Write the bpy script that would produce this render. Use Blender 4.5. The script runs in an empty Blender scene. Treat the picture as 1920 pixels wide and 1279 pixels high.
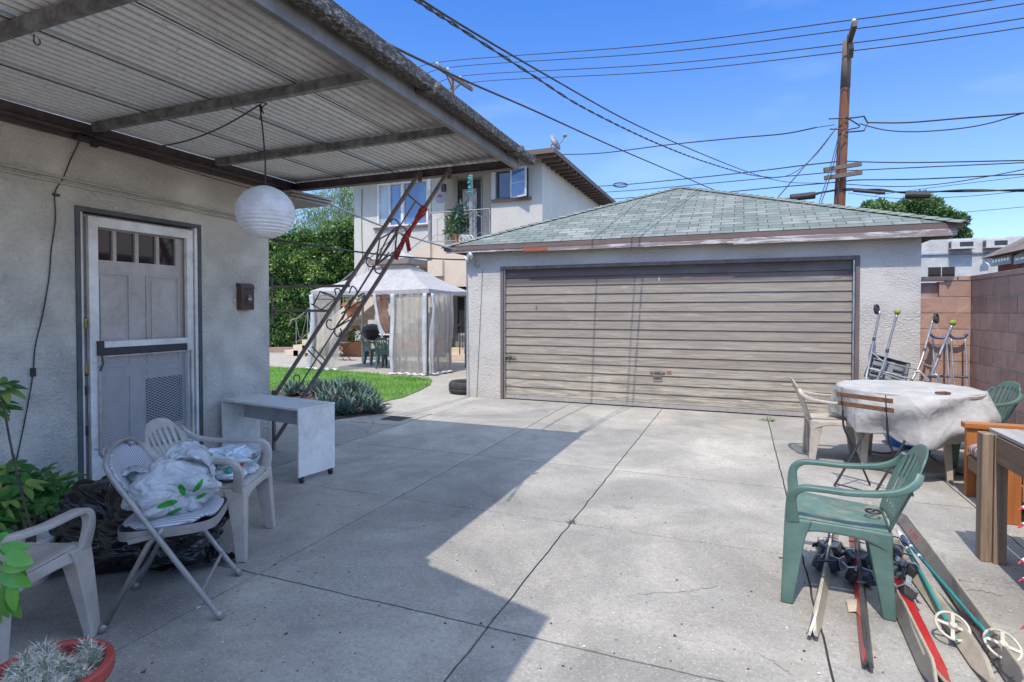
import bpy, math, random
from mathutils import Vector, Matrix, noise
random.seed(7)
PI = math.pi
rad = math.radians
sc = bpy.context.scene
COL = sc.collection
U = random.uniform

# ---------------------------------------------------------------- camera, world, sun
FPX, YAW, PITCH, CH = 1056.0, rad(22.06), rad(1.1), 1.45
cam_d = bpy.data.cameras.new('camera')
cam = bpy.data.objects.new('camera', cam_d)
COL.objects.link(cam)
cam_d.sensor_width = 36.0
cam_d.lens = FPX / 1920 * 36
cam_d.shift_y = -0.01887
cam_d.clip_start = 0.05
cam_d.clip_end = 2000
cam.location = (0, 0, CH)
cam.rotation_euler = (PI / 2 - PITCH, 0, YAW)
sc.camera = cam
SUN = Vector((0.08, 1.62, -2.87)).normalized()       # the way the light travels
SEL = math.asin(-SUN.z)
SAZ = math.atan2(-SUN.x, -SUN.y)                     # compass bearing of the sun from +Y towards +X
w = bpy.data.worlds.new('World')
sc.world = w
w.use_nodes = True
wn, wl = w.node_tree.nodes, w.node_tree.links
bg = wn['Background']
sky = wn.new('ShaderNodeTexSky')
sky.sky_type = 'NISHITA'
sky.sun_disc = False
sky.sun_elevation = SEL
sky.sun_rotation = SAZ
sky.air_density = 1.0
sky.dust_density = 0.15
sky.ozone_density = 3.0
# a few thin high clouds
tc = wn.new('ShaderNodeTexCoord')
mp = wn.new('ShaderNodeMapping'); mp.inputs['Scale'].default_value = (1.4, 1.4, 5.0)
nz = wn.new('ShaderNodeTexNoise'); nz.inputs['Scale'].default_value = 2.3; nz.inputs['Detail'].default_value = 7
rp = wn.new('ShaderNodeValToRGB'); rp.color_ramp.elements[0].position = .55; rp.color_ramp.elements[1].position = .9
rp.color_ramp.elements[1].color = (.09, .09, .09, 1)
mx = wn.new('ShaderNodeMixRGB'); mx.inputs['Color2'].default_value = (7.5, 8.0, 8.8, 1)
wl.new(tc.outputs['Generated'], mp.inputs[0]); wl.new(mp.outputs[0], nz.inputs['Vector'])
wl.new(nz.outputs['Fac'], rp.inputs[0]); wl.new(rp.outputs[0], mx.inputs['Fac'])
sxw = wn.new('ShaderNodeSeparateXYZ'); wl.new(tc.outputs['Generated'], sxw.inputs[0])
gr = wn.new('ShaderNodeValToRGB'); ge = gr.color_ramp.elements
ge[0].position = .0; ge[0].color = (.42, .45, .56, 1); ge[1].position = .80; ge[1].color = (3.0, 2.3, 1.7, 1)  # overhead stop raised above the view, added fill for the shade
e_ = ge.new(.10); e_.color = (.46, .52, .68, 1); e_ = ge.new(.27); e_.color = (.44, .54, .72, 1); e_ = ge.new(.50); e_.color = (.24, .50, .86, 1)
wl.new(sxw.outputs[2], gr.inputs[0])
mm = wn.new('ShaderNodeMixRGB'); mm.blend_type = 'MULTIPLY'; mm.inputs['Fac'].default_value = 1
wl.new(sky.outputs[0], mm.inputs['Color1']); wl.new(gr.outputs[0], mm.inputs['Color2'])
# eastern sky outside the frame brightened, added as fill for the house wall
er = wn.new('ShaderNodeMapRange'); er.inputs[1].default_value = .5; er.inputs[2].default_value = .9; er.inputs[3].default_value = 1.0; er.inputs[4].default_value = 3.6
wl.new(sxw.outputs[0], er.inputs[0])
er.inputs[3].default_value = 0; er.inputs[4].default_value = 1
ec = wn.new('ShaderNodeMixRGB'); ec.inputs['Color1'].default_value = (1, 1, 1, 1); ec.inputs['Color2'].default_value = (4.6, 3.6, 2.7, 1); wl.new(er.outputs[0], ec.inputs['Fac'])
em = wn.new('ShaderNodeVectorMath'); em.operation = 'MULTIPLY'; wl.new(mm.outputs[0], em.inputs[0]); wl.new(ec.outputs[0], em.inputs[1])
wl.new(em.outputs[0], mx.inputs['Color1']); wl.new(mx.outputs[0], bg.inputs[0])
bg.inputs[1].default_value = 0.15
sd = bpy.data.lights.new('sun', 'SUN')
sd.energy = 2.2
sd.angle = rad(0.53)
sd.color = (1, .93, .83)
so = bpy.data.objects.new('sun', sd)
COL.objects.link(so)
so.location = (0, -20, 30)
so.rotation_euler = SUN.to_track_quat('-Z', 'Y').to_euler()
sc.view_settings.view_transform = 'Standard'
sc.view_settings.look = 'None'
sc.view_settings.exposure = 1.12
sc.view_settings.gamma = 1

# ---------------------------------------------------------------- photo pixel -> place helpers
CP = Vector((0, 0, CH))
F0 = Vector((-math.sin(YAW), math.cos(YAW), 0)); RV = Vector((math.cos(YAW), math.sin(YAW), 0)); ZV = Vector((0, 0, 1))
FV = F0 * math.cos(PITCH) - ZV * math.sin(PITCH); UV = ZV * math.cos(PITCH) + F0 * math.sin(PITCH)
CYP = 583 + FPX * math.tan(PITCH)
def ray(px, py): return FV + RV * ((px - 960) / FPX) + UV * ((CYP - py) / FPX)
def at(px, py, d): return CP + ray(px, py) * d
def gnd(px, py, z=0.0):
    r = ray(px, py); return CP + r * ((z - CH) / r.z)
def onX(px, py, X):
    r = ray(px, py); return CP + r * (X / r.x)
def onY(px, py, Y):
    r = ray(px, py); return CP + r * (Y / r.y)

# ---------------------------------------------------------------- object helpers
def wm(o):
    m = Matrix.LocRotScale(o.location, o.rotation_euler, o.scale)
    return wm(o.parent) @ o.matrix_parent_inverse @ m if o.parent else m
def tag(o, label, cat, group=None, kind=None):
    if label: o['label'] = label
    if cat: o['category'] = cat
    if group: o['group'] = group
    if kind: o['kind'] = kind
    return o
def thing(name, label, cat, loc=(0, 0, 0), group=None):
    o = bpy.data.objects.new(name, None); COL.objects.link(o)
    o.empty_display_size = .1
    o.location = loc
    return tag(o, label, cat, group)
def put(o, loc, rz=0.0):
    o.location = loc; o.rotation_euler = (0, 0, rz); return o
def kids(o): return [c for c in bpy.data.objects if c.parent == o]
def copy_tree(o, label=None, loc=None, rz=None):
    def rec(s, p):
        c = s.copy(); COL.objects.link(c)
        if p: c.parent = p; c.matrix_parent_inverse = s.matrix_parent_inverse.copy()
        for k in kids(s): rec(k, c)
        return c
    r = rec(o, None)
    if label: r['label'] = label
    if loc is not None: r.location = loc
    if rz is not None: r.rotation_euler = (0, 0, rz)
    return r

class MB:
    def __init__(s): s.v = []; s.f = []; s.uv = None
    def add(s, vs, fs):
        n = len(s.v); s.v += [tuple(p) for p in vs]; s.f += [tuple(i + n for i in q) for q in fs]; return s
    def box(s, lo, hi):
        x0, y0, z0 = lo; x1, y1, z1 = hi
        return s.add([(x0, y0, z0), (x1, y0, z0), (x1, y1, z0), (x0, y1, z0), (x0, y0, z1), (x1, y0, z1), (x1, y1, z1), (x0, y1, z1)],
                     [(0, 3, 2, 1), (4, 5, 6, 7), (0, 1, 5, 4), (1, 2, 6, 5), (2, 3, 7, 6), (3, 0, 4, 7)])
    def bar(s, a, b, w, h=None, up=ZV):          # rectangular bar from a to b
        a = Vector(a); b = Vector(b); h = h or w; d = (b - a).normalized()
        up = Vector(up)
        if abs(d.dot(up)) > .98: up = Vector((1, 0, 0))
        x = d.cross(up).normalized(); y = x.cross(d).normalized()
        q = [x * (sx * w / 2) + y * (sy * h / 2) for sx, sy in ((-1, -1), (1, -1), (1, 1), (-1, 1))]
        return s.add([a + k for k in q] + [b + k for k in q], [(3, 2, 1, 0), (4, 5, 6, 7), (0, 1, 5, 4), (1, 2, 6, 5), (2, 3, 7, 6), (3, 0, 4, 7)])
    def tube(s, pts, r, n=8, closed=False, flat=None):
        pts = [Vector(p) for p in pts]; m = len(pts)
        rs = r if isinstance(r, (list, tuple)) else [r] * m
        vs = []; px = None
        for i, p in enumerate(pts):
            if closed: t = pts[(i + 1) % m] - pts[i - 1]
            else: t = pts[min(i + 1, m - 1)] - pts[max(i - 1, 0)]
            t = t.normalized() if t.length > 1e-9 else ZV
            if px is None:
                up = ZV if abs(t.z) < .9 else Vector((1, 0, 0))
                px = t.cross(up).normalized()
            px = (px - t * px.dot(t)); px = px.normalized() if px.length > 1e-6 else t.orthogonal().normalized()
            py = t.cross(px)
            for k in range(n):
                a = 2 * PI * k / n
                vs.append(p + px * (math.cos(a) * rs[i]) + py * (math.sin(a) * rs[i] * (flat or 1)))
        fs = []
        for i in range(m if closed else m - 1):
            j = (i + 1) % m
            for k in range(n):
                l = (k + 1) % n
                fs.append((i * n + k, i * n + l, j * n + l, j * n + k))
        if not closed:
            fs.append(tuple(range(n - 1, -1, -1))); fs.append(tuple(range((m - 1) * n, m * n)))
        return s.add(vs, fs)
    def lathe(s, prof, c=(0, 0, 0), n=24, axis=None, wob=0):
        c = Vector(c); q = ZV.rotation_difference(Vector(axis)) if axis else None
        vs = []; m = len(prof)
        for r, z in prof:
            for k in range(n):
                a = 2 * PI * k / n
                p = Vector((math.cos(a) * r, math.sin(a) * r, z))
                if q: p = q @ p
                vs.append(c + p)
        fs = [(i * n + k, i * n + (k + 1) % n, (i + 1) * n + (k + 1) % n, (i + 1) * n + k) for i in range(m - 1) for k in range(n)]
        if prof[0][0] > 1e-6: fs.append(tuple(range(n - 1, -1, -1)))
        if prof[-1][0] > 1e-6: fs.append(tuple(range((m - 1) * n, m * n)))
        return s.add(vs, fs)
    def prism(s, poly, z0, z1):
        n = len(poly)
        vs = [(p[0], p[1], z0) for p in poly] + [(p[0], p[1], z1) for p in poly]
        return s.add(vs, [tuple(range(n - 1, -1, -1)), tuple(range(n, 2 * n))] + [(i, (i + 1) % n, n + (i + 1) % n, n + i) for i in range(n)])
    def grid(s, fn, nu, nv, wrap=False, skip=None):
        vs = [fn(i / nu, j / nv) for j in range(nv + 1) for i in range(nu if wrap else nu + 1)]
        W = nu if wrap else nu + 1
        fs = [(j * W + i, j * W + (i + 1) % W, (j + 1) * W + (i + 1) % W, (j + 1) * W + i) for j in range(nv) for i in range(nu) if not (skip and skip(i, j))]
        return s.add(vs, fs)
    def loft(s, secs):                            # secs: list of rectangle sections (centre, half x vec, half y vec)
        vs = []
        for c, hx, hy in secs:
            c = Vector(c); hx = Vector(hx); hy = Vector(hy)
            vs += [c - hx - hy, c + hx - hy, c + hx + hy, c - hx + hy]
        m = len(secs); fs = [(3, 2, 1, 0), tuple(4 * (m - 1) + k for k in range(4))]
        fs += [(4 * i + k, 4 * i + (k + 1) % 4, 4 * i + 4 + (k + 1) % 4, 4 * i + 4 + k) for i in range(m - 1) for k in range(4)]
        return s.add(vs, fs)
    def xf(s, M):
        s.v = [tuple(M @ Vector(p)) for p in s.v]; return s
    def build(s, name, mat, parent=None, smooth=False, bevel=0, sub=0, solid=0, offset=0, label=None):
        me = bpy.data.meshes.new(name)
        me.from_pydata(s.v, [], s.f)
        if mat: me.materials.append(mat)
        if s.uv:
            ul = me.uv_layers.new(name='UVMap')
            for i, l in enumerate(me.loops): ul.data[i].uv = s.uv[l.vertex_index]
        me.validate(); me.update()
        if smooth:
            me.polygons.foreach_set('use_smooth', [True] * len(me.polygons))
        o = bpy.data.objects.new(name, me); COL.objects.link(o)
        if parent:
            o.parent = parent; o.matrix_parent_inverse = wm(parent).inverted()
        if solid:
            m = o.modifiers.new('solid', 'SOLIDIFY'); m.thickness = solid; m.offset = offset
        if bevel:
            m = o.modifiers.new('bevel', 'BEVEL'); m.width = bevel; m.segments = 2; m.limit_method = 'ANGLE'; m.angle_limit = rad(40)
        if sub:
            m = o.modifiers.new('sub', 'SUBSURF'); m.levels = m.render_levels = sub
        if label: o['label'] = label
        return o

def arc(c, r, a0, a1, n, ux=(1, 0, 0), uy=(0, 0, 1)):
    c = Vector(c); ux = Vector(ux); uy = Vector(uy)
    return [c + ux * (r * math.cos(a0 + (a1 - a0) * i / n)) + uy * (r * math.sin(a0 + (a1 - a0) * i / n)) for i in range(n + 1)]
def spline(pts, n=6, closed=False):
    P = [Vector(p) for p in pts]; m = len(P); out = []
    g = lambda i: P[i % m] if closed else P[max(0, min(m - 1, i))]
    for i in range(m if closed else m - 1):
        a, b, c, d = g(i - 1), g(i), g(i + 1), g(i + 2)
        for k in range(n):
            t = k / n
            out.append(.5 * ((2 * b) + (c - a) * t + (2 * a - 5 * b + 4 * c - d) * t * t + (3 * b - a - 3 * c + d) * t ** 3))
    if not closed: out.append(P[-1])
    return out

# ---------------------------------------------------------------- materials
class NM:
    def __init__(s, name):
        s.m = bpy.data.materials.new(name); s.m.use_nodes = True
        s.nt = s.m.node_tree; s.b = s.nt.nodes['Principled BSDF']; s.out = s.nt.nodes['Material Output']
        s._tc = None
    def n(s, t, **k):
        x = s.nt.nodes.new('ShaderNode' + t)
        for a, b in k.items():
            if a.startswith('i_'): x.inputs[a[2:].replace('_', ' ')].default_value = b
            else: setattr(x, a, b)
        return x
    def l(s, a, b): s.nt.links.new(a, b)
    def co(s, scale=(1, 1, 1), src='Object'):
        if not s._tc: s._tc = s.n('TexCoord')
        mp = s.n('Mapping'); mp.inputs['Scale'].default_value = scale
        s.l(s._tc.outputs[src], mp.inputs[0]); return mp.outputs[0]
    def noise(s, scale, detail=4, rough=.5, dist=0, st=(1, 1, 1), src='Object'):
        x = s.n('TexNoise'); x.inputs['Scale'].default_value = scale; x.inputs['Detail'].default_value = detail
        x.inputs['Roughness'].default_value = rough; x.inputs['Distortion'].default_value = dist
        s.l(s.co(st, src), x.inputs['Vector']); return x.outputs['Fac']
    def ramp(s, fac, p0, p1, c0=(0, 0, 0), c1=(1, 1, 1)):
        x = s.n('ValToRGB'); e = x.color_ramp.elements
        e[0].position = p0; e[1].position = p1; e[0].color = (*c0, 1); e[1].color = (*c1, 1)
        s.l(fac, x.inputs[0]); return x.outputs[0]
    def mix(s, fac, a, b, mode='MIX'):
        x = s.n('MixRGB', blend_type=mode)
        for i, k in ((0, fac), (1, a), (2, b)):
            if isinstance(k, (int, float)): x.inputs[i].default_value = k
            elif isinstance(k, tuple): x.inputs[i].default_value = (*k, 1)
            else: s.l(k, x.inputs[i])
        return x.outputs[0]
    def math(s, op, a, b=0):
        x = s.n('Math', operation=op)
        for i, k in ((0, a), (1, b)):
            if isinstance(k, (int, float)): x.inputs[i].default_value = k
            else: s.l(k, x.inputs[i])
        return x.outputs[0]
    def base(s, c):
        if isinstance(c, tuple): s.b.inputs['Base Color'].default_value = (*c, 1)
        else: s.l(c, s.b.inputs['Base Color'])
    def bump(s, h, dist=.01, strength=1.0):
        x = s.n('Bump'); x.inputs['Distance'].default_value = dist; x.inputs['Strength'].default_value = strength
        s.l(h, x.inputs['Height'])
        if s.b.inputs['Normal'].links:
            s.l(s.b.inputs['Normal'].links[0].from_socket, x.inputs['Normal'])
        s.l(x.outputs[0], s.b.inputs['Normal'])
    def set(s, rough=.7, metal=0, spec=None, **k):
        s.b.inputs['Roughness'].default_value = rough; s.b.inputs['Metallic'].default_value = metal
        if spec is not None: s.b.inputs['Specular IOR Level'].default_value = spec
        return s
    def island(s):
        return s.n('NewGeometry').outputs['Random Per Island']

def pm(name, c1, c2=None, scale=6, rough=.6, metal=0, bscale=0, bdist=.003, st=(1, 1, 1), lo=.35, hi=.65, spec=None, detail=5, isl=None):
    k = NM(name); k.set(rough, metal, spec)
    col = k.ramp(k.noise(scale, detail, .6, 0, st), lo, hi, c1, c2 or tuple(x * .8 for x in c1))
    if isl: col = k.mix(1, col, k.ramp(k.island(), 0, 1, (isl, isl, isl), (1, 1, 1)), 'MULTIPLY')
    col = k.mix(1, col, k.ramp(k.noise(3.0, 10, .78, .5), .36, .60, (.70, .685, .66), (1, 1, 1)), 'MULTIPLY')
    k.base(col)
    if bscale: k.bump(k.noise(bscale, 5, .6, 0, st), bdist)
    return k.m

def stucco(name, c1, c2, big=1.0, dist=.012, streak=True):
    k = NM(name); k.set(.9, spec=.2)
    n1 = k.noise(1.3, 5, .6); n2 = k.noise(2.0, 4, .6, 0, (1, 1, .12)); n3 = k.noise(60, 4)
    col = k.ramp(n1, .3, .7, c1, c2)
    col = k.mix(k.ramp(n2, .5, .8, (0, 0, 0), (.25, .25, .25)), col, tuple(x * .72 for x in c1))
    col = k.mix(.25, col, k.ramp(n3, .3, .7, (.55, .55, .55), (1, 1, 1)), 'MULTIPLY')
    # skip-trowel ridges: craters and flat lands
    a = k.ramp(k.noise(26 / big, 8, .70, .35, (1, 1, 1.5)), .36, .62)
    patch = k.ramp(k.noise(1.9, 4, .6), .38, .62, (.25, .25, .25), (1, 1, 1))
    bmp = k.mix(.5, k.mix(patch, (.6, .6, .6), a), k.noise(60 / big, 6, .75))
    col = k.mix(k.math('MULTIPLY', k.ramp(k.noise(26 / big, 8, .70, .35, (1, 1, 1.5)), .34, .43, (.8, .8, .8), (0, 0, 0)), patch), col, tuple(x * .55 for x in c1))  # crater hollows darkened, their shade put into the colour
    sz = k.n('SeparateXYZ'); k.l(k.co(), sz.inputs[0])
    foot = k.n('MapRange'); foot.inputs[1].default_value = .55; foot.inputs[2].default_value = -.05
    k.l(k.math('ADD', sz.outputs[2], k.math('MULTIPLY', k.noise(3, 6, .7), .5)), foot.inputs[0])
    col = k.mix(k.math('MULTIPLY', foot.outputs[0], .35), col, (.30, .27, .23))
    k.base(col); k.bump(bmp, dist)
    return k.m

M = {}
M['stucco_house'] = stucco('stucco_house', (.97, .89, .78), (.93, .85, .75), .8, .04)
M['stucco_garage'] = stucco('stucco_garage', (.60, .56, .50), (.50, .47, .43), 1.0, .016)
M['stucco_apartment'] = stucco('stucco_apartment', (.54, .51, .46), (.47, .45, .41), 1.6, .006)
M['stucco_stair'] = stucco('stucco_stair', (.66, .54, .41), (.56, .45, .34), 1.3, .006)

def concrete(name, c1, c2, spots=()):
    k = NM(name); k.set(.88, spec=.25)
    col = k.ramp(k.noise(.9, 9, .68, .5), .36, .66, c1, c2)
    col = k.mix(k.ramp(k.noise(9, 8, .75, .3), .48, .70, (0, 0, 0), (.40, .40, .40)), col, tuple(x * .58 for x in c1))
    col = k.mix(k.ramp(k.noise(2.6, 8, .72, .6), .47, .72, (0, 0, 0), (.62, .62, .62)), col, tuple(x * .60 for x in c1))
    col = k.mix(k.ramp(k.noise(1.4, 6, .7, .4, (1.3, .8, 1)), .60, .78, (0, 0, 0), (.4, .4, .4)), col, (.55, .48, .37))
    col = k.mix(k.ramp(k.noise(38, 8, .8), .50, .64, (0, 0, 0), (.60, .60, .60)), col, tuple(x * .40 for x in c1))
    col = k.mix(k.ramp(k.noise(70, 4, .75), .55, .68, (0, 0, 0), (.6, .6, .6)), col, tuple(min(1, x * 1.5) for x in c1))
    col = k.mix(k.ramp(k.noise(17, 3, .5), .70, .76, (0, 0, 0), (.6, .6, .6)), col, (.10, .09, .08))
    col = k.mix(1, col, k.ramp(k.island(), 0, 1, (.87, .88, .90), (1, 1, .99)), 'MULTIPLY')
    for (x, y, rx, ry, a, c) in spots:           # old stains in the slab
        mp = k.n('Mapping'); mp.inputs['Location'].default_value = (-x / rx, -y / ry, 0); mp.inputs['Scale'].default_value = (1 / rx, 1 / ry, 0)
        if not k._tc: k._tc = k.n('TexCoord')
        k.l(k._tc.outputs['Object'], mp.inputs[0])
        ln = k.n('VectorMath', operation='LENGTH'); k.l(mp.outputs[0], ln.inputs[0])
        d = k.math('ADD', ln.outputs['Value'], k.math('MULTIPLY', k.noise(6, 6, .7), 1.3))
        col = k.mix(k.ramp(d, .85, 1.65, (a, a, a), (0, 0, 0)), col, c)
    k.base(col)
    k.bump(k.mix(.5, k.noise(90, 6, .75), k.noise(6, 5, .6)), .005)
    return k.m
G = gnd
sp = []
for (px, py, rx, ry, a, c) in [(1165, 952, .32, .2, .7, (.20, .19, .18)), (1262, 822, .35, .3, .6, (.30, .29, .28)), (1245, 782, .14, .1, .8, (.45, .25, .10)),
                               (1450, 950, .15, .1, .6, (.2, .2, .2)), (1330, 940, .4, .35, .35, (.3, .3, .29)), (780, 890, .6, .4, .4, (.17, .17, .17)),
                               (1350, 1130, .35, .15, .35, (.27, .26, .25)), (880, 830, .4, .3, .35, (.2, .2, .2)), (1480, 1250, .3, .12, .5, (.3, .27, .22)), (560, 1180, .3, .2, .4, (.2, .2, .2))]:
    p = G(px, py); sp.append((p.x, p.y, rx, ry, a, c))
M['concrete'] = concrete('concrete', (.43, .40, .35), (.205, .195, .178), sp)
M['path_concrete'] = concrete('path_concrete', (.42, .385, .335), (.34, .315, .275))
M['old_concrete'] = concrete('old_concrete', (.32, .30, .27), (.23, .22, .20))
M['dirt'] = pm('dirt', (.11, .085, .06), (.06, .045, .035), 20, .95, 0, 60, .02)
M['joint'] = pm('joint', (.05, .045, .04), (.03, .03, .025), 20, .95)
M['crack'] = pm('crack', (.24, .23, .21), (.13, .12, .11), 20, .95)

def corr():
    k = NM('corrugated_metal'); k.set(.55, .0)
    n1 = k.noise(3, 6, .7, .4, (1, .35, 1)); n2 = k.noise(40, 5, .7)
    col = k.ramp(n1, .3, .7, (.80, .78, .74), (.62, .61, .58))
    col = k.mix(k.ramp(n2, .45, .62, (0, 0, 0), (.5, .5, .5)), col, (.82, .80, .76))
    col = k.mix(k.ramp(k.noise(25, 5, .7, 1), .55, .7, (0, 0, 0), (.5, .5, .5)), col, (.16, .15, .14))
    # rib shading put into the colour as dark stripes; rust and dirt staining near the outer edge
    sx = k.n('SeparateXYZ'); k.l(k.co(), sx.inputs[0])
    rib = k.math('COSINE', k.math('MULTIPLY', sx.outputs[0], 2 * PI / .068))
    col = k.mix(k.math('MULTIPLY', k.ramp(rib, .0, .9), k.ramp(k.noise(14, 7, .75, .3), .30, .6, (.35, .35, .35), (.85, .85, .85))), col, (.22, .215, .20))
    edge = k.ramp(k.math('ADD', sx.outputs[0], k.math('MULTIPLY', k.noise(5, 6, .7, 0, (1, .4, 1)), .9)), .0, 1)
    e = k.n('MapRange'); e.inputs[1].default_value = -2.1; e.inputs[2].default_value = -1.5
    k.l(k.math('ADD', sx.outputs[0], k.math('MULTIPLY', k.noise(5, 6, .7, 0, (1, .4, 1)), .95)), e.inputs[0])
    col = k.mix(k.math('MULTIPLY', e.outputs[0], .75), col, (.17, .12, .10))
    k.base(col); k.bump(n2, .001)
    return k.m
M['corrugated'] = corr()
M['trim_line'] = pm('wall_trim', (.46, .45, .38), (.38, .37, .32), 6, .7)
M['beam'] = pm('painted_steel', (.15, .11, .105), (.09, .065, .065), 9, .55, .1, 50, .001)
M['galv'] = pm('galvanised', (.34, .325, .30), (.15, .14, .13), 14, .55, .35, 60, .001, (1, 1, 1))
M['edge_beam'] = pm('edge_steel', (.26, .25, .245), (.17, .16, .155), 5, .5, .3, 50, .001)
def gutter():
    k = NM('weathered_gutter'); k.set(.9)
    a = k.ramp(k.noise(75, 8, .8, .3, (1, .45, 1)), .50, .60, (.045, .036, .032), (.36, .345, .31))
    col = k.mix(k.ramp(k.noise(3, 5, .6), .4, .6), a, (.06, .05, .042))
    k.base(k.mix(.5, a, col)); k.bump(k.noise(50, 6, .75), .006); return k.m
M['gutter'] = gutter()
M['iron'] = pm('brown_iron', (.27, .215, .20), (.17, .135, .125), 12, .6, .3, 60, .001)
M['trim_grey'] = pm('trim_grey', (.10, .10, .105), (.07, .07, .075), 9, .6)
M['white_paint'] = pm('white_paint', (.84, .80, .76), (.70, .67, .64), 7, .5, 0, 30, .0008)
M['door_paint'] = pm('door_paint', (.52, .45, .41), (.46, .405, .375), 3, .45)
M['dark_paint'] = pm('dark_paint', (.05, .05, .052), (.035, .035, .037), 5, .45)
M['alu'] = pm('aluminium', (.62, .62, .62), (.45, .45, .46), 12, .35, .8)
M['steel'] = pm('bright_steel', (.50, .51, .53), (.36, .37, .39), 18, .38, .6)
M['greypaint'] = pm('grey_enamel', (.34, .325, .31), (.26, .25, .24), 8, .4, .2, 30, .0006)
M['laminate'] = pm('white_laminate', (.80, .77, .72), (.74, .72, .68), 3, .35)
M['laminate_grey'] = pm('grey_laminate', (.42, .41, .40), (.38, .37, .37), 3, .4)  # plain grey laminate for the modesty panel
M['black'] = pm('black_plastic', (.025, .025, .027), (.04, .04, .04), 8, .45)
M['rubber'] = pm('rubber', (.035, .035, .035), (.055, .05, .05), 15, .85, 0, 60, .001)
M['brass'] = pm('brass', (.55, .38, .12), (.35, .24, .08), 12, .35, .9)
M['mailbox'] = pm('brown_mailbox', (.13, .07, .055), (.085, .045, .036), 14, .45, .2, 50, .0006)
M['cord'] = pm('cord', (.03, .027, .025), (.05, .045, .04), 15, .7)
M['beige_plastic'] = pm('beige_plastic', (.52, .47, .42), (.43, .39, .355), 5, .45, 0, 25, .0006)
M['beige_plastic_old'] = pm('weathered_plastic', (.50, .45, .38), (.38, .34, .29), 6, .55, 0, 25, .0006)
M['green_plastic'] = pm('green_plastic', (.075, .145, .118), (.105, .18, .152), 5, .42, 0, 25, .0006)
M['green_plastic_dirty'] = pm('dirty_green_plastic', (.10, .175, .145), (.26, .25, .19), 9, .6, 0, 25, .0006, (1, 1, 1), .48, .68)
def bbm():
    k = NM('black_plastic_bag'); k.set(.25, spec=.5); k.base((.010, .010, .012))
    k.bump(k.noise(9, 3, .5, 1.4, (.5, .8, 2.2)), .014); return k.m
M['blackbag'] = bbm()
M['terracotta'] = pm('terracotta_plastic', (.42, .065, .05), (.34, .05, .04), 6, .5)
M['terracotta_planter'] = pm('orange_planter', (.50, .20, .08), (.40, .15, .06), 6, .6)
M['white_pot'] = pm('white_pot', (.66, .64, .62), (.55, .53, .52), 6, .5)
M['soil'] = pm('soil', (.08, .06, .04), (.05, .035, .025), 30, .95, 0, 60, .01)

def leafmat(name, c1, c2, c3=None, tr=.25, rough=.45):
    k = NM(name); k.set(rough)
    x = k.n('ValToRGB'); e = x.color_ramp.elements
    e[0].color = (*c1, 1); e[1].color = (*(c3 or c2), 1)
    if c3: m = e.new(.6); m.color = (*c2, 1)
    k.l(k.math('ADD', k.math('MULTIPLY', k.island(), .65), k.math('MULTIPLY', k.ramp(k.noise(1.5, 3, .6), .40, .62), .42)), x.inputs[0]); k.base(x.outputs[0])
    t = k.n('BsdfTranslucent'); k.l(x.outputs[0], t.inputs[0])
    ms = k.n('MixShader'); ms.inputs[0].default_value = tr
    k.l(k.b.outputs[0], ms.inputs[1]); k.l(t.outputs[0], ms.inputs[2]); k.l(ms.outputs[0], k.out.inputs[0])
    return k.m
M['grass'] = leafmat('grass_blades', (.09, .22, .03), (.19, .38, .06), (.32, .50, .12), .35)
M['lawn'] = pm('lawn_soil', (.10, .20, .04), (.16, .29, .06), 30, .9, 0, 80, .01)
M['hedge'] = leafmat('hedge_leaves', (.03, .085, .018), (.09, .19, .04), (.34, .45, .12), .3, .3)
M['tree_leaf'] = leafmat('tree_leaves', (.03, .08, .02), (.06, .14, .035), (.16, .26, .08), .25)
M['feather_leaf'] = leafmat('feathery_leaves', (.09, .16, .07), (.18, .27, .12), (.30, .34, .18), .35)
M['far_leaf'] = leafmat('far_leaves', (.03, .075, .018), (.08, .17, .045), (.20, .30, .10), .25)
M['croton'] = leafmat('umbrella_plant_leaves', (.03, .12, .025), (.06, .20, .04), (.42, .45, .10), .25, .3)
M['bright_leaf'] = leafmat('bright_leaves', (.06, .24, .03), (.12, .36, .05), (.20, .45, .08), .3, .3)
M['agave'] = leafmat('agave_leaves', (.05, .095, .08), (.085, .155, .125), (.13, .095, .09), .05, .5)
M['agave_dry'] = leafmat('dry_agave_leaves', (.07, .05, .055), (.13, .09, .09), (.20, .15, .13), .05, .7)
M['bark'] = pm('bark', (.12, .09, .065), (.07, .05, .04), 12, .9, 0, 40, .02)
M['cactus'] = leafmat('cactus_skin', (.10, .13, .08), (.17, .19, .12), None, .05, .7)
M['spines'] = leafmat('cactus_spines', (.50, .45, .36), (.70, .66, .56), None, .1, .8)

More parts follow.
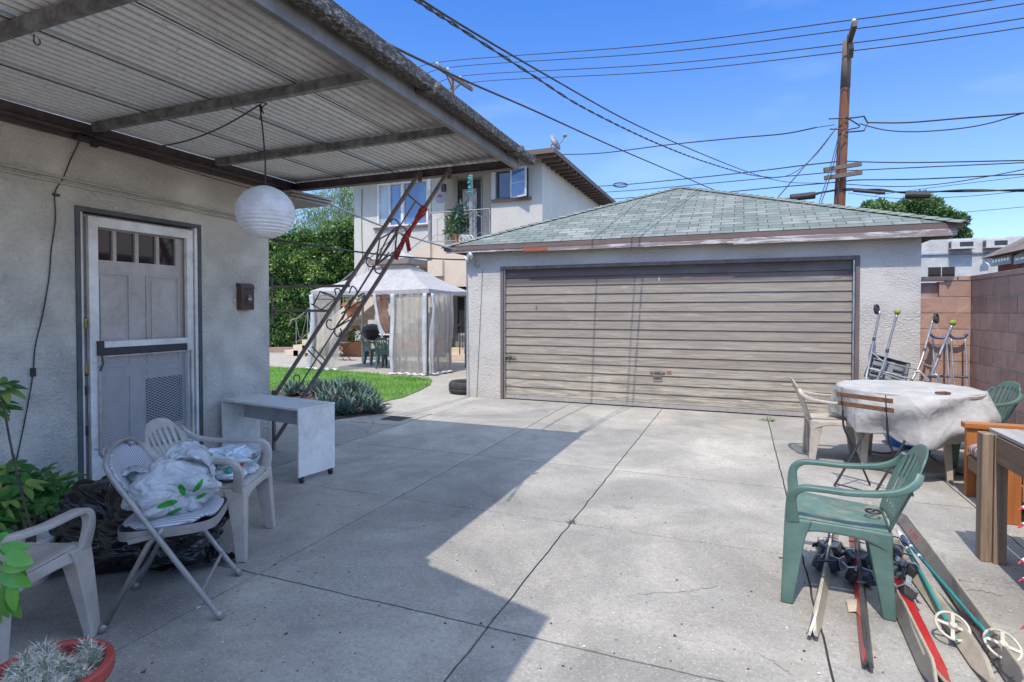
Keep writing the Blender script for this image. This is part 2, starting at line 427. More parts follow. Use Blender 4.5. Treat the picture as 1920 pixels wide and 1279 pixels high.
def wood(name, c1, c2, axis=0, sc_=1.0, rough=.75, bd=.003, peel=None):
    k = NM(name); k.set(rough, spec=.25)
    st = [14 * sc_] * 3; st[axis] = .7 * sc_; st = tuple(st)
    f = k.noise(1.6, 8, .65, .8, st)
    col = k.ramp(f, .32, .68, c1, c2)
    col = k.mix(k.ramp(k.noise(1.1, 5, .6), .45, .75, (0, 0, 0), (.4, .4, .4)), col, tuple(x * .6 for x in c1))
    if peel: col = k.mix(k.ramp(k.noise(5, 8, .7, .6, tuple(x * .25 + .3 for x in st)), .5, .56), col, peel)
    col = k.mix(1, col, k.ramp(k.island(), 0, 1, (.85, .84, .83), (1, 1, 1)), 'MULTIPLY')
    k.base(col); k.bump(f, bd); return k.m
def garage_door_mat():
    k = NM('garage_door_boards'); k.set(.7, spec=.25)
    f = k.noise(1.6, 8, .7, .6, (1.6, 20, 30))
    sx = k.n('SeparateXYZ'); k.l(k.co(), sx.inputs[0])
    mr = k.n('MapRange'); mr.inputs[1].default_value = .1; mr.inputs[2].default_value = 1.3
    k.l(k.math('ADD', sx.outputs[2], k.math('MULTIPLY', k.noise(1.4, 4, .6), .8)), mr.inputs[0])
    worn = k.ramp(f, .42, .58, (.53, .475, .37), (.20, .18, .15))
    sound_shade = k.ramp(f, .38, .62, (.34, .295, .235), (.23, .195, .16))
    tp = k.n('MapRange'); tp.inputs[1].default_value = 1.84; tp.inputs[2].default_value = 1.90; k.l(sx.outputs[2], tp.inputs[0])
    sound_shade = k.mix(tp.outputs[0], sound_shade, (.125, .10, .09))  # eave's shadow deepened in the colour of the top boards
    col = k.mix(mr.outputs[0], worn, sound_shade)
    col = k.mix(k.ramp(k.noise(1.6, 7, .7, .4, (.6, 1, 2)), .48, .66, (0, 0, 0), (.55, .55, .55)), col, (.23, .20, .17))
    col = k.mix(k.ramp(k.noise(3, 6, .7, .3, (.5, 1, 4)), .60, .72, (0, 0, 0), (.5, .5, .5)), col, (.50, .46, .40))
    col = k.mix(1, col, k.ramp(k.island(), 0, 1, (.86, .86, .87), (1, 1, 1)), 'MULTIPLY')
    k.base(col); k.bump(f, .002); return k.m
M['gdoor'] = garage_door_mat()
M['fascia'] = wood('brown_fascia', (.19, .135, .115), (.12, .085, .075), 0, 1, .7)
M['fascia_peel'] = wood('peeling_fascia', (.30, .25, .23), (.20, .16, .15), 0, 1, .85, .006, (.50, .48, .46))
M['oldframe'] = wood('old_frame', (.20, .16, .15), (.11, .09, .085), 2, .6, .85, .005)
M['orange_wood'] = wood('orange_wood', (.50, .19, .055), (.33, .11, .035), 2, 1, .6)
M['orange_wood_x'] = wood('orange_wood_x', (.50, .21, .07), (.34, .13, .045), 0, 1, .6)
M['post_wood'] = wood('grey_post_wood', (.40, .29, .20), (.17, .12, .085), 2, 1, .85, .006)
M['table_wood'] = wood('brown_table_wood', (.30, .20, .13), (.17, .11, .07), 1, 1, .75, .004)
M['grey_wood'] = wood('grey_board', (.42, .40, .37), (.30, .28, .26), 1, 1, .85, .004)
M['slat_wood'] = wood('slat_wood', (.24, .12, .065), (.13, .065, .04), 0, 2, .6)
M['pole_wood'] = wood('pole_wood', (.26, .11, .06), (.10, .05, .035), 2, .9, .85, .015)
M['pole_grey'] = wood('pole_grey', (.20, .16, .13), (.12, .10, .085), 2, .4, .9, .01)

def shingles():
    k = NM('green_shingles'); k.set(.92, spec=.15)
    tcn = k.n('TexCoord')
    br = k.n('TexBrick'); k.l(tcn.outputs['UV'], br.inputs['Vector'])
    br.inputs['Scale'].default_value = 1; br.inputs['Brick Width'].default_value = .31; br.inputs['Row Height'].default_value = .14
    br.inputs['Mortar Size'].default_value = .007; br.inputs['Mortar Smooth'].default_value = .2; br.inputs['Bias'].default_value = 0
    br.inputs['Color1'].default_value = (.11, .13, .115, 1); br.inputs['Color2'].default_value = (.28, .285, .265, 1)
    br.inputs['Mortar'].default_value = (.05, .06, .055, 1); br.offset = .42
    x = k.n('TexNoise'); x.inputs['Scale'].default_value = 1.1; x.inputs['Detail'].default_value = 5
    k.l(tcn.outputs['UV'], x.inputs['Vector'])
    x2 = k.n('TexNoise'); x2.inputs['Scale'].default_value = 90; k.l(tcn.outputs['UV'], x2.inputs['Vector'])
    col = k.mix(k.ramp(x.outputs['Fac'], .42, .62, (0, 0, 0), (.5, .5, .5)), br.outputs['Color'], (.11, .165, .125))
    col = k.mix(k.ramp(x2.outputs['Fac'], .4, .7, (.35, .35, .35), (0, 0, 0)), col, (.16, .18, .17))
    x3 = k.n('TexNoise'); x3.inputs['Scale'].default_value = 3.0; x3.inputs['Detail'].default_value = 8; mp3 = k.n('Mapping'); mp3.inputs['Scale'].default_value = (2.2, .35, 1); k.l(tcn.outputs['UV'], mp3.inputs[0]); k.l(mp3.outputs[0], x3.inputs['Vector'])
    col = k.mix(k.ramp(x3.outputs['Fac'], .45, .7, (0, 0, 0), (.45, .45, .45)), col, (.12, .12, .11))
    col = k.mix(br.outputs['Fac'], col, (.065, .07, .065))
    k.base(col)
    sx = k.n('SeparateXYZ'); k.l(tcn.outputs['UV'], sx.inputs[0])
    saw = k.math('FRACT', k.math('DIVIDE', sx.outputs[1], .14))
    k.bump(k.math('SUBTRACT', 1.0, saw), .018)
    k.bump(br.outputs['Fac'], .004, 1); return k.m
M['shingle'] = shingles()
M['hipcap'] = pm('hip_cap_shingles', (.24, .27, .235), (.17, .20, .17), 14, .9, isl=.75)

def glass(name, tint, rough=.05, c2=None):
    k = NM(name); k.set(rough, 0, .9); k.base(k.ramp(k.noise(1.2, 3, .5), .4, .6, tint, c2 or tint))
    k.b.inputs['Coat Weight'].default_value = 1; k.b.inputs['Coat Roughness'].default_value = .03
    return k.m
M['win_dark'] = glass('dark_window_glass', (.02, .022, .025))
M['win_blue'] = glass('blue_window_glass', (.07, .13, .26), .05, (.13, .22, .40))
M['win_curtain'] = glass('curtained_glass', (.30, .34, .36), .1, (.40, .44, .46))
def fabric_alpha(name, c, alpha, rough=.9):
    k = NM(name); k.set(rough)
    col = k.ramp(k.noise(6, 6, .7), .35, .65, c, tuple(x * .75 for x in c)); k.base(col)
    t = k.n('BsdfTransparent'); ms = k.n('MixShader'); ms.inputs[0].default_value = alpha
    tl = k.n('BsdfTranslucent'); k.l(col, tl.inputs[0]); m2 = k.n('MixShader'); m2.inputs[0].default_value = .35
    k.l(k.b.outputs[0], m2.inputs[1]); k.l(tl.outputs[0], m2.inputs[2])
    k.l(t.outputs[0], ms.inputs[1]); k.l(m2.outputs[0], ms.inputs[2]); k.l(ms.outputs[0], k.out.inputs[0]); return k.m
M['net'] = fabric_alpha('mosquito_net', (.60, .55, .49), .68)
M['net_brown'] = fabric_alpha('brown_net', (.30, .16, .11), .85)
M['canvas'] = fabric_alpha('canvas', (.55, .53, .52), 1.0)
M['canvas_tan'] = fabric_alpha('canvas_tan', (.34, .28, .24), 1.0)
M['hem'] = fabric_alpha('white_hem', (.74, .74, .76), 1.0)
M['cloth'] = fabric_alpha('tablecloth', (.62, .60, .57), 1.0)
_k = M['cloth'].node_tree; _b = _k.nodes.new('ShaderNodeBump'); _n = _k.nodes.new('ShaderNodeTexNoise'); _n.inputs['Scale'].default_value = 5; _n.inputs['Detail'].default_value = 6; _n.inputs['Distortion'].default_value = 1.8; _b.inputs['Distance'].default_value = .02; _t = _k.nodes.new('ShaderNodeTexCoord'); _k.links.new(_t.outputs['Object'], _n.inputs['Vector']); _k.links.new(_n.outputs['Fac'], _b.inputs['Height']); _k.links.new(_b.outputs[0], _k.nodes['Principled BSDF'].inputs['Normal'])
M['paper'] = fabric_alpha('lantern_paper', (.93, .92, .93), 1.0, .6)
def bagmat(marks=True):
    k = NM('grocery_bag_film' if marks else 'plain_bag_film'); k.set(.32, spec=.6)
    k.bump(k.noise(9, 7, .6, 2.2), .03); k.bump(k.noise(30, 5, .6, 2.0), .006)
    col = k.ramp(k.noise(5, 5, .6), .35, .65, (.74, .76, .78), (.60, .63, .66))
    if marks:
        # green printed dashes of the bag's mark, in the plane of its front (object x, z)
        k._tc = k._tc or k.n('TexCoord')
        for (x, z, ang, a, b) in ((-.035, .075, 8, .042, .015), (.025, .135, 105, .032, .014), (.09, .145, 58, .037, .012), (.105, .085, 28, .026, .010), (-.01, .03, 25, .038, .010), (-.15, .245, 30, .02, .007)):
            mp = k.n('Mapping', vector_type='TEXTURE'); mp.inputs['Location'].default_value = (x, 0, z)
            mp.inputs['Rotation'].default_value = (0, -rad(ang), 0); mp.inputs['Scale'].default_value = (a, 1000, b)
            k.l(k._tc.outputs['Object'], mp.inputs[0])
            ln = k.n('VectorMath', operation='LENGTH'); k.l(mp.outputs[0], ln.inputs[0])
            sxx = k.n('SeparateXYZ'); k.l(k._tc.outputs['Object'], sxx.inputs[0])
            front = k.math('LESS_THAN', sxx.outputs[1], -.02)
            col = k.mix(k.math('MULTIPLY', k.math('LESS_THAN', ln.outputs['Value'], 1.0), front), col, (.03, .42, .05))
    k.base(col)
    t = k.n('BsdfTranslucent'); k.l(col, t.inputs[0]); ms = k.n('MixShader'); ms.inputs[0].default_value = .3
    k.l(k.b.outputs[0], ms.inputs[1]); k.l(t.outputs[0], ms.inputs[2]); k.l(ms.outputs[0], k.out.inputs[0])
    return k.m
M['bag'] = bagmat(); M['bag2'] = bagmat(False)
M['bagtint'] = pm('bluish_film', (.50, .60, .66), (.66, .72, .76), 9, .3)
def stripes(name, c1, c2, freq, axis, rough=.7, c3=None):
    k = NM(name); k.set(rough)
    sx = k.n('SeparateXYZ'); k.l(k.co(), sx.inputs[0])
    s_ = k.math('SINE', k.math('MULTIPLY', sx.outputs[axis], freq))
    col = k.ramp(s_, .0, .35, c1, c2)
    if c3: col = k.mix(k.math('GREATER_THAN', k.math('SINE', k.math('MULTIPLY', sx.outputs[axis], freq * .31)), .6), col, c3)
    k.base(col); k.bump(k.noise(90, 3), .001); return k.m
M['vinyl_stripe'] = stripes('striped_vinyl', (.22, .23, .26), (.52, .52, .53), 2 * PI / .014, 1)
M['cushion'] = stripes('striped_cushion', (.10, .10, .13), (.50, .44, .36), 2 * PI / .035, 1, .9, (.32, .10, .08))
M['brick'] = pm('red_block', (.56, .35, .265), (.43, .25, .19), 3, .9, 0, 90, .004, isl=.72)
M['brick_dark'] = pm('shaded_red_block', (.50, .32, .26), (.38, .235, .19), 3, .9, 0, 90, .004, isl=.70)  # block colour again, darkened to carry the long wall's shade
M['mortar'] = pm('mortar', (.45, .43, .40), (.33, .31, .29), 10, .95, 0, 60, .004)
M['redbrick'] = pm('red_brick_house', (.30, .085, .055), (.22, .065, .045), 5, .9)
M['far_white'] = pm('white_render', (.56, .57, .56), (.50, .51, .51), 1.5, .9)
M['far_trim'] = pm('blue_grey_trim', (.28, .36, .42), (.25, .32, .38), 3, .8)
M['brown_roof'] = wood('brown_roof_shingles', (.25, .20, .165), (.16, .13, .11), 0, .6, .9, .01)
M['red_cloth'] = pm('red_bandana', (.40, .03, .03), (.55, .30, .28), 55, .85, lo=.55, hi=.62)
M['teal'] = pm('teal_paint', (.02, .36, .33), (.03, .30, .28), 5, .35)
M['red'] = pm('red_paint', (.52, .02, .025), (.42, .02, .02), 5, .3)
M['skiwhite'] = pm('ski_white', (.66, .62, .52), (.50, .46, .38), 6, .4)
M['skicream'] = pm('ski_cream', (.52, .47, .36), (.40, .36, .28), 6, .5)
M['skigrey'] = pm('ski_base_grey', (.22, .20, .18), (.15, .14, .13), 4, .45)
M['skiblack'] = pm('ski_base_dark', (.05, .045, .045), (.10, .09, .085), 6, .4)
M['skiblue'] = pm('ski_blue', (.06, .08, .16), (.09, .11, .20), 6, .4)
M['navy'] = pm('binding_navy', (.03, .035, .08), (.06, .06, .09), 12, .45)
M['ballgreen'] = pm('tennis_ball_felt', (.30, .40, .05), (.20, .26, .04), 20, .95, 0, 120, .002)
M['greyplastic'] = pm('grey_plastic', (.085, .095, .11), (.06, .07, .08), 6, .45)
M['blue_tub'] = pm('blue_tub', (.02, .14, .48), (.03, .18, .52), 5, .35)
M['bin_clear'] = pm('frosted_bin', (.30, .42, .55), (.40, .50, .60), 5, .3)
M['concrete_base'] = pm('umbrella_base', (.50, .45, .37), (.36, .32, .27), 5, .85, 0, 50, .002)
M['pot_plaster'] = pm('plaster_leg', (.50, .42, .32), (.40, .34, .26), 5, .8)
M['bulb'] = pm('white_socket', (.70, .70, .70), (.6, .6, .6), 5, .4)
M['orange_fruit'] = pm('orange_fruit', (.75, .28, .02), (.65, .22, .02), 5, .5)
M['dish'] = pm('dish_grey', (.30, .31, .32), (.25, .26, .27), 3, .5)
M['far_ac'] = pm('aircon_white', (.60, .60, .58), (.5, .5, .5), 3, .5)
M['flower'] = pm('pink_flower', (.60, .16, .10), (.5, .2, .12), 5, .6)

# ================================================================ THE SETTING
def struct(mb, name, mat, parent=None, **k):
    o = mb.build(name, mat, parent, **k)
    if not parent: o['kind'] = 'structure'
    return o
b = MB(); b.box((-400, -300, -.5), (400, 600, -.03)); struct(b, 'ground', M['dirt'])
b = MB()                                             # the yard drive, slab by slab
XS = [-4.01, -2.46, -1.065, .35, 1.62, 2.78]; YS = [-3.6, -1.9, -.4, .92, 2.33, 3.70, 5.09, 6.85, 8.53]
g_ = .005
def joint_line(a, bq, n=14, amp=.006):
    return [Vector(a).lerp(Vector(bq), i / n) + Vector((U(-amp, amp), U(-amp, amp), 0)) for i in range(n + 1)]
hx = {}; 
for i, x in enumerate(XS):
    for j in range(len(YS) - 1): hx[('v', i, j)] = [p for p in joint_line((x, YS[j], 0), (x, YS[j + 1], 0), 14, .004)]
for j, y in enumerate(YS):
    for i in range(len(XS) - 1): hx[('h', i, j)] = [p for p in joint_line((XS[i], y, 0), (XS[i + 1], y, 0), 14, .003)]
for i in range(len(XS) - 1):
    for j in range(len(YS) - 1):
        gv = .0055 if j != 6 else .004
        L = [p + Vector((g_, 0, 0)) for p in hx[('v', i, j)]]; R_ = [p - Vector((g_, 0, 0)) for p in hx[('v', i + 1, j)]]
        B = [p + Vector((0, gv * (.5 if j in (5, 7) else 1), 0)) for p in hx[('h', i, j)]]; T = [p - Vector((0, gv * (.4 if j in (4, 6) else 1), 0)) for p in hx[('h', i, j + 1)]]
        def f(u, v, L=L, R_=R_, B=B, T=T, n=14):
            iu, iv = round(u * n), round(v * n)
            x = L[iv].x * (1 - u) + R_[iv].x * u; y = B[iu].y * (1 - v) + T[iu].y * v
            e = min(u, 1 - u, v, 1 - v)
            return (x, y, 0 if e > 1e-6 else -.003)
        b.grid(f, 14, 14)
drive = struct(b, 'driveway', M['concrete'], solid=.05, offset=-1)
b = MB(); b.box((-4.3, -4, -.029), (2.9, 8.6, -.012)); struct(b, 'joint_fill', M['joint'], drive)
def ribbon(b, pts, w, z):
    P = spline(pts, 7); 
    for i in range(len(P) - 1):
        a, c = P[i], P[i + 1]; d = (c - a); d.z = 0; d.normalize(); s = Vector((-d.y, d.x, 0))
        w0 = w * .7 * (.35 + .9 * abs(noise.noise(Vector((a.x * 9, a.y * 9, 1))))) ; w1 = w * .7 * (.35 + .9 * abs(noise.noise(Vector((c.x * 9, c.y * 9, 1)))))
        b.add([(*(a - s * w0).xy, z), (*(c - s * w1).xy, z), (*(c + s * w1).xy, z), (*(a + s * w0).xy, z)], [(0, 1, 2, 3)])
def crack(b, pix, w=.006, z=.002, jit=.012):
    P = [gnd(*p) for p in pix]; Q = []
    for i in range(len(P) - 1):
        for k in range(5):
            t = k / 5; Q.append(P[i].lerp(P[i + 1], t) + Vector((U(-jit, jit), U(-jit, jit), 0)))
    Q.append(P[-1]); ribbon(b, Q, w, z)
b = MB()
crack(b, [(1195, 1115), (1245, 1112), (1300, 1107), (1345, 1098)], .0035)
crack(b, [(1780, 1105), (1830, 1107), (1880, 1117)], .005)
crack(b, [(960, 780), (1020, 786), (1075, 793)], .003); crack(b, [(1500, 960), (1640, 985), (1760, 1010)], .0035)
crack(b, [(510, 1075), (420, 1110), (360, 1150)], .003); crack(b, [(1410, 1220), (1450, 1242), (1480, 1265)], .003)
crack(b, [(1110, 745 + 60), (1195, 818)], .004)
struct(b, 'driveway_crack', M['crack'], drive)
b = MB(); b.box((-30, 4.2, -.029), (-4.016, 40, -.006)); b.box((-4.016, 8.55, -.029), (6, 12, -.006)); struct(b, 'path', M['path_concrete'])
b = MB(); b.box((-4.6, -4, -.0285), (-4.017, 4.47, -.001)); b.box((-6.4, 4.475, -.0285), (-4.017, 6.02, -.001)); b.box((-4.74, 6.03, -.0285), (-4.017, 6.9, .0005))
side = struct(b, 'side_slab', M['old_concrete'])
b = MB(); crack(b, [(640, 800), (665, 796), (690, 812), (700, 795), (694, 780)], .009, .003, .02); crack(b, [(520, 850), (560, 835), (600, 826), (650, 838)], .008, .003, .02)
crack(b, [(700, 812), (720, 800), (760, 790)], .005, .003, .01)
struct(b, 'slab_crack', M['crack'], side)
b = MB(); b.prism([(-4.75, 6.62), (-5.0, 6.08), (-6.4, 6.03), (-8.6, 7.0), (-8.2, 8.2), (-5.6, 7.5), (-5.1, 7.25)], -.01, .012); struct(b, 'planting_bed', M['dirt'])
LAWN = [(-14.5, 5.5), (-8.3, 5.6), (-8.2, 7.6), (-6.5, 7.75), (-5.3, 7.4), (-5.22, 8.0), (-5.4, 8.85), (-5.62, 9.6), (-5.95, 10.25), (-6.25, 10.45), (-7.18, 10.62), (-8.5, 10.95), (-9.7, 11.15), (-11.5, 11.0), (-14.5, 11.1)]
b = MB(); b.prism(LAWN, -.005, .008); lawn = struct(b, 'lawn', M['lawn'])
def inside(x, y, P):
    c = False
    for i in range(len(P)):
        x1, y1 = P[i]; x2, y2 = P[i - 1]
        if (y1 > y) != (y2 > y) and x < (x2 - x1) * (y - y1) / (y2 - y1) + x1: c = not c
    return c
b = MB(); k = 0
while k < 42000:
    x, y = U(-13, -5), U(5.6, 11.2)
    if not inside(x, y, LAWN): continue
    if x < -11.6 and random.random() < .7: continue
    k += 1; a = U(0, 2 * PI); h = U(.03, .075) * (.8 + .5 * noise.noise(Vector((x, y, 0)) * 1.5)); dx, dy = math.cos(a) * .006, math.sin(a) * .006
    lx, ly = U(-.03, .03), U(-.03, .03)
    b.add([(x - dx, y - dy, .005), (x + dx, y + dy, .005), (x + lx, y + ly, .008 + h)], [(0, 1, 2)])
tag(b.build('grass', M['grass'], None), 'short bright green grass of the small lawn behind the agaves', 'grass', None, 'stuff')
b = MB()
for i in range(9): b.box((-4.42 + i * .03, 6.30, .0008), (-4.405 + i * .03, 6.52, .006))
b.box((-4.44, 6.28, .0008), (-4.425, 6.54, .008)); b.box((-4.15, 6.28, .0008), (-4.135, 6.54, .008)); b.box((-4.425, 6.28, .0008), (-4.15, 6.295, .0075)); b.box((-4.425, 6.525, .0008), (-4.15, 6.54, .0075))
tag(b.build('drain_grate', M['black']), 'dark rectangular drain grate set in the slab beside the agave bed', 'drain grate')

b = MB(); random.seed(5)
for _ in range(260):
    p = gnd(U(250, 1900), 800 + 470 * random.random() ** .8, .002)
    if p.x < -3.9 or p.x > 2.5: continue
    r_ = U(.002, .007) * (2.2 if random.random() < .06 else 1); a0 = U(0, 6); n_ = random.choice((3, 4, 5))
    b.add([(p.x + r_ * U(.6, 1.3) * math.cos(a0 + 2 * PI * k / n_), p.y + r_ * U(.6, 1.3) * math.sin(a0 + 2 * PI * k / n_), .0015 + U(0, .002)) for k in range(n_)], [tuple(range(n_))])
dk_ = NM('litter_chips'); dk_.set(.9); x_ = dk_.n('ValToRGB'); e__ = x_.color_ramp.elements; e__[0].color = (.04, .03, .025, 1); e__[1].position = .72; e__[1].color = (.60, .57, .50, 1); m__ = e__.new(.62); m__.color = (.10, .07, .05, 1)
dk_.l(dk_.island(), x_.inputs[0]); dk_.base(x_.outputs[0])
tag(b.build('litter', dk_.m, solid=.0015), 'tiny dark and pale chips of litter scattered over the concrete drive', 'litter', None, 'stuff')
def wall_holes(b, axis, pl, th, u0, u1, z0, z1, holes=()):
    us = sorted({u0, u1, *[h[0] for h in holes], *[h[1] for h in holes]}); zs = sorted({z0, z1, *[h[2] for h in holes], *[h[3] for h in holes]})
    for i in range(len(us) - 1):
        for j in range(len(zs) - 1):
            um, zm = (us[i] + us[i + 1]) / 2, (zs[j] + zs[j + 1]) / 2
            if any(h[0] < um < h[1] and h[2] < zm < h[3] for h in holes): continue
            a, c = min(pl, pl + th), max(pl, pl + th)
            if axis == 'X': b.box((a, us[i], zs[j]), (c, us[i + 1], zs[j + 1]))
            else: b.box((us[i], a, zs[j]), (us[i + 1], c, zs[j + 1]))
def frame(b, axis, pl, d, u0, u1, z0, z1, w, th=None, sides='lrtb'):    # rectangular picture frame
    def bx(ua, ub, za, zb):
        a, c = min(pl, pl + d), max(pl, pl + d)
        if axis == 'X': b.box((a, ua, za), (c, ub, zb))
        else: b.box((ua, a, za), (ub, c, zb))
    if 'l' in sides: bx(u0, u0 + w, z0, z1)
    if 'r' in sides: bx(u1 - w, u1, z0, z1)
    if 't' in sides: bx(u0 + w, u1 - w, z1 - w, z1)
    if 'b' in sides: bx(u0 + w, u1 - w, z0, z0 + w)

# ---------------------------------------------------------------- the stucco house on the left
HX = -4.53
house = thing('stucco_house', 'beige rough stucco house on the left with a white screen door under the canopy', 'house', (HX, 2, 0))
b = MB(); wall_holes(b, 'X', HX, -.15, -5, 4.47, 0, 2.86, [(2.665, 3.645, .13, 2.20)]); b.box((-9, 4.32, 0), (HX - .15, 4.47, 2.60))
b.box((HX - .6, 2.5, 0), (HX - .55, 3.8, 2.3))
b.build('wall', M['stucco_house'], house)
b = MB()
for z0 in (2.50, 2.462):
    b = MB(); b.bar((HX + .010, -1, z0), (HX + .010, 4.46, z0 - .145), .024, .016); b.build('trim_strip', M['trim_line'], house, bevel=.004)
b = MB(); b.box((-10, -6, 2.88), (-4.6, 1.2, 2.98))
b.prism([(-4.599, -.75), (-.93, -.75), (-.91, .80), (-1.72, 1.06), (-1.75, 1.13), (-4.599, 1.13)], 2.94, 3.04)
b.box((-1.2, -.7, 0), (-1.12, -.62, 2.94))
b.build('roof', M['fascia'], house)
b = MB()
for k in range(3): b.prism([(-7, 4.475), (HX, 4.475), (HX, 4.49), (-4.27 + .02 * k, 4.5), (-4.2 + .02 * k, 5.0 + .03 * k), (-7, 5.02 + .03 * k)], 2.60 + .03 * k, 2.622 + .03 * k)
b.build('eave', M['grey_wood'], house)
b = MB(); frame(b, 'X', HX + .012, -.16, 2.635, 3.675, .12, 2.225, .034, sides='lrt'); b.build('door_frame', M['trim_grey'], house)
b = MB(); b.box((HX - .14, 2.67, .02), (HX + .03, 3.64, .13)); b.build('threshold', M['white_paint'], house, bevel=.006)
b = MB(); b.box((HX - .14, 2.67, .131), (HX - .02, 2.70, 2.19)); b.box((HX - .14, 3.615, .131), (HX + .004, 3.64, 2.19)); b.build('door_jamb', M['white_paint'], house)
dp = HX - .07                                         # the inner door
b = MB(); wins = [(2.80 + k * .178, 2.80 + k * .178 + .15, 1.845, 2.08) for k in range(4)]
wall_holes(b, 'X', dp, -.045, 2.705, 3.61, .14, 2.185, wins)
inner = b.build('door', M['door_paint'], house)
for (a0, a1, z0, z1) in ((2.80, 3.08, 1.0, 1.75), (3.21, 3.51, 1.0, 1.745), (2.80, 3.08, .33, .93), (3.21, 3.51, .92, .96)):
    b = MB(); frame(b, 'X', dp + .012, -.012, a0, a1, z0, z1, .018); b.box((dp, a0 + .045, z0 + .045) if z1 - z0 > .1 else (dp, a0, z0), (dp + .008, a1 - .045, z1 - .045) if z1 - z0 > .1 else (dp + .002, a1, z1))
    b.build('panel', M['door_paint'], inner, bevel=.005)
for wn_ in wins:
    b = MB(); b.box((dp - .03, wn_[0], wn_[2]), (dp - .022, wn_[1], wn_[3])); b.build('pane', M['win_dark'], inner)
b = MB(); frame(b, 'X', dp + .014, -.013, 3.20, 3.525, .48, .885, .025); b.box((dp + .0005, 3.225, .505), (dp + .004, 3.50, .86))
b.build('pet_door', M['greyplastic'], inner)
b = MB()
for z in (1.38, .98):
    b = MB(); b.lathe([(0, 0), (.022, .002), (.024, .012), (.015, .02), (.018, .04), (0, .045)], (dp + .001, 2.735, z), 12, (1, 0, 0))
    b.build('door_knob', M['brass'], inner, smooth=True)
s0, s1 = 2.735, 3.605                                 # the screen door
b = MB(); sx0, sx1 = HX - .045, HX - .008
b.box((sx0, s0, .15), (sx1, s0 + .068, 2.165)); b.box((sx0, s1 - .060, .15), (sx1, s1, 2.165)); b.box((sx0 + .001, s0 + .068, 2.09), (sx1 - .001, s1 - .06, 2.165))
b.box((sx0 + .001, s0 + .068, .15), (sx1 - .001, s1 - .06, .31)); b.box((sx0 + .001, s0 + .068, 1.165), (sx1 + .008, s1 - .06, 1.215))
screen = b.build('screen_door', M['white_paint'], house, bevel=.003)
b = MB(); b.box((sx0 + .004, s0 + .068, 1.10), (sx1 - .012, s1 - .06, 1.165)); b.box((sx1 - .012, s0 + .2, 1.105), (sx1 - .008, s0 + .62, 1.155)); b.build('mid_rail', M['dark_paint'], screen)
b = MB(); frame(b, 'X', sx1 + .022, -.016, s0 + .05, s1 - .035, .345, 1.105, .012)
for z in (.39, 1.05):
    b.bar((sx1 + .015, s0 + .055, z), (sx1 + .004, s0 + .02, z + .012), .008)
gf = b.build('guard_frame', M['alu'], screen)
k_ = NM('expanded_mesh'); k_.set(.5, .2); k_.base((.52, .52, .54))
sxn = k_.n('SeparateXYZ'); k_.l(k_.co(), sxn.inputs[0])
def absin(v, f): return k_.math('ABSOLUTE', k_.math('SINE', k_.math('MULTIPLY', v, f)))
u_ = k_.math('ADD', sxn.outputs[1], k_.math('MULTIPLY', sxn.outputs[2], 2.1)); v_ = k_.math('SUBTRACT', sxn.outputs[1], k_.math('MULTIPLY', sxn.outputs[2], 2.0))
wv = k_.math('MINIMUM', absin(u_, PI / .046), absin(v_, PI / .046))
t_ = k_.n('BsdfTransparent'); m_ = k_.n('MixShader'); k_.l(k_.math('LESS_THAN', wv, .24), m_.inputs[0]); k_.l(t_.outputs[0], m_.inputs[1]); k_.l(k_.b.outputs[0], m_.inputs[2]); k_.l(m_.outputs[0], k_.out.inputs[0])
b = MB(); b.box((sx1 + .010, s0 + .062, .357), (sx1 + .0115, s1 - .047, 1.093)); b.build('guard_mesh', k_.m, screen)
b = MB(); b.box((sx1 + .001, s0 + .045, 1.11), (sx1 + .03, s0 + .085, 1.22)); b.tube([(sx1 + .02, s0 + .07, 1.12), (sx1 + .03, s0 + .075, 1.05), (sx1 + .035, s0 + .05, .99)], .006)
b.build('handle', M['black'], screen)
b = MB()
for z in (1.93, 1.3, .6):
    b = MB(); b.box((sx1 - .02, s1 + .001, z - .05), (HX + .006, s1 + .008, z + .05))
    b.build('hinge', M['alu'], screen)
b = MB()
for z in (1.36, .85, .55, 1.02):
    b = MB(); b.box((HX - .03, 2.702, z - .035), (HX - .012, 2.716, z + .035))
    b.build('latch_plate', M['brass'] if z > .9 else M['black'], house)

box_ = thing('mailbox', 'small brown metal wall mailbox with a round lock, beside the screen door', 'mailbox', (HX, 4.13, 1.45))
b = MB(); b.box((HX + .001, 4.06, 1.46), (HX + .075, 4.21, 1.685)); b.build('body', M['mailbox'], box_, bevel=.008)
b = MB(); b.add([(HX + .002, 4.055, 1.72), (HX + .002, 4.215, 1.72), (HX + .055, 4.215, 1.715), (HX + .055, 4.055, 1.715), (HX + .085, 4.215, 1.67), (HX + .085, 4.055, 1.67), (HX + .002, 4.055, 1.68), (HX + .002, 4.215, 1.68)],
                 [(0, 1, 2, 3), (3, 2, 4, 5), (0, 3, 5, 6), (1, 7, 4, 2), (5, 4, 7, 6), (6, 7, 1, 0)]); b.build('lid', M['mailbox'], box_, bevel=.003)
b = MB(); b.box((HX + .076, 4.085, 1.655), (HX + .079, 4.185, 1.664)); b.box((HX + .076, 4.10, 1.505), (HX + .079, 4.18, 1.512)); b.build('slot', M['black'], box_)
b = MB(); b.lathe([(0, 0), (.024, 0), (.024, .012), (.016, .016), (.016, .022), (0, .022)], (HX + .076, 4.145, 1.565), 16, (1, 0, 0)); b.tube(arc((HX + .082, 4.145, 1.585), .014, 0, PI, 8, (0, 1, 0)), .0035, 6)
b.build('lock', M['alu'], box_, smooth=True)

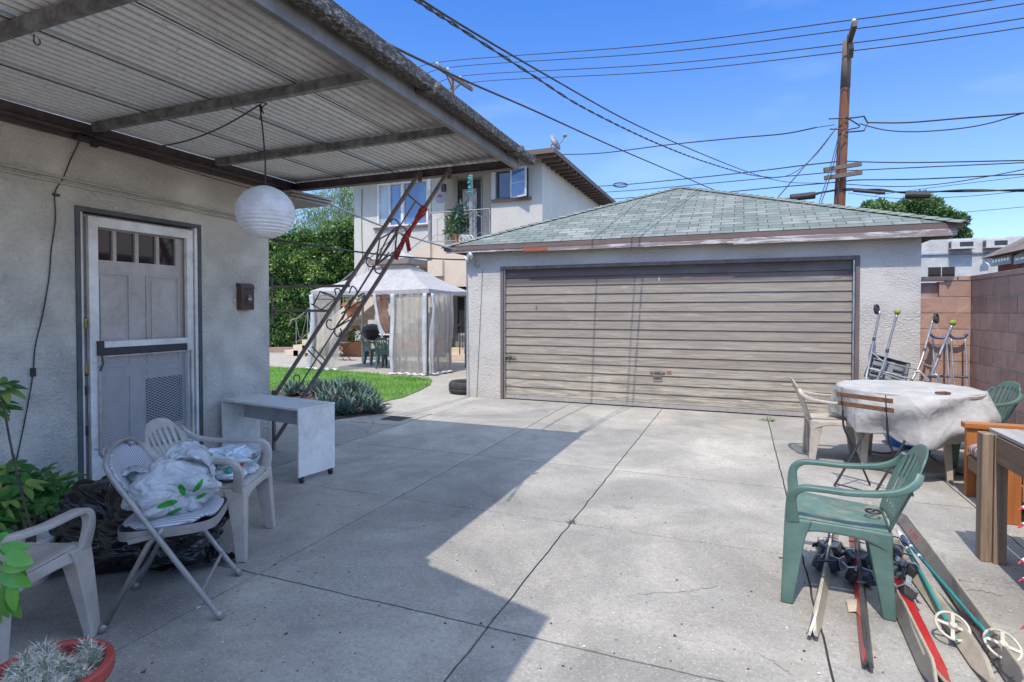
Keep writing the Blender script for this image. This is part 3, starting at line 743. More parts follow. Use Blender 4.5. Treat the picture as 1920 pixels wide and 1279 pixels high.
# cord running down the wall, and the one to the lantern
P = [onX(*p, HX + .012) for p in [(150, 262), (132, 300), (118, 335), (103, 362), (104, 410), (96, 470), (92, 520), (80, 590), (66, 650), (62, 700), (52, 760), (38, 830), (26, 885)]]
t = thing('extension_cord', 'thin black electric cord hanging crookedly down the stucco wall left of the door', 'cord', P[-1])
b = MB(); b.tube(spline(P, 5), .0045, 6); b.build('cable', M['cord'], t, smooth=True)
c = onX(62, 698, HX + .015); b = MB(); b.box((c.x - .012, c.y - .014, c.z - .03), (c.x + .012, c.y + .014, c.z + .03)); b.build('inline_switch', M['cord'], t, bevel=.004)
c = onX(103, 365, HX + .015); b = MB(); b.box((c.x - .012, c.y - .012, c.z - .008), (c.x + .004, c.y + .03, c.z + .008)); b.build('clip', M['cord'], t)
J = Vector((-4.43, 2.66, 2.70)); TIE = Vector((-2.83, 2.73, 2.755))
b = MB(); P = [J, (-4.35, 2.72, 2.665), (-4.05, 2.76, 2.62), (-3.6, 2.76, 2.61), (-3.2, 2.75, 2.66), TIE]
b.tube(spline(P, 6), .005, 6); tag(b.build('lantern_cable', M['cord'], smooth=True), 'black cable sagging under the canopy from the house beam to the lantern tie', 'cable')
b = MB(); P = [J + Vector((0, 0, .02)), (-4.47, 3.3, 2.68), (-4.47, 4.0, 2.655), (-4.48, 4.5, 2.66)]
b.tube(spline(P, 6), .004, 6); tag(b.build('beam_cable', M['cord'], smooth=True), 'thin black cable running along the top of the house wall below the beam', 'cable')
b = MB(); b.box((J.x - .05, J.y - .06, J.z - .01), (J.x + .02, J.y + .04, J.z + .02)); b.box((J.x - .03, J.y + .045, J.z - .04), (J.x + .01, J.y + .085, J.z + .02))
tag(b.build('plug_adapter', M['black'], bevel=.005), 'black plug and grey adapter where the cords meet at the beam', 'plug')

# ---------------------------------------------------------------- corrugated canopy
can = thing('patio_canopy', 'rusting corrugated metal patio canopy on steel beams with a scrollwork bracket', 'canopy', (HX, 4.6, 0))
Z0 = 2.838
seams = [-4.47, -3.83, -3.20, -2.50, -1.86]
for i in range(4):
    x0, x1 = seams[i], seams[i + 1] + .03
    b = MB(); n = int((x1 - x0) / .068 * 8)
    b.grid(lambda u, v: (x0 + (x1 - x0) * u, 1.14 + 3.74 * v, Z0 + .006 * i + .0080 * math.cos(2 * PI * (x0 + (x1 - x0) * u) / .068) + .004 * noise.noise(Vector((x0 + u, v * 3, 0)))), n, 8)
    b.build('roof_panel', M['corrugated'], can, smooth=True, solid=.0015)
for i in (1, 2, 3):
    b = MB(); b.box((seams[i] - .004, 1.16, Z0 - .016), (seams[i] + .003, 4.86, Z0 - .012)); b.build('seam', M['cord'], can)
b = MB(); b.box((-4.525, 1.15, 2.735), (-4.455, 4.76, 2.825)); b.box((-4.525, 1.15, 2.7), (-4.50, 4.74, 2.7345)); b.box((-4.4545, 1.15, 2.735), (-4.42, 4.76, 2.745)); b.build('house_beam', M['beam'], can, bevel=.002)
b = MB(); b.box((-4.50, 4.762, 2.735), (-1.93, 4.80, 2.822)); b.box((-4.50, 4.7615, 2.735), (-1.93, 4.72, 2.741)); b.build('front_beam', M['beam'], can, bevel=.002)
b = MB(); b.box((-1.928, 1.15, 2.745), (-1.888, 4.82, 2.865)); b.build('edge_beam', M['edge_beam'], can, bevel=.002)
for Y in (3.76, 2.71, 1.62):
    b = MB(); b.box((-4.418, Y - .02, 2.768), (-1.93, Y - .014, 2.828)); b.box((-4.418, Y - .014, 2.768), (-1.93, Y + .025, 2.774)); b.box((-4.418, Y - .014, 2.822), (-1.93, Y + .025, 2.828))
    b.build('rafter', M['galv'], can)
    b = MB(); b.box((-4.4195, Y + .03, 2.75), (-4.36, Y + .036, 2.815)); 
    for dz in (.02, .045): b.lathe([(.008, 0), (.008, .008), (0, .009)], (-4.39, Y + .036, 2.75 + dz), 6, (0, 1, 0))
    b.build('bracket', M['beam'], can)
b = MB(); NG = 130                                    # the thick weathered gutter along the outer edge
def gut(u, v):
    y = 1.13 + u * 3.86; a = v * 2 * PI
    sag = .008 * math.sin(u * 5)
    wx, wz = .042, .048 - .014 * u
    q = 1 + .03 * noise.noise(Vector((u * 90, math.cos(a) * 1.5, math.sin(a) * 1.5)))
    n_ = .25
    cx = math.copysign(abs(math.cos(a)) ** n_, math.cos(a)); cz = math.copysign(abs(math.sin(a)) ** n_, math.sin(a))
    return (-1.822 + wx * cx * q, y, 2.868 + wz * cz * q + sag * .5 - .012 * u)
b.grid(lambda v, u: gut(u, v), 14, NG, wrap=True)
b.f.append(tuple(range(14))[::-1]); b.f.append(tuple(NG * 14 + k for k in range(14)))
gt = b.build('gutter', M['gutter'], can, smooth=False)
for y in (3.1, 4.55):
    b = MB(); b.tube([(-1.885, y - .05, 2.83), (-1.83, y - .02, 2.81), (-1.765, y, 2.83), (-1.752, y + .01, 2.87)], [.010, .014, .014, .01], 8, flat=2.0); b.build('strap', M['gutter'], gt, smooth=True)
b = MB()
b.tube(spline([(-3.25, 1.72, 2.82), (-3.25, 1.72, 2.78), (-3.22, 1.72, 2.76), (-3.20, 1.72, 2.77), (-3.21, 1.72, 2.785)], 4), .004, 6)
b.build('hook', M['iron'], can)
# scrollwork bracket under the front corner
BY = 4.50
def bp(px, py):                                       # a point in the bracket's slightly leaning plane
    y = BY
    for _ in range(3):
        p = onY(px, py, y); y = BY + (4.67 - BY) * max(0, (p.z - .3) / 2.445)
    return p
brace = MB()
A0, A1 = Vector((-4.50, BY, .56)), Vector((-2.86, 4.67, 2.745)); B0, B1 = Vector((-4.49, BY, .10)), Vector((-2.54, 4.67, 2.745))
brace.bar(A0, A1, .03); brace.bar(B0, B1, .03); brace.bar((-4.51, BY, 0), (-4.51, BY, .62), .028); brace.bar((-4.52, BY, 1.33), (-4.52, BY, 1.80), .008, .02)
H0, H1 = bp(512, 541), bp(655, 536); K0, K1 = bp(512, 585), bp(622, 583)
brace.bar((-4.52, BY, 1.70), bp(655, 536), .027); brace.bar((-4.52, BY, 1.455), bp(620, 583), .027)
br = brace.build('bracket_bars', M['iron'], can)
sw = MB()
def wire(pix, r=.0075, n=5): sw.tube(spline([bp(*p) for p in pix], n), r, 6)
def straight(pix, r=.0075): sw.tube([bp(*p) for p in pix], r, 6)
straight([(780, 376), (560, 726)]); straight([(765, 365), (792, 388)]); straight([(712, 448), (745, 430)])
wire([(733, 418), (735, 412), (742, 412), (748, 420), (746, 432), (738, 448), (708, 492)]); wire([(752, 440), (760, 442), (762, 434), (756, 425), (745, 426), (730, 440), (705, 490)])
straight([(712, 448), (704, 498)]); straight([(704, 498), (742, 470)]); straight([(741, 470), (745, 430)])
wire([(697, 488), (690, 483), (687, 492), (693, 500), (705, 497), (716, 488), (730, 473)]); wire([(703, 500), (704, 509), (712, 513), (718, 506), (716, 500)])
for ox in (0,):
    wire([(588, 571), (600, 547), (628, 560), (603, 581), (584, 570)], n=1); wire([(600, 547), (618, 552), (634, 562), (640, 552), (636, 542), (628, 543), (630, 553)])
    straight([(588, 561), (640, 561)], .005)
wire([(655, 550), (660, 537), (668, 543), (668, 552), (655, 566)]); wire([(672, 556), (682, 550), (683, 561), (676, 566), (668, 570), (640, 588)])
wire([(648, 575), (660, 562), (668, 552)]); straight([(642, 600), (662, 556)], .005); straight([(634, 612), (660, 590)])
wire([(622, 601), (615, 600), (612, 609), (618, 617), (628, 616), (655, 600)]); wire([(628, 617), (628, 626), (634, 631), (640, 624), (638, 616)])
straight([(585, 650), (612, 678)]); straight([(578, 657), (604, 684)]); wire([(551, 713), (552, 705), (560, 704), (562, 713), (558, 722), (552, 730)])
straight([(628, 616), (700, 500)], .005)
sw.build('scrollwork', M['iron'], br, smooth=True)
b = MB()
for p in (A1, B1):
    b = MB(); b.box((p.x - .02, 4.70, 2.69), (p.x + .02, 4.7155, 2.80))
    for s_ in (-.03, .03): b.lathe([(.007, 0), (.007, .008), (0, .009)], (p.x + s_, 4.713, 2.77), 6, (0, -1, 0))
    b.build('bolt_plate', M['iron'], br)

b = MB()                                              # patterned red cloth tied round the outer bar
for i, (w0) in enumerate((0,)):
    d = (B1 - B0).normalized(); s_ = Vector((d.z, 0, -d.x))
    base = B0 + (B1 - B0) * .93 ; p0 = bp(800, 388)
    def cl(u, v):
        l = .40 * u; c = p0 + Vector((0, -.022, 0)) - d * l
        wd = (.032 + .012 * math.sin(u * 9) - .012 * u)
        return c + s_ * ((v - .5) * 2 * wd) + Vector((0, -.012 * math.sin(v * PI) - .006 * math.sin(v * 14 + u * 20), 0))
    b.grid(cl, 24, 8)
    for q, (dx, dz) in enumerate(((-.10, -.19), (.03, -.15))):
        st = p0 - d * (.33 if q else .37) + Vector((0, -.025, 0))
        b.grid(lambda u, v: st + Vector((dx * u + (v - .5) * .045, -.01 * math.sin(v * 9), dz * u + .25 * dx * (v - .5) * 1)), 8, 4)
tag(b.build('bandana', M['red_cloth'], smooth=True, solid=.003), 'red patterned cloth tied around the sloping bracket bar', 'cloth')

# lantern
lan = thing('paper_lantern', 'round white paper lantern hanging on a black cord from the canopy rafter', 'lantern', (-2.815, 2.745, 2.75))
LC = Vector((-2.812, 2.752, 2.078)); LR = .177
b = MB(); n = 210
prof = []
for i in range(n + 1):
    a = rad(14) + (PI - rad(28)) * i / n
    rr = 1 + .028 * abs(math.sin(17.5 * PI * i / n)) ** .7 - .02
    prof.append((a, rr))
nseg = 40
vs = []; 
for a, rr in prof:
    for k in range(nseg):
        f_ = 2 * PI * k / nseg; q = 1 + .004 * math.cos(f_ * 8) + .01 * noise.noise(Vector((f_ * 2, a * 5, 0)))
        vs.append((LC.x + LR * math.sin(a) * rr * q * math.cos(f_), LC.y + LR * math.sin(a) * rr * q * math.sin(f_), LC.z - LR * .93 * math.cos(a) * rr))
b.add(vs, [(i * nseg + k, i * nseg + (k + 1) % nseg, (i + 1) * nseg + (k + 1) % nseg, (i + 1) * nseg + k) for i in range(n) for k in range(nseg)])
b.build('shade', M['paper'], lan, smooth=True)
b = MB(); b.tube(arc((LC.x, LC.y, LC.z - LR * .9), LR * .25, 0, 2 * PI, 24, (1, 0, 0), (0, 1, 0))[:-1], .003, 6, closed=True); b.tube(arc((LC.x, LC.y, LC.z + LR * .9), LR * .25, 0, 2 * PI, 24, (1, 0, 0), (0, 1, 0))[:-1], .003, 6, closed=True)
b.tube([(LC.x - LR * .25, LC.y, LC.z + LR * .9), (LC.x + LR * .25, LC.y, LC.z + LR * .9)], .002, 6)
b.tube([(LC.x, LC.y, LC.z + LR * .9), (LC.x, LC.y, LC.z + .02)], .004, 6); b.lathe([(0, -.05), (.018, -.03), (.022, 0), (.014, .03), (.012, .05)], (LC.x, LC.y, LC.z), 12)
b.build('wire_frame', M['white_paint'], lan)
b = MB(); b.tube(spline([TIE, (-2.82, 2.742, 2.6), (-2.81, 2.75, 2.4), (LC.x, LC.y, LC.z + LR * .9)], 5), .005, 6)
b.tube(spline([(-2.83, 2.75, 2.84), (-2.84, 2.745, 2.79), (-2.835, 2.75, 2.74), (-2.81, 2.74, 2.70)], 4), .004, 6); b.tube(spline([(-2.83, 2.74, 2.80), (-2.80, 2.72, 2.78), (-2.85, 2.72, 2.77), (-2.79, 2.75, 2.765), (-2.84, 2.76, 2.75), (-2.85, 2.75, 2.67)], 4), .0035, 6)
b.build('cord', M['cord'], lan, smooth=True)

# ---------------------------------------------------------------- garage
GY = 8.53
gar = thing('garage', 'pale stucco garage with a wide brown board door and green shingled hip roof', 'garage', (-1.1, GY, 0))
GX0, GX1, DX0, DX1, DZ = -4.29, 2.11, -3.66, 1.445, 2.175
b = MB(); wall_holes(b, 'Y', GY, .16, GX0, GX1, 0, 2.49, [(DX0, DX1, -1, DZ)]); b.box((GX0, GY + .161, 0), (GX0 + .16, 14.2, 2.5)); b.box((GX1 - .16, GY + .161, 0), (GX1, 14.2, 2.5)); b.box((GX0 + .161, 14.05, 0), (GX1 - .161, 14.2, 2.5))
b.build('wall', M['stucco_garage'], gar)
b = MB(); frame(b, 'Y', GY - .012, .15, DX0, DX1, 0, DZ, .05, sides='lrt'); b.build('door_frame', M['oldframe'], gar, bevel=.003)
b = MB()
for x in (DX0 + .053, DX1 - .075):
    b = MB(); b.box((x, GY + .02, 0), (x + .022, GY + .05, DZ - .052)); b.build('door_track', M['alu'], gar)
b = MB(); D0, D1 = DX0 + .08, DX1 - .08; nb = 15; bh = (DZ - .05 - .07) / nb; yy = GY + .06
for i in range(nb):
    z0 = .075 + i * bh; z1 = z0 + bh - .004
    n0 = 1
    b.add([(D0, yy - .015, z0), (D1, yy - .015, z0), (D1, yy, z1), (D0, yy, z1), (D0, yy + .02, z0 + .001), (D1, yy + .02, z0 + .001), (D1, yy + .02, z1), (D0, yy + .02, z1)],
          [(0, 1, 2, 3), (1, 0, 4, 5), (3, 2, 6, 7), (0, 3, 7, 4), (2, 1, 5, 6)])
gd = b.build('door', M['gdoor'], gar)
b = MB(); b.box((D0, yy + .012, .02), (D1, yy + .05, DZ - .05)); b.build('backing', M['dark_paint'], gd)
b = MB(); b.box((D0 - .02, yy - .02, .012), (D1 + .02, yy + .012, .07)); b.build('bottom_rail', M['grey_wood'], gd)
hx_ = onY(1233, 700, yy - .02)
b = MB(); b.bar((hx_.x - .11, yy - .026, hx_.z + .02), (hx_.x + .11, yy - .026, hx_.z + .02), .012, .022); b.tube([(hx_.x - .06, yy - .03, hx_.z + .015), (hx_.x - .055, yy - .06, hx_.z - .04), (hx_.x + .055, yy - .06, hx_.z - .04), (hx_.x + .06, yy - .03, hx_.z + .015)], .007, 6)
b.box((hx_.x - .05, yy - .036, hx_.z - .045), (hx_.x + .05, yy - .02, hx_.z - .03)); b.build('handle', M['iron'], gd)
b = MB(); b.box((hx_.x + .13, yy - .0185, hx_.z - .005), (hx_.x + .2, yy - .014, hx_.z + .04)); b.build('rust_patch', pm('rust', (.42, .13, .05), (.30, .12, .06), 20, .9), gd)
lx_ = onY(955, 670, yy - .02)
b = MB(); b.box((lx_.x - .07, yy - .03, lx_.z - .012), (lx_.x + .04, yy - .018, lx_.z + .035)); b.bar((lx_.x - .10, yy - .036, lx_.z + .012), (lx_.x + .12, yy - .036, lx_.z + .012), .014); b.box((lx_.x - .01, yy - .05, lx_.z - .04), (lx_.x + .01, yy - .02, lx_.z + .0)); b.build('latch', M['iron'], gd)
for (px, py) in ((1236, 524), (1006, 577)):
    c = onY(px, py, yy - .012); b = MB(); b.box((c.x - .012, yy - .017, c.z - .03), (c.x + .012, yy - .006, c.z + .03)); b.build('pull_plate', M['alu'] if px > 1100 else M['iron'], gd)
b = MB(); q0, q1 = onY(905, 508, GY - .003), onY(894, 745, GY - .003)
for i in range(14):
    a, c = q0.lerp(q1, i / 14), q0.lerp(q1, (i + 1) / 14); b.bar((a.x + U(-.002, .002), GY - .003, a.z), (c.x, GY - .003, c.z), .010, .006)
b.build('conduit', M['trim_grey'], gar)
E0x, E1x, EY0, EY1, AX, AY, AZ, EZ = -4.61, 2.48, 8.33, 14.5, -1.09, 11.4, 3.86, 2.525
b = MB(); cs = [(E0x, EY0), (E1x, EY0), (E1x, EY1), (E0x, EY1)]; b.uv = []
for i in range(4):
    p, q = Vector((*cs[i], EZ)), Vector((*cs[(i + 1) % 4], EZ)); A = Vector((AX, AY, AZ)); e = (q - p).normalized(); mid = p + e * (A - p).dot(e); hgt = (A - mid).length
    N_ = 1
    b.add([p, q, A], [(0, 1, 2)]); b.uv += [(0, 0), ((q - p).length, 0), ((A - p).dot(e), hgt)]
rf = b.build('roof', M['shingle'], gar)
b = MB()
for i in range(4):                                    # hip caps
    p = Vector((*cs[i], EZ)); A = Vector((AX, AY, AZ)); L_ = (A - p).length; d = (A - p).normalized(); sd_ = Vector((-d.y, d.x, 0)).normalized()
    n = int(L_ / .145)
    for k in range(n):
        a = p + d * (k * .145 - .02); c = p + d * (k * .145 + .17)
        up_ = Vector((0, 0, .022)); lo_ = Vector((0, 0, .006))
        dr = .13 * .30
        b.add([a + up_, a + sd_ * .13 + up_ - Vector((0, 0, dr)), c + sd_ * .12 + lo_ - Vector((0, 0, dr)), c + lo_, c - sd_ * .12 + lo_ - Vector((0, 0, dr)), a - sd_ * .13 + up_ - Vector((0, 0, dr)),
               a + up_ - Vector((0, 0, .012)), a + sd_ * .13 + up_ - Vector((0, 0, dr + .012)), a - sd_ * .13 + up_ - Vector((0, 0, dr + .012))],
              [(0, 1, 2, 3), (0, 3, 4, 5), (0, 6, 7, 1), (0, 5, 8, 6)])
b.build('hip_cap', M['hipcap'], rf)
b = MB(); b.box((E0x, EY0, 2.448), (E1x, EY0 + .03, 2.518)); b.box((E0x, EY0 + .0305, 2.448), (E0x + .03, EY1, 2.518)); b.box((E1x - .03, EY0 + .0305, 2.448), (E1x, EY1, 2.518))
b.build('fascia', M['fascia'], gar)
b = MB(); b.box((E0x + 1.42, EY0 + .004, 2.385), (-.10, EY0 + .030, 2.4475)); b.box((-.099, EY0 + .001, 2.362), (E1x - .06, EY0 + .028, 2.4475)); b.box((E0x + .04, EY0 + .012, 2.41), (E0x + 1.419, EY0 + .03, 2.4475)); b.build('under_board', M['fascia_peel'], gar)
b = MB(); b.box((-3.19, EY0 - .001, 2.39), (-2.78, EY0 + .0035, 2.44)); b.build('red_fascia_patch', pm('red_primer', (.45, .10, .06), (.25, .08, .05), 12, .8), gar)
b = MB(); b.box((E0x + .031, EY0 + .031, 2.495), (E1x - .031, GY - .002, 2.512)); b.box((GX1 + .001, GY, 2.49), (E1x - .031, EY1 - .1, 2.51)); b.box((E0x + .031, GY, 2.49), (GX0 - .001, EY1 - .1, 2.51)); b.build('soffit', M['fascia'], gar)
b = MB()
for x in [E0x + .5 + k * .61 for k in range(11)]: b.box((x, EY0 + .032, 2.41), (x + .04, GY - .003, 2.4945))
b.box((GX1 + .002, 8.7, 2.36), (E1x - .04, 8.74, 2.505)); b.build('rafter_tail', M['fascia'], gar)

fl = thing('floodlight', 'twin outdoor floodlight with old glass bulbs under the left eave corner of the garage', 'lamp', (-4.2, GY, 2.3))
b = MB(); c = onY(886, 468, GY); b.lathe([(.05, 0), (.05, .03), (.02, .05), (0, .05)], (c.x, GY, c.z), 14, (0, -1, 0)); b.tube([(c.x, GY - .05, c.z), (c.x - .02, GY - .10, c.z - .02)], .014); b.tube([(c.x, GY - .05, c.z), (c.x + .02, GY - .1, c.z)], .014)
b.build('base', M['black'], fl)
c1 = onY(882, 484, GY - .12)
b = MB(); b.lathe([(.02, -.10), (.03, -.08), (.035, -.03), (.062, 0), (.06, .01), (0, .02)], (c1.x + .01, GY - .16, c1.z + .03), 18, Vector((-.1, -1, -.3)).normalized()); b.build('lamp_head', M['alu'], fl, smooth=True)
b = MB(); b.lathe([(0, -.085), (.022, -.08), (.026, -.03), (.055, 0), (.058, .012), (.03, .03), (0, .035)], (c1.x - .07, GY - .12, c1.z - .01), 18, Vector((-.6, -.2, -.45)).normalized()); b.build('lamp_head', M['white_paint'], fl, smooth=True)
b = MB(); b.tube(spline([(c1.x + .06, GY - .02, c1.z - .02), (c1.x + .05, GY - .04, c1.z - .12), (c1.x + .10, GY - .03, c1.z - .15), (c1.x + .12, GY - .02, c1.z - .1)], 5), .004, 6); b.build('wire', M['cord'], fl)

ty = thing('car_tyre', 'worn black tyre lying in front of the garage side corner by the path', 'tyre', (-4.6, 8.95, 0))
b = MB(); tc_ = Vector((-4.50, 8.95, .105))
b.lathe([(.19, -.07), (.21, -.095), (.27, -.105), (.30, -.085), (.315, -.05), (.315, -.02), (.305, -.015), (.305, -.005), (.315, 0), (.315, .05), (.30, .085), (.27, .105), (.21, .095), (.19, .07), (.19, -.07)], tc_, 36)
b.build('tread', M['rubber'], ty, smooth=False)

# ================================================================ APARTMENT BUILDING
AY_ = 16.0
def ax(px, py=420, Y=AY_): return onY(px, py, Y).x
apt = thing('apartment_building', 'two storey pale stucco apartment building with a balcony and outside stair behind the garage', 'building', (-9, AY_, 0))
X0, X1, X2, X3 = ax(664), ax(833), ax(921, 400), -5.505
wz = lambda px, py, Y=AY_: onY(px, py, Y).z
W1 = (ax(708), ax(803), wz(708, 424), wz(708, 348)); W1 = (W1[0], W1[1], 4.26, 5.72)
W2 = (ax(930, 350), ax(991, 350), 4.88, 5.76)
b = MB(); wall_holes(b, 'Y', AY_, .2, X0, X1, 0, 6.05, [W1]); wall_holes(b, 'Y', AY_, .2, X2, X3, 0, 6.05, [W2])
dX0, dX1 = ax(849, 400, 16.9), ax(905, 400, 16.9); G0 = (ax(846, 560, 16.9), ax(878, 560, 16.9), .7, 2.75)
wall_holes(b, 'Y', 16.9, .2, X1 - .0, X2, 0, 6.05, [(dX0, dX1, 3.5, 5.86), G0])
b.box((X1 - .2, AY_ + .201, 0), (X1, 17.1, 6.05)); b.box((X2, AY_ + .201, 0), (X2 + .2, 17.1, 6.05))
b.box((X3 - .2, AY_ + .201, 0), (X3, 23.5, 6.05)); b.box((X0, AY_ + .201, 0), (X0 + .2, 23.5, 6.05)); b.box((X0 + .2, 23.3, 0), (X3 - .2, 23.5, 6.05))
b.build('wall', M['stucco_apartment'], apt)
b = MB(); b.add([(X0 - .5, 15.3, 6.06), (X3 + .58, 15.3, 6.06), (X3 + .58, 24.1, 6.06), (X0 - .5, 24.1, 6.06), (-10.2, 18.5, 6.85), (-7.6, 18.5, 6.85), (-7.6, 21, 6.85), (-10.2, 21, 6.85)],
    [(0, 1, 5, 4), (1, 2, 6, 5), (2, 3, 7, 6), (3, 0, 4, 7), (4, 5, 6, 7), (3, 2, 1, 0)])
rfa = b.build('roof', pm('apartment_roof', (.30, .35, .32), (.22, .26, .24), 8, .95, 0, 40, .01), apt)
b = MB(); b.box((X0 - .52, 15.27, 5.93), (X3 + .6, 15.3, 6.07)); b.box((X3 + .581, 15.301, 5.93), (X3 + .61, 24.1, 6.07)); b.build('fascia', M['fascia'], rfa)
for k in range(19):
    y = 15.45 + k * .455
    b = MB(); b.box((X3 + .001, y, 5.86), (X3 + .57, y + .09, 6.055)); b.build('rafter_tail', M['fascia'], rfa)
b = MB(); frame(b, 'Y', AY_ - .02, .14, W1[0], W1[1], W1[2], W1[3], .06)
m1 = W1[0] + (W1[1] - W1[0]) * .50
b.box((m1 - .05, AY_ - .018, W1[2] + .06), (m1 + .05, AY_ + .1, W1[3] - .06)); q = W1[0] + (W1[1] - W1[0]) * .23
b.box((q, AY_ + .0, W1[2] + .06), (q + .05, AY_ + .09, W1[3] - .06))
wf = b.build('window', M['white_paint'], apt)
b = MB(); b.box((q + .05, AY_ + .06, W1[2] + .06), (W1[1] - .06, AY_ + .07, W1[3] - .06)); b.build('pane', M['win_blue'], wf)
b = MB(); b.box((W1[0] + .06, AY_ + .05, W1[2] + .06), (q, AY_ + .06, W1[3] - .06)); b.build('curtained_pane', M['win_curtain'], wf)
b = MB(); b.box((W1[0] - .12, AY_ - .08, W1[2] - .07), (W1[1] + .1, AY_ - .001, W1[2] - .001)); b.build('sill', M['fascia'], wf)
b = MB(); frame(b, 'Y', AY_ - .02, .14, W2[0], W2[1], W2[2], W2[3], .05); wf = b.build('window', M['trim_grey'], apt)
b = MB(); b.box((W2[0] + .05, AY_ + .06, W2[2] + .05), (W2[1] - .05, AY_ + .07, W2[3] - .05)); b.build('pane', M['win_dark'], wf)
b = MB(); b.box((W2[0] - .12, AY_ - .1, W2[2] - .08), (W2[1] + .1, AY_ - .001, W2[2] - .001)); b.build('sill', M['fascia'], wf)
b = MB(); c0, c1 = W2[0] + .52, W2[0] + 1.1
b.bar((c0, AY_ - .03, W2[2] + .02), (c0 + .55, AY_ - .24, W2[2] + .02), .05); b.bar((c0, AY_ - .03, W2[3] - .02), (c0 + .55, AY_ - .24, W2[3] - .02), .05); b.bar((c0, AY_ - .03, (W2[2] + W2[3]) / 2), (c0 + .55, AY_ - .24, (W2[2] + W2[3]) / 2), .03)
for t_ in (0, 1): b.bar((c0 + .55 * t_, AY_ - .03 - .21 * t_, W2[2]), (c0 + .55 * t_, AY_ - .03 - .21 * t_, W2[3]), .05)
cs_ = b.build('open_casement', M['far_ac'], wf)
b = MB(); b.add([(c0, AY_ - .03, W2[2]), (c0 + .55, AY_ - .24, W2[2]), (c0 + .55, AY_ - .24, W2[3]), (c0, AY_ - .03, W2[3])], [(0, 1, 2, 3)]); b.build('casement_pane', M['win_blue'], cs_, solid=.006)
# upstairs door with a crossed diamond pattern
b = MB(); frame(b, 'Y', 16.88, .1, dX0, dX1, 3.5, 5.86, .06, sides='lrt'); dfr = b.build('upstairs_door', M['greypaint'], apt)
b = MB(); b.box((dX0 + .06, 16.93, 3.5), (dX1 - .06, 16.96, 5.80)); b.build('leaf', M['dark_paint'], dfr)
b = MB(); cxm = dX0 + .62
for sgn in (-1, 1):
    for k in range(3):
        z = 4.0 + k * .6; b.bar((cxm - .3 * sgn, 16.925 - .003 * sgn, z - .3), (cxm + .3 * sgn, 16.925 - .003 * sgn, z + .3 + .0), .035, .01)
b.build('lattice', M['black'], dfr)
b = MB(); b.box((cxm - .26, 16.926, 3.8), (cxm + .26, 16.929, 5.5)); b.build('screen_panel', M['far_ac'], dfr)
b = MB(); frame(b, 'Y', 16.88, .1, G0[0], G0[1], G0[2], G0[3], .06, sides='lrt'); b.box((G0[0] + .06, 16.93, .7), (G0[1] - .06, 16.96, 2.69)); b.build('ground_floor_door', M['dark_paint'], apt)
# balcony, stair
BYF = 14.3; BZ = onY(830, 460, BYF).z; xa0 = onY(802, 430, BYF).x
b = MB(); b.box((xa0, BYF, BZ - .20), (X2 + .6, AY_ - .001, BZ)); b.box((X1 + .001, AY_ + .001, BZ - .22), (X2 - .001, 16.89, BZ))
b.build('balcony_slab', M['stucco_stair'], apt)
SX0, SX1, SY0, SY1 = onY(548, 655, 14.2).x, xa0 + .1, 14.2, 15.3
b = MB(); n = 19
for k in range(n):
    xa = SX0 + (SX1 - SX0) * k / n - (.30 - .1 * k if k < 3 else 0); za = BZ * (k + 1) / n - .0
    b.box((xa, SY0 - (.03 if k < 3 else 0), max(0, za - .42)), (SX0 + (SX1 - SX0) * (k + 1) / n - .001, SY1, za))
st_ = b.build('stair', M['stucco_stair'], apt)
b = MB(); rs = lambda x: BZ * (x - SX0) / (SX1 - SX0); a_ = [(SX0 + .75, rs(SX0 + .75) - .55), (SX1 + .1, BZ - .35), (SX1 + .1, BZ + .12), (SX0 + .75, rs(SX0 + .75) + .22)]
b.add([(x, SY0 - .12, z) for x, z in a_] + [(x, SY0 - .001, z) for x, z in a_], [(0, 1, 2, 3), (7, 6, 5, 4), (0, 4, 5, 1), (1, 5, 6, 2), (2, 6, 7, 3), (3, 7, 4, 0)])
b.build('stringer', M['stucco_stair'], st_)
b = MB(); b.box((SX1 + .02, SY0 - .12, BZ - .9), (SX1 + .5, SY0 - .001, BZ - .45)); b.box((SX1 + .02, SY0 + .0, BZ - 1.2), (SX1 + 2.6, BYF - .001, BZ - .001)); b.build('landing_block', M['stucco_stair'], apt)
b = MB(); R_ = lambda x: BZ * (x - SX0) / (SX1 - SX0) + .18
def rail(x): return Vector((x, SY0 + .02, R_(x) + .9))
b.tube([rail(SX0 + .1) + Vector((-.24, 0, -.16)), rail(SX0 + .1) + Vector((-.12, 0, .02)), rail(SX0 + .2), rail(SX1)], .02, 6); b.tube([(SX0 + .15, SY0 + .02, R_(SX0 + .15) + .15), (SX1, SY0 + .02, R_(SX1) + .15)], .014, 6)
for k in range(10):
    x = SX0 + .15 + k * .47; b.tube([(x, SY0 + .02, R_(x) - .15), (x, SY0 + .02, R_(x) + .9)], .012, 5)
    if k < 9:
        x2 = x + .47; b.tube(spline([(x, SY0 + .02, R_(x) + .85), (x + .12, SY0 + .02, R_(x) + .35), (x + .235, SY0 + .02, R_(x + .235) + .25), (x + .35, SY0 + .02, R_(x2) + .45), (x2, SY0 + .02, R_(x2) + .85)], 4), .008, 5)
b.build('stair_rail', M['greypaint'], st_)
b = MB(); xa, xb, yy2 = onY(807, 430, 14.33).x, onY(918, 430, 14.33).x, 14.33
b.tube([(xa, yy2, BZ + .95), (xb, yy2, BZ + .95)], .018, 6); b.tube([(xa, yy2, BZ + .12), (xb, yy2, BZ + .12)], .012, 6)
n = 4
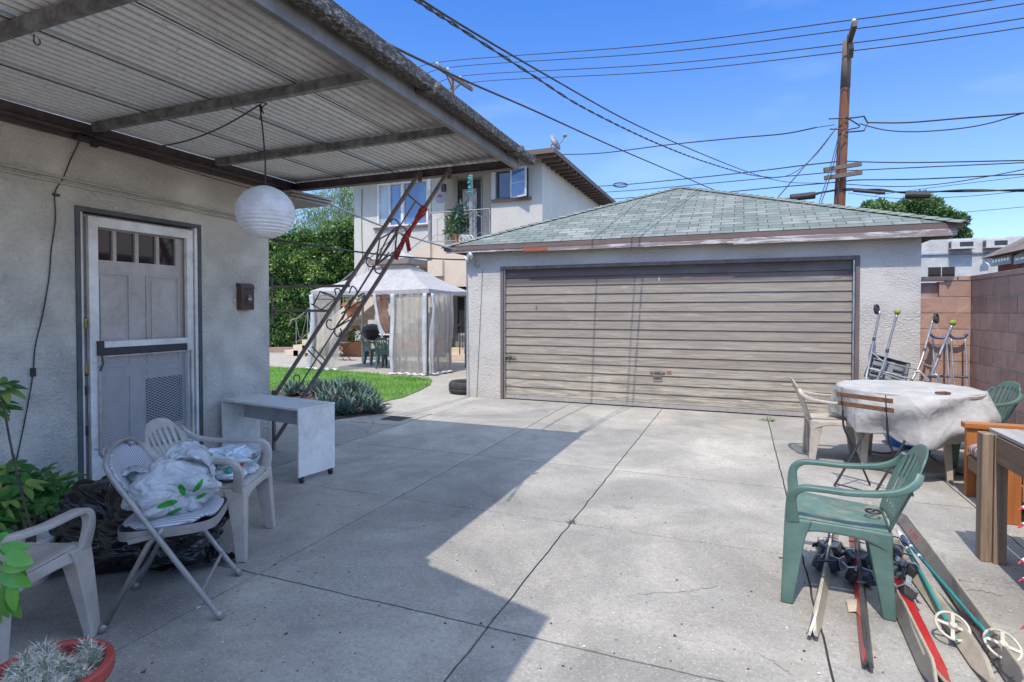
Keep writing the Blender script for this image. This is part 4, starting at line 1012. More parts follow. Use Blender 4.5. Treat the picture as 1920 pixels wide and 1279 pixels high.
for k in range(n + 1):
    x = xa + (xb - xa) * k / n; b.tube([(x, yy2, BZ), (x, yy2, BZ + .95)], .012, 5)
    if k < n:
        d_ = (xb - xa) / n; b.tube(arc((x + d_ / 2, yy2, BZ + .95), d_ * .42, PI, 2 * PI, 8), .007, 5); b.tube(arc((x + d_ / 2, yy2, BZ + .12), d_ * .42, 0, PI, 8), .007, 5); b.tube([(x + d_ / 2, yy2, BZ + .12), (x + d_ / 2, yy2, BZ + .75)], .007, 5)
b.build('balcony_rail', M['greypaint'], apt)
for (px, w_) in ((806, .05), (883, .045)):
    x = onY(px, 430, 14.37).x; b = MB(); b.box((x - w_ / 1.2, 14.34, BZ), (x + w_ / 1.2, 14.42, 5.95)); b.build('porch_post', M['greypaint'], apt)
b = MB(); c = onY(832, 352, AY_ - .05); b.box((c.x - .07, AY_ - .1, c.z - .12), (c.x + .07, AY_ - .001, c.z + .12)); b.build('porch_lamp', M['black'], apt)
# ground-floor stoop
b = MB(); sxa = ax(833, 660, 14.6)
for k in range(4): b.box((sxa + .0, 14.7 + k * .3, .17 * k), (sxa + 2.2, 16.85 if k == 3 else 15.0 + k * .3 - .001, .17 * (k + 1)))
b.build('stoop', M['brick'] if False else M['stucco_stair'], apt)
b = MB(); x = sxa + .45; b.tube(spline([(x - .1, 14.75, 1.0), (x, 14.7, 1.05), (x, 15.7, 1.55)], 4), .018, 6); b.tube([(x, 14.72, 0), (x, 14.72, 1.05)], .018, 6); b.tube([(x, 15.6, .5), (x, 15.6, 1.5)], .018, 6)
for k in range(4): b.tube([(x, 14.9 + k * .18, .3 + k * .09), (x, 14.9 + k * .18, 1.15 + k * .09)], .009, 5)
b.build('stoop_rail', M['black'], apt)
b = MB(); b.tube(spline([(X0 + .35, AY_ - .02, 5.6), (X0 + .33, AY_ - .02, 4.2), (X0 + .36, AY_ - .02, 3.3), (X0 + .42, AY_ - .03, 3.15), (X0 + .36, AY_ - .03, 3.1), (X0 + .33, AY_ - .02, 3.3)], 5), .010, 5); b.build('hanging_wire', M['cord'], apt)

dsh = thing('satellite_dish', 'small grey satellite dish on the corner of the apartment roof', 'satellite dish', (X3 + .35, 15.6, 6.07))
dc = Vector((X3 + .46, 15.75, 6.34)); da = Vector((1, -.15, .45)).normalized()
b = MB(); b.tube([(dc.x - .12, dc.y, 6.06), (dc.x - .1, dc.y, 6.3), dc - da * .05], .025, 6); b.build('mast', M['dish'], dsh)
b = MB(); b.lathe([(0, -.05), (.10, -.038), (.19, -.008), (.25, .03)], dc, 28, da); b.build('reflector', M['dish'], dsh, smooth=True, solid=.012)
b = MB(); e1 = dc + da * .36 + Vector((0, 0, .02)); b.tube([dc + Vector((0, 0, -.22)), e1 + Vector((0, 0, -.05))], .014, 6); b.lathe([(.03, -.06), (.06, -.03), (.06, .05), (0, .07)], e1, 12, da); b.build('feed_arm', M['dish'], dsh)
pq = thing('wall_plaque', 'round colourful plaque on the apartment wall beside the upstairs door', 'plaque', onY(826, 370, 15.98))
c = onY(826, 371, AY_ - .012)
b = MB(); b.lathe([(.155, 0), (.155, .02), (.13, .03), (0, .03)], c, 22, (0, -1, 0)); b.build('rim', M['far_trim'], pq)
for (dx, dz, w_, h_, mt) in ((0, .05, .16, .045, 'red'), (-.02, .0, .18, .03, 'orange_fruit'), (.03, -.05, .13, .05, 'win_blue')):
    b = MB(); b.lathe([(1, 0), (0, .001)], (0, 0, 0), 12, (0, -1, 0)); b.v = [(c.x + dx + v[0] * w_ / 2 * 1.2, c.y - .0325 + v[1] * 2, c.z + dz + v[2] * h_) for v in b.v]; b.build('painted_band', M[mt], pq)
hg = thing('hanging_ornament', 'turquoise ornament hanging on the balcony post in front of the upstairs door', 'ornament', onY(880, 340, 13.95))
c = onY(880, 345, 14.25); b = MB()
for k, r in enumerate((.05, .07, .045, .06)): b.lathe([(0, -.06), (r, -.03), (r * .6, 0), (r, .03), (0, .06)], (c.x, c.y, c.z + .18 - k * .13), 8)
b.build('beads', M['teal'], hg); b = MB(); b.tube([(c.x, c.y, c.z + .2), (c.x, c.y, c.z + .5)], .005, 4); b.build('string', M['cord'], hg)

# ---------------------------------------------------------------- foliage helpers
def leaf(b, p, d, n_, L, W, fold=.15, droop=.2):     # one bent leaf: 2 quads folded on the midrib
    d = d.normalized(); s_ = d.cross(n_); s_ = s_.normalized() if s_.length > 1e-5 else d.orthogonal().normalized(); u = s_.cross(d)
    a = p; m = p + d * L * .5 + u * L * .04; e = p + d * L - u * L * droop
    b.add([a, m + s_ * W * .5 + u * fold * W, e, m - s_ * W * .5 + u * fold * W, m], [(0, 4, 1), (4, 2, 1), (0, 3, 4), (4, 3, 2)])
def leaf2(b, p, d, n_, L, W, cup=.18, droop=.35):    # rounded leaf on a curved midrib
    d = d.normalized(); s_ = d.cross(n_); s_ = s_.normalized() if s_.length > 1e-5 else d.orthogonal().normalized(); u = s_.cross(d)
    pts = []
    for t, w_ in ((0, .04), (.14, .55), (.34, .95), (.56, 1), (.76, .78), (.91, .42), (1, .03)):
        c = p + d * L * t + u * (L * .05 * math.sin(t * PI)) - (u * .5 + ZV * .5) * L * droop * t * t
        pts += [c - s_ * W * w_ / 2 + u * cup * W * w_, c, c + s_ * W * w_ / 2 + u * cup * W * w_]
    b.add(pts, [(3 * j + i, 3 * j + i + 1, 3 * j + i + 4, 3 * j + i + 3) for j in range(6) for i in (0, 1)])
def rv():
    z = U(-1, 1); a = U(0, 2 * PI); r = math.sqrt(1 - z * z); return Vector((r * math.cos(a), r * math.sin(a), z))
def clump(b, c, r, n, L, W, sq=(1, 1, 1), shell=.55, up=.3):
    for _ in range(n):
        d = rv(); q = shell + (1 - shell) * random.random() ** .6; w_ = 1 + .25 * noise.noise(d * 2 + c)
        p = c + Vector((d.x * sq[0], d.y * sq[1], d.z * sq[2])) * r * q * w_
        dd = (rv() + d * .6 + Vector((0, 0, up))).normalized(); leaf(b, p, dd, rv(), L * U(.7, 1.3), W * U(.7, 1.2))
def tree(name, label, cat, base, H, clumps, L, W, n, mat, group=None, trunk_r=.15, sq=(1, 1, 1), up=.3):
    t = thing(name, label, cat, base, group); base = Vector(base)
    b = MB(); cz = sum(c[2] for c in clumps) / len(clumps)
    fork = base + Vector((U(-.1, .1), U(-.1, .1), H * .4))
    b.tube(spline([base, base.lerp(fork, .5) + Vector((U(-.1, .1), U(-.1, .1), 0)), fork], 4), [trunk_r * (1 - .04 * i) for i in range(9)], 8)
    for c in clumps: b.tube(spline([fork, fork.lerp(Vector(c[:3]), .5) + Vector((U(-.2, .2), U(-.2, .2), .2)), Vector(c[:3])], 4), [trunk_r * .5 * (1 - .1 * i) for i in range(9)], 6)
    b.build('trunk', M['bark'], t, smooth=True)
    b = MB(); tot = sum(c[3] ** 2 for c in clumps)
    for c in clumps: clump(b, Vector(c[:3]), c[3], int(n * c[3] ** 2 / tot), L, W, sq, .5, up)
    b.build('crown', mat, t); return t
# tall clipped hedge beyond the lawn
hd = thing('ivy_hedge', 'tall dense green hedge wall behind the lawn with a few orange fruits', 'hedge', (-14.5, 17, 0))
b = MB()
HA, HB = Vector((-17.5, 15.2, 0)), Vector((-12.75, 18.2, 0)); hd_d = (HB - HA).normalized(); hn = Vector((hd_d.y, -hd_d.x, 0))
def hedge_off(u, z): return .45 * noise.noise(Vector((u * 1.1, z * 1.1, 2))) + .22 * noise.noise(Vector((u * 3.1, z * 3.1, 5)))
Lh = (HB - HA).length
for _ in range(24000):
    u = random.random() ** .85 * (Lh + .6); top = 4.6 + .35 * noise.noise(Vector((u * .8, 0, 0))) + .2 * noise.noise(Vector((u * 3, 4, 0))) + (.25 if u > Lh * .6 else 0)
    z = U(0, top); p = HA + hd_d * u + hn * (.4 + hedge_off(u, z) - .28 * random.random() ** 2) + Vector((0, 0, z))
    if z > top - .25: p -= hn * U(0, .8)
    d = (hn * .7 + rv() + Vector((0, 0, -.3))).normalized(); leaf(b, p, d, rv(), U(.09, .17), U(.05, .08))
b.build('foliage', M['hedge'], hd)
b = MB(); q = 30
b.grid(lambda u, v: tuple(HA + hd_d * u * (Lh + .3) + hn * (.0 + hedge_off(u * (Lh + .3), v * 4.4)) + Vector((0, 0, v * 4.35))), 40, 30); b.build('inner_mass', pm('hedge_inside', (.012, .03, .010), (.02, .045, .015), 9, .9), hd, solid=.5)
for (px, py) in ((561, 569), (575, 600), (556, 609), (652, 482), (560, 571), (573, 551)):
    c = onY(px, py, 16.1 + (px - 512) * .011); b = MB(); b.lathe([(0, -.05), (.035, -.035), (.05, 0), (.035, .035), (0, .05)], c - RV * 0 + F0 * -.35, 10); b.build('fruit', M['orange_fruit'], hd, smooth=True)
b = MB(); b.bar(HA + hn * 1.25 + Vector((0, 0, .08)), HB + hn * 1.05 + Vector((0, 0, .08)), .3, .16); tag(b.build('garden_curb', M['brick_dark']), 'low red block curb along the foot of the hedge', 'curb')
tree('pepper_tree', 'feathery drooping tree standing behind the hedge and left of the apartment', 'tree', (-17.0, 23.5, 0), 7.5,
     [(-18.2, 23, 6.0, 1.9), (-16.4, 23, 6.2, 1.7), (-15.3, 22.6, 5.3, 1.5), (-19.8, 23, 5.2, 1.8), (-17, 22.5, 4.6, 1.8), (-15.0, 22.5, 6.4, 1.2), (-17.6, 23.4, 7.3, 1.4)], .34, .045, 15000, M['feather_leaf'], None, .2, (1, 1, 1.1), -1.6)
# clumpy tree beyond the garage
cl_ = []
for (px, py, r) in ((1625, 395, 1.5), (1652, 388, 1.7), (1690, 392, 1.8), (1715, 385, 2.3), (1742, 392, 1.9), (1770, 405, 1.8), (1640, 410, 1.6), (1790, 412, 1.4), (1700, 420, 2.2), (1798, 436, 1.3), (1760, 430, 2.0), (1670, 375 + 20, 1.4), (1728, 372, 1.3)):
    p = at(px, py + 6, 34); cl_.append((p.x, p.y + U(-.8, .8), p.z, r * .36))
bs = at(1710, 583, 34); tree('ficus_tree', 'round clumpy dark green tree top showing above the garage roof on the right', 'tree', (bs.x, bs.y, 0), 7, cl_, .22, .13, 17000, M['far_leaf'], None, .3)

# ---------------------------------------------------------------- gazebo
gz = thing('garden_gazebo', 'light canvas gazebo with a vented top and dusty net curtains on the patio', 'gazebo', (-8, 12, 0))
gx0, gx1, gy0, gy1, gzE = -9.78, -6.46, 10.98, 13.0, 1.95
b = MB(); ring = []
ctr = Vector(((gx0 + gx1) / 2 + .28, (gy0 + gy1) / 2, 0))
def roofpt(u, t):                                     # u around 0..4, t 0 edge .. 1 vent
    k = int(u) % 4; f_ = u - int(u); cs = [(gx0, gy0), (gx1, gy0), (gx1, gy1), (gx0, gy1)]
    a, c = cs[k], cs[(k + 1) % 4]; x, y = a[0] + (c[0] - a[0]) * f_, a[1] + (c[1] - a[1]) * f_
    tx, ty = ctr.x + (x - ctr.x) * .22, ctr.y + (y - ctr.y) * .22
    z = gzE + .62 * t - .10 * math.sin(PI * t) * (.5) - .03 * math.sin(PI * f_) * (1 - t)
    return (x + (tx - x) * t, y + (ty - y) * t, z)
b.grid(lambda u, v: roofpt(u * 4 % 4 if u < 1 else 0, v), 64, 10, wrap=True); canopy = b.build('canopy', M['canvas'], gz, smooth=False)
b = MB(); b.grid(lambda u, v: (lambda p: (p[0], p[1], p[2] - .10 * v - .0 ))(roofpt(u * 4 % 4 if u < 1 else 0, 0)), 64, 1, wrap=True); b.v = [(ctr.x + (x - ctr.x) * 1.004, ctr.y + (y - ctr.y) * 1.004, z) for x, y, z in b.v]; b.build('valance', M['canvas'], canopy)
b = MB(); S_ = .36
b.grid(lambda u, v: (lambda p: (ctr.x + (p[0] - ctr.x) * S_ * (1 - v), ctr.y + (p[1] - ctr.y) * (S_ + .06) * (1 - v), 2.72 + .26 * v - .03 * math.sin(PI * v)))(roofpt(u * 4 % 4 if u < 1 else 0, 0)), 32, 5, wrap=True); vt = b.build('vent_top', M['canvas'], canopy)
b = MB(); b.grid(lambda u, v: (lambda p: (ctr.x + (p[0] - ctr.x) * (S_ - .01 * v), ctr.y + (p[1] - ctr.y) * (S_ + .06 - .01 * v), 2.72 - .13 * v))(roofpt(u * 4 % 4 if u < 1 else 0, 0)), 64, 1, wrap=True); b.build('vent_flap', M['canvas_tan'], canopy)
for (x, y) in ((gx0 + .06, gy0 + .06), (gx1 - .12, gy0 + .12), (gx1 - .06, gy1 - .06), (gx0 + .06, gy1 - .06), (-7.42, gy0 + .1)):
    b = MB(); b.box((x - .025, y - .025, 0), (x + .025, y + .025, gzE - .02)); b.build('leg', M['greypaint'], gz)
b = MB(); frame(b, 'Y', gy0 + .03, .05, gx0 + .1, gx1 - .1, gzE - .14, gzE - .06, .03); b.box((gx1 - .1, gy0 + .1, gzE - .14), (gx1 - .05, gy1 - .1, gzE - .08)); b.build('top_rail', M['orange_wood_x'], gz)
def curtain(x0, y0, x1, y1, mat, hem0=False, hem1=False, pinch=0, low=.03, name='curtain', lean=0, amp=.035, seed=0):
    a, c = Vector((x0, y0, 0)), Vector((x1, y1, 0)); L_ = (c - a).length; d = (c - a).normalized(); nn = Vector((d.y, -d.x, 0)); nf = max(3, int(L_ / .11))
    def f(u, v):
        z = 1.84 - (1.84 - low) * v; w_ = 1 - pinch * math.sin(PI * min(1, v * 1.15)) if pinch > 0 else 1
        s_ = L_ * (.5 + (u - .5) * w_) + lean * v * v
        ph = u * nf * 2 * PI * .55 + 3.2 * noise.noise(Vector((u * 2.3, v * .6, seed))) + .9 * math.sin(v * 2.2 + seed); o = amp * (math.sin(ph) * .9 + .5 * math.sin(ph * 2.3 + 1) * (1 - v)) * (.5 + .9 * abs(noise.noise(Vector((u * 4, v, seed + 3)))) * 1.6) + .07 * noise.noise(Vector((u * 3 + seed, v * 2, seed))) + .05 * max(0, v - .9) * 10 * noise.noise(Vector((u * 9, seed, 0)))
        return tuple(a + d * s_ + nn * (o + .03) + Vector((0, 0, z + .02 * noise.noise(Vector((u * 9, v, seed))))))
    b = MB(); b.grid(f, nf * 10, 26); o = b.build(name, M[mat], gz, smooth=True)
    for h, u0 in ((hem0, 0), (hem1, 1)):
        if h:
            b = MB(); wdt = .10 / L_
            b.grid(lambda u, v: tuple(Vector(f(abs(u0 - u * wdt) if u0 == 0 else 1 - u * wdt, v)) + nn * .012), 4, 30); b.build('hem', M['hem'], o, smooth=True, solid=.03, offset=0)
    b = MB(); b.grid(lambda u, v: tuple(Vector(f(u, .985 + .0 * v)) + nn * (.012 + .10 * v + .03 * math.sin(u * 9 + seed)) + Vector((0, 0, -.0 - .02 * v + .012 * math.sin(u * 31)))), nf * 5, 3); b.build('bottom_hem', M['hem'], o, smooth=True)
xm = onY(735, 620, gy0).x
curtain(xm, gy0, gx1 - .02, gy0, 'net', True, True, 0, .02, seed=1, amp=.05)
curtain(gx1 + .03, gy0 - .03, gx1 + .05, gy0 + .95, 'net', True, False, 0, .03, seed=2, amp=.06)
curtain(gx0, gy0, gx0 + .95, gy0, 'net', True, False, .12, .04, seed=3, lean=-.1)
curtain(xm - .52, gy0 + .05, xm - .12, gy0 + .05, 'net_brown', True, False, .2, .9, seed=4, lean=.22, amp=.05)
pt_ = thing('patio_table', 'patio table under a red cloth behind the net curtains of the gazebo', 'table', (-6.9, 12.2, 0))
b = MB(); b.box((-7.75, 11.8, .74), (-6.65, 12.6, .76)); b.build('tabletop', M['greyplastic'], pt_)
for x in (-7.65, -6.75):
    for y in (11.9, 12.5): b = MB(); b.box((x - .02, y - .02, 0), (x + .02, y + .02, .739)); b.build('leg', M['greyplastic'], pt_)
b = MB(); b.grid(lambda u, v: (-7.78 + 1.16 * u, 11.77 - .02 * math.sin(u * 20) * v, .775 - .22 * v), 30, 4); b.grid(lambda u, v: (-7.78 + 1.16 * u, 11.77 + .86 * v, .775), 6, 4)
tag(b.build('red_tablecloth', pm('red_oilcloth', (.55, .09, .06), (.45, .07, .05), 6, .7), solid=.003), 'red cloth lying over the patio table inside the gazebo', 'tablecloth')
gc0 = None

# ================================================================ FURNITURE
def sweepXZ(b, pts, n=5):                            # pts: (x, y, z, half width in y, half thickness)
    P = spline([p[:3] for p in pts], n); m = len(P); secs = []
    for i, p in enumerate(P):
        s_ = i / (m - 1) * (len(pts) - 1); k = min(int(s_), len(pts) - 2); f_ = s_ - k
        wy = pts[k][3] * (1 - f_) + pts[k + 1][3] * f_; th = pts[k][4] * (1 - f_) + pts[k + 1][4] * f_
        t = (P[min(i + 1, m - 1)] - P[max(i - 1, 0)]).normalized(); nn = t.cross(Vector((0, 1, 0)))
        nn = nn.normalized(); yy_ = nn.cross(t).normalized()
        secs.append((p, nn * th, yy_ * wy))
    b.loft(secs)
def monobloc(name, label, m1, m2=None, group=None):
    t = thing(name, label, 'chair', (0, 0, 0), group); m2 = m2 or m1
    b = MB()                                          # seat with rolled lip and side aprons
    def seat(u, v):
        x = .225 - .43 * v; w_ = .235 - .035 * v; y = (u - .5) * 2 * w_
        e = abs(u - .5) * 2; z = .43 - .025 * v - .014 * (1 - e ** 4) * math.sin(PI * min(1, v + .1))
        if v < .09: z -= .03 * (1 - v / .09) ** 2; 
        if e > .93: z -= .006
        return (x, y, z)
    b.grid(seat, 16, 16)
    b.build('seat', m2, t, smooth=True, solid=.012, offset=0, sub=1)
    b = MB()
    for s in (-1, 1):
        def ap(u, v, s=s):
            x = .225 - .43 * u; w_ = .238 - .035 * u; dp = .045 + .055 * (abs(u - .5) * 2) ** 3
            return (x, s * (w_ + .012 * v), .422 - .02 * u - dp * v)
        b.grid(ap, 16, 3)
    b.grid(lambda u, v: (.235 + .006 * v, (u - .5) * .47, .412 - (.04 + .05 * (abs(u - .5) * 2) ** 3) * v), 16, 3)
    b.grid(lambda u, v: (-.212 - .004 * v, (u - .5) * .40, .405 - (.04 + .05 * (abs(u - .5) * 2) ** 3) * v), 16, 3)
    b.build('apron', m1, t, smooth=True, solid=.010, sub=1)
    for s in (-1, 1):
        b = MB(); b.loft([((.180, s * .205, .418), (.060, 0, 0), (0, .044, 0)), ((.197, s * .222, .33), (.048, 0, 0), (0, .034, 0)), ((.215, s * .244, .14), (.036, 0, 0), (0, .026, 0)), ((.228, s * .258, 0), (.028, 0, 0), (0, .021, 0))]); b.build('leg', m1, t, bevel=.007)
        b = MB(); b.loft([((-.160, s * .178, .40), (.058, 0, 0), (0, .038, 0)), ((-.170, s * .188, .31), (.046, 0, 0), (0, .030, 0)), ((-.190, s * .205, .14), (.035, 0, 0), (0, .024, 0)), ((-.205, s * .216, 0), (.027, 0, 0), (0, .020, 0))]); b.build('leg', m1, t, bevel=.007)
        b = MB()
        sweepXZ(b, [(-.318, s * .214, .698, .010, .016), (-.292, s * .240, .652, .014, .017), (-.21, s * .258, .608, .020, .014), (-.05, s * .268, .588, .026, .011), (.08, s * .268, .588, .026, .011), (.16, s * .266, .582, .024, .013), (.205, s * .262, .545, .018, .020), (.212, s * .255, .48, .014, .026), (.203, s * .240, .40, .012, .030)])
        b.build('arm', m1, t, smooth=True, bevel=.004)
    cols = [0]; 
    for k in range(6): cols += [cols[-1] + (.6 if k == 0 else .42), 0]; cols[-1] = cols[-2] + .30
    cols = [0, .5, .95]; 
    for k in range(6): cols += [cols[-1] + .32, cols[-1] + .32 + .42]
    cols[-1] += 0; cols += [cols[-1] + .45]; tot = cols[-1]; cols = [c / tot * 2 - 1 for c in cols]
    rows = [0, .06, .14, .30, .46, .62, .74, .84, .93, 1.0]
    b = MB(); nc, nr = len(cols) - 1, len(rows) - 1
    def bk(i, j):
        u, v = cols[i], rows[j]; hw = .190 + .055 * math.sin(v * PI * .55); h = .385 * (1 - .22 * abs(u) ** 2.4)
        q = hw * (1 - .30 * max(0, (v - .75) / .25) ** 2 * abs(u) ** 2) 
        return (-.205 - .095 * v - .055 * (1 - u * u) * (.35 + .65 * v) - .02 * v * v, u * q, .405 + h * v)
    b.add([bk(i, j) for j in range(nr + 1) for i in range(nc + 1)],
          [(j * (nc + 1) + i, j * (nc + 1) + i + 1, (j + 1) * (nc + 1) + i + 1, (j + 1) * (nc + 1) + i) for j in range(nr) for i in range(nc) if not (2 <= j <= 6 and i in (2, 4, 6, 8, 10, 12) and i < nc - 1)])
    b.build('backrest', m1, t, smooth=True, solid=.013, offset=0, sub=2)
    return t
gch = monobloc('plastic_chair', 'green plastic armchair standing over the skis on the sunny concrete', M['green_plastic'], M['green_plastic_dirty'], 'plastic armchairs around the yard')
bch = monobloc('plastic_chair', 'pale grey plastic armchair in the shade by the desk, holding a crumpled bag', M['beige_plastic'], None, 'plastic armchairs around the yard')
wch = copy_tree(bch, 'weathered beige plastic armchair in the sun, left of the cloth covered table')
copy_tree(bch, 'pale grey plastic armchair at the left edge behind the red pot', (-2.83, 1.30, 0), rad(112))
put(gch, (.475, 3.33, 0), rad(175)); put(bch, (-2.985, 2.53, 0), rad(28)); put(wch, (.84, 6.27, 0), rad(2))
for o in bpy.data.objects:
    if o.parent == wch:
        o.data = o.data.copy(); o.data.materials.clear(); o.data.materials.append(M['beige_plastic_old'])
copy_tree(gch, 'green plastic armchair behind the cloth covered table, against the block wall', (2.02, 6.62, 0), rad(188))
copy_tree(gch, 'green plastic chair under the gazebo, beside the net curtain', tuple(gnd(727, 690)), rad(98))
copy_tree(gch, 'darker green chair under the gazebo, behind the other one and by the grill', tuple(gnd(703, 683)), rad(60))

# padded folding chair
fc = thing('folding_chair', 'grey metal folding chair with striped vinyl padding, holding a full grocery bag', 'chair')
b = MB(); r = .0125
for s in (-1, 1):
    b = MB(); b.tube(spline([(-.235, s * .14, .80), (-.225, s * .20, .76), (-.19, s * .215, .69), (-.10, s * .218, .545), (.06, s * .222, .29), (.24, s * .228, .01)], 5), r, 10); b.lathe([(0, -.012), (.016, -.01), (.016, .03), (.013, .032)], (.243, s * .228, .012), 10, (-.5, 0, .8)); b.build('front_leg', M['greypaint'], fc, smooth=True)
    b = MB(); b.tube([(.0, s * .195, .445), (-.06, s * .197, .38), (-.245, s * .205, .01)], r, 10); b.lathe([(0, -.012), (.016, -.01), (.016, .03)], (-.247, s * .205, .012), 10, (.4, 0, .9)); b.build('rear_leg', M['greypaint'], fc, smooth=True)
    b = MB(); b.bar((-.14, s * .208, .40), (-.02, s * .208, .42), .006, .022); b.build('link', M['greypaint'], fc)
b = MB(); b.tube(spline([(-.235, -.14, .80), (-.243, -.08, .815), (-.245, 0, .82), (-.243, .08, .815), (-.235, .14, .80)], 4), r, 10); b.build('top_tube', M['greypaint'], fc, smooth=True)
b = MB(); b.tube([(.16, -.225, .14), (.16, .225, .14)], .009, 8); b.build('stretcher', M['greypaint'], fc)
b = MB(); b.tube([(-.17, -.203, .16), (-.17, .203, .16)], .009, 8); b.build('stretcher', M['greypaint'], fc)
def rsq(u, v, a, c, p=.28):                           # square to rounded square
    X, Y = u * 2 - 1, v * 2 - 1; k = 1 - p * (X * X * Y * Y) ** 1.5
    return X * a * k, Y * c * k
b = MB()
def fseat(u, v):
    x, y = rsq(u, v, .205, .195); e = max(abs(u * 2 - 1), abs(v * 2 - 1)); return (x + .0, y, .458 + .02 * (1 - e ** 5) + .05 * (x + .0))
b.grid(fseat, 20, 20); b.build('seat_pad', M['vinyl_stripe'], fc, smooth=True, solid=.02, offset=-1)
b = MB(); pr = []
for k in range(40):
    a = 2 * PI * k / 40; X, Y = math.copysign(abs(math.cos(a)) ** .45, math.cos(a)), math.copysign(abs(math.sin(a)) ** .45, math.sin(a)); pr.append((X * .213, Y * .203))
vs = [(x, y, z + .05 * x) for z in (.405, .449) for x, y in pr]; b.add(vs, [(i, (i + 1) % 40, 40 + (i + 1) % 40, 40 + i) for i in range(40)] + [tuple(range(39, -1, -1))]); b.build('seat_pan', M['greypaint'], fc, solid=.002)
b = MB()
def fback(u, v):
    X, Y = u * 2 - 1, v * 2 - 1; k = 1 - .30 * (X * X * Y * Y) ** 1.3; h = .70 + Y * k * .105
    x = -.10 - (h - .545) * .56; return (x - .045 * (1 - X * X) + .016 * (1 - max(abs(X), abs(Y)) ** 5), X * k * (.205 if Y < 0 else .205 - .05 * Y * Y), h)
b.grid(fback, 20, 16); b.build('back_pad', M['vinyl_stripe'], fc, smooth=True, solid=.022, offset=-.5)
put(fc, (-2.585, 1.945, 0), rad(38))

# crumpled bags
def blob(rx, ry, rz, n1=.2, cr=.1, seed=0, nu=90, nv=56, fr=3.2, an=(1, 1, 1), hf=.55):
    b = MB()
    def f(u, v):
        a = u * 2 * PI; t = v * PI
        d = Vector((math.sin(t) * math.cos(a), math.sin(t) * math.sin(a), math.cos(t)))
        s_ = Vector((seed, seed * 1.7, 0))
        r = 1 + n1 * noise.noise(d * 1.6 + s_)
        q = Vector((d.x * an[0], d.y * an[1], d.z * an[2])) * fr + s_; q = q + Vector((noise.noise(q * 1.3), noise.noise(q * 1.3 + Vector((9, 0, 0))), noise.noise(q * 1.3 + Vector((0, 9, 0))))) * .5
        r -= cr * (1 - min(1, abs(noise.noise(q)) * 3)) ** 1.3
        r -= cr * hf * (1 - min(1, abs(noise.noise(q * 2.1 + Vector((3, 1, 7)))) * 3.0)) ** 1.3
        r += cr * .45 * noise.noise(q * 1.1 + Vector((5, 5, 5)))
        bx_ = (abs(d.x) ** 3 + abs(d.y) ** 3 + abs(d.z) ** 3) ** (-1 / 3)
        p = Vector((d.x * rx, d.y * ry, d.z * rz)) * r * (bx_ * .6 + .4)
        p.z += rz * .93
        if p.z < .0: p.z = -.0 + .002 * math.sin(a * 9); p.x *= 1.06; p.y *= 1.06
        return tuple(p)
    b.grid(f, nu, nv, wrap=True); return b
tb = thing('trash_bag', 'large full black plastic trash bag slumped on the ground under the door', 'trash bag')
b = blob(.46, .34, .205, .30, .13, 4, 220, 130, 1.5, (1, 1, 2.2), .45); b.v = [(x * (1 + .12 * math.sin(y * 5)), y, z * (1.15 - .5 * x)) for x, y, z in b.v]; b.build('body', M['blackbag'], tb, smooth=True)
b = MB(); b.grid(lambda u, v: (.34 + .20 * u, .0 + (v - .5) * (.20 - .14 * u) + .03 * math.sin(u * 9), .03 + .05 * (1 - u) + .03 * noise.noise(Vector((u * 8, v * 8, 0)))), 20, 14); b.build('loose_end', M['blackbag'], tb, smooth=True)
put(tb, (-3.20, 2.22, 0), rad(14))
gb = thing('grocery_bag', 'full white plastic grocery bag with green dashes sitting on the folding chair', 'plastic bag')
b = blob(.190, .15, .120, .30, .085, 1.3, 170, 100, 1.5, (1, 1, 1.5), .4); b.v = [(x, y * (1 if y < 0 else 1.05), z * (1 + .18 * math.sin(x * 7 + 2))) for x, y, z in b.v]; b.build('body', M['bag'], gb, smooth=True)
b = MB()
def lp(u, v):
    a = u * PI; w_ = (v - .5); x = .05 + math.cos(a) * .105; z = .19 + math.sin(a) * .115
    return (x + .02 * noise.noise(Vector((u * 6, v * 3, 1))), -.02 + w_ * (.12 + .06 * math.cos(a)) + .03 * noise.noise(Vector((u * 7, v * 5, 2))), z + w_ * .05 + .015 * noise.noise(Vector((u * 12, v * 9, 3))))
b.grid(lp, 40, 12); b.build('handle', M['bag2'], gb, smooth=True, solid=.002)
b = MB()
b.grid(lambda u, v: (-.17 + .09 * math.cos(u * PI), -.01 + (v - .5) * .10 + .02 * noise.noise(Vector((u * 7, v * 5, 8))), .18 + .05 * math.sin(u * PI) + .02 * noise.noise(Vector((u * 9, v * 7, 5)))), 30, 10); b.build('handle', M['bag2'], gb, smooth=True, solid=.002)
put(gb, (-2.565, 1.93, .468), rad(53))
g2 = thing('grocery_bag', 'crumpled half empty white plastic bag on the plastic armchair seat', 'plastic bag')
b = blob(.20, .15, .10, .45, .16, 7.1, 130, 80, 2.1, (1, 1, 1.3), .5); b.build('body', M['bagtint'], g2, smooth=True)
b = MB(); b.grid(lambda u, v: (.10 + .12 * u + .02 * noise.noise(Vector((u * 5, v * 5, 0))), -.05 + .16 * (v - .5) + .03 * math.sin(u * 7), .10 + .09 * u * (1 - v * .5) + .02 * noise.noise(Vector((u * 9, v * 9, 1)))), 20, 16); b.build('flap', M['bag2'], g2, smooth=True, solid=.002)
for (x, y, z, mt) in ((-.05, -.135, .12, 'dark_paint'), (.03, -.15, .08, 'teal'), (.09, -.14, .12, 'red'), (-.08, -.12, .17, 'bright_green')):
    b = MB(); b.lathe([(0, -.01), (.02, -.008), (.024, 0), (.012, .008), (0, .01)], (x, y, z), 8, (.2, -1, .4))
    b.build('wrapper', M[mt] if mt in M else pm('green_print', (.03, .42, .05), None, 5, .4), g2)
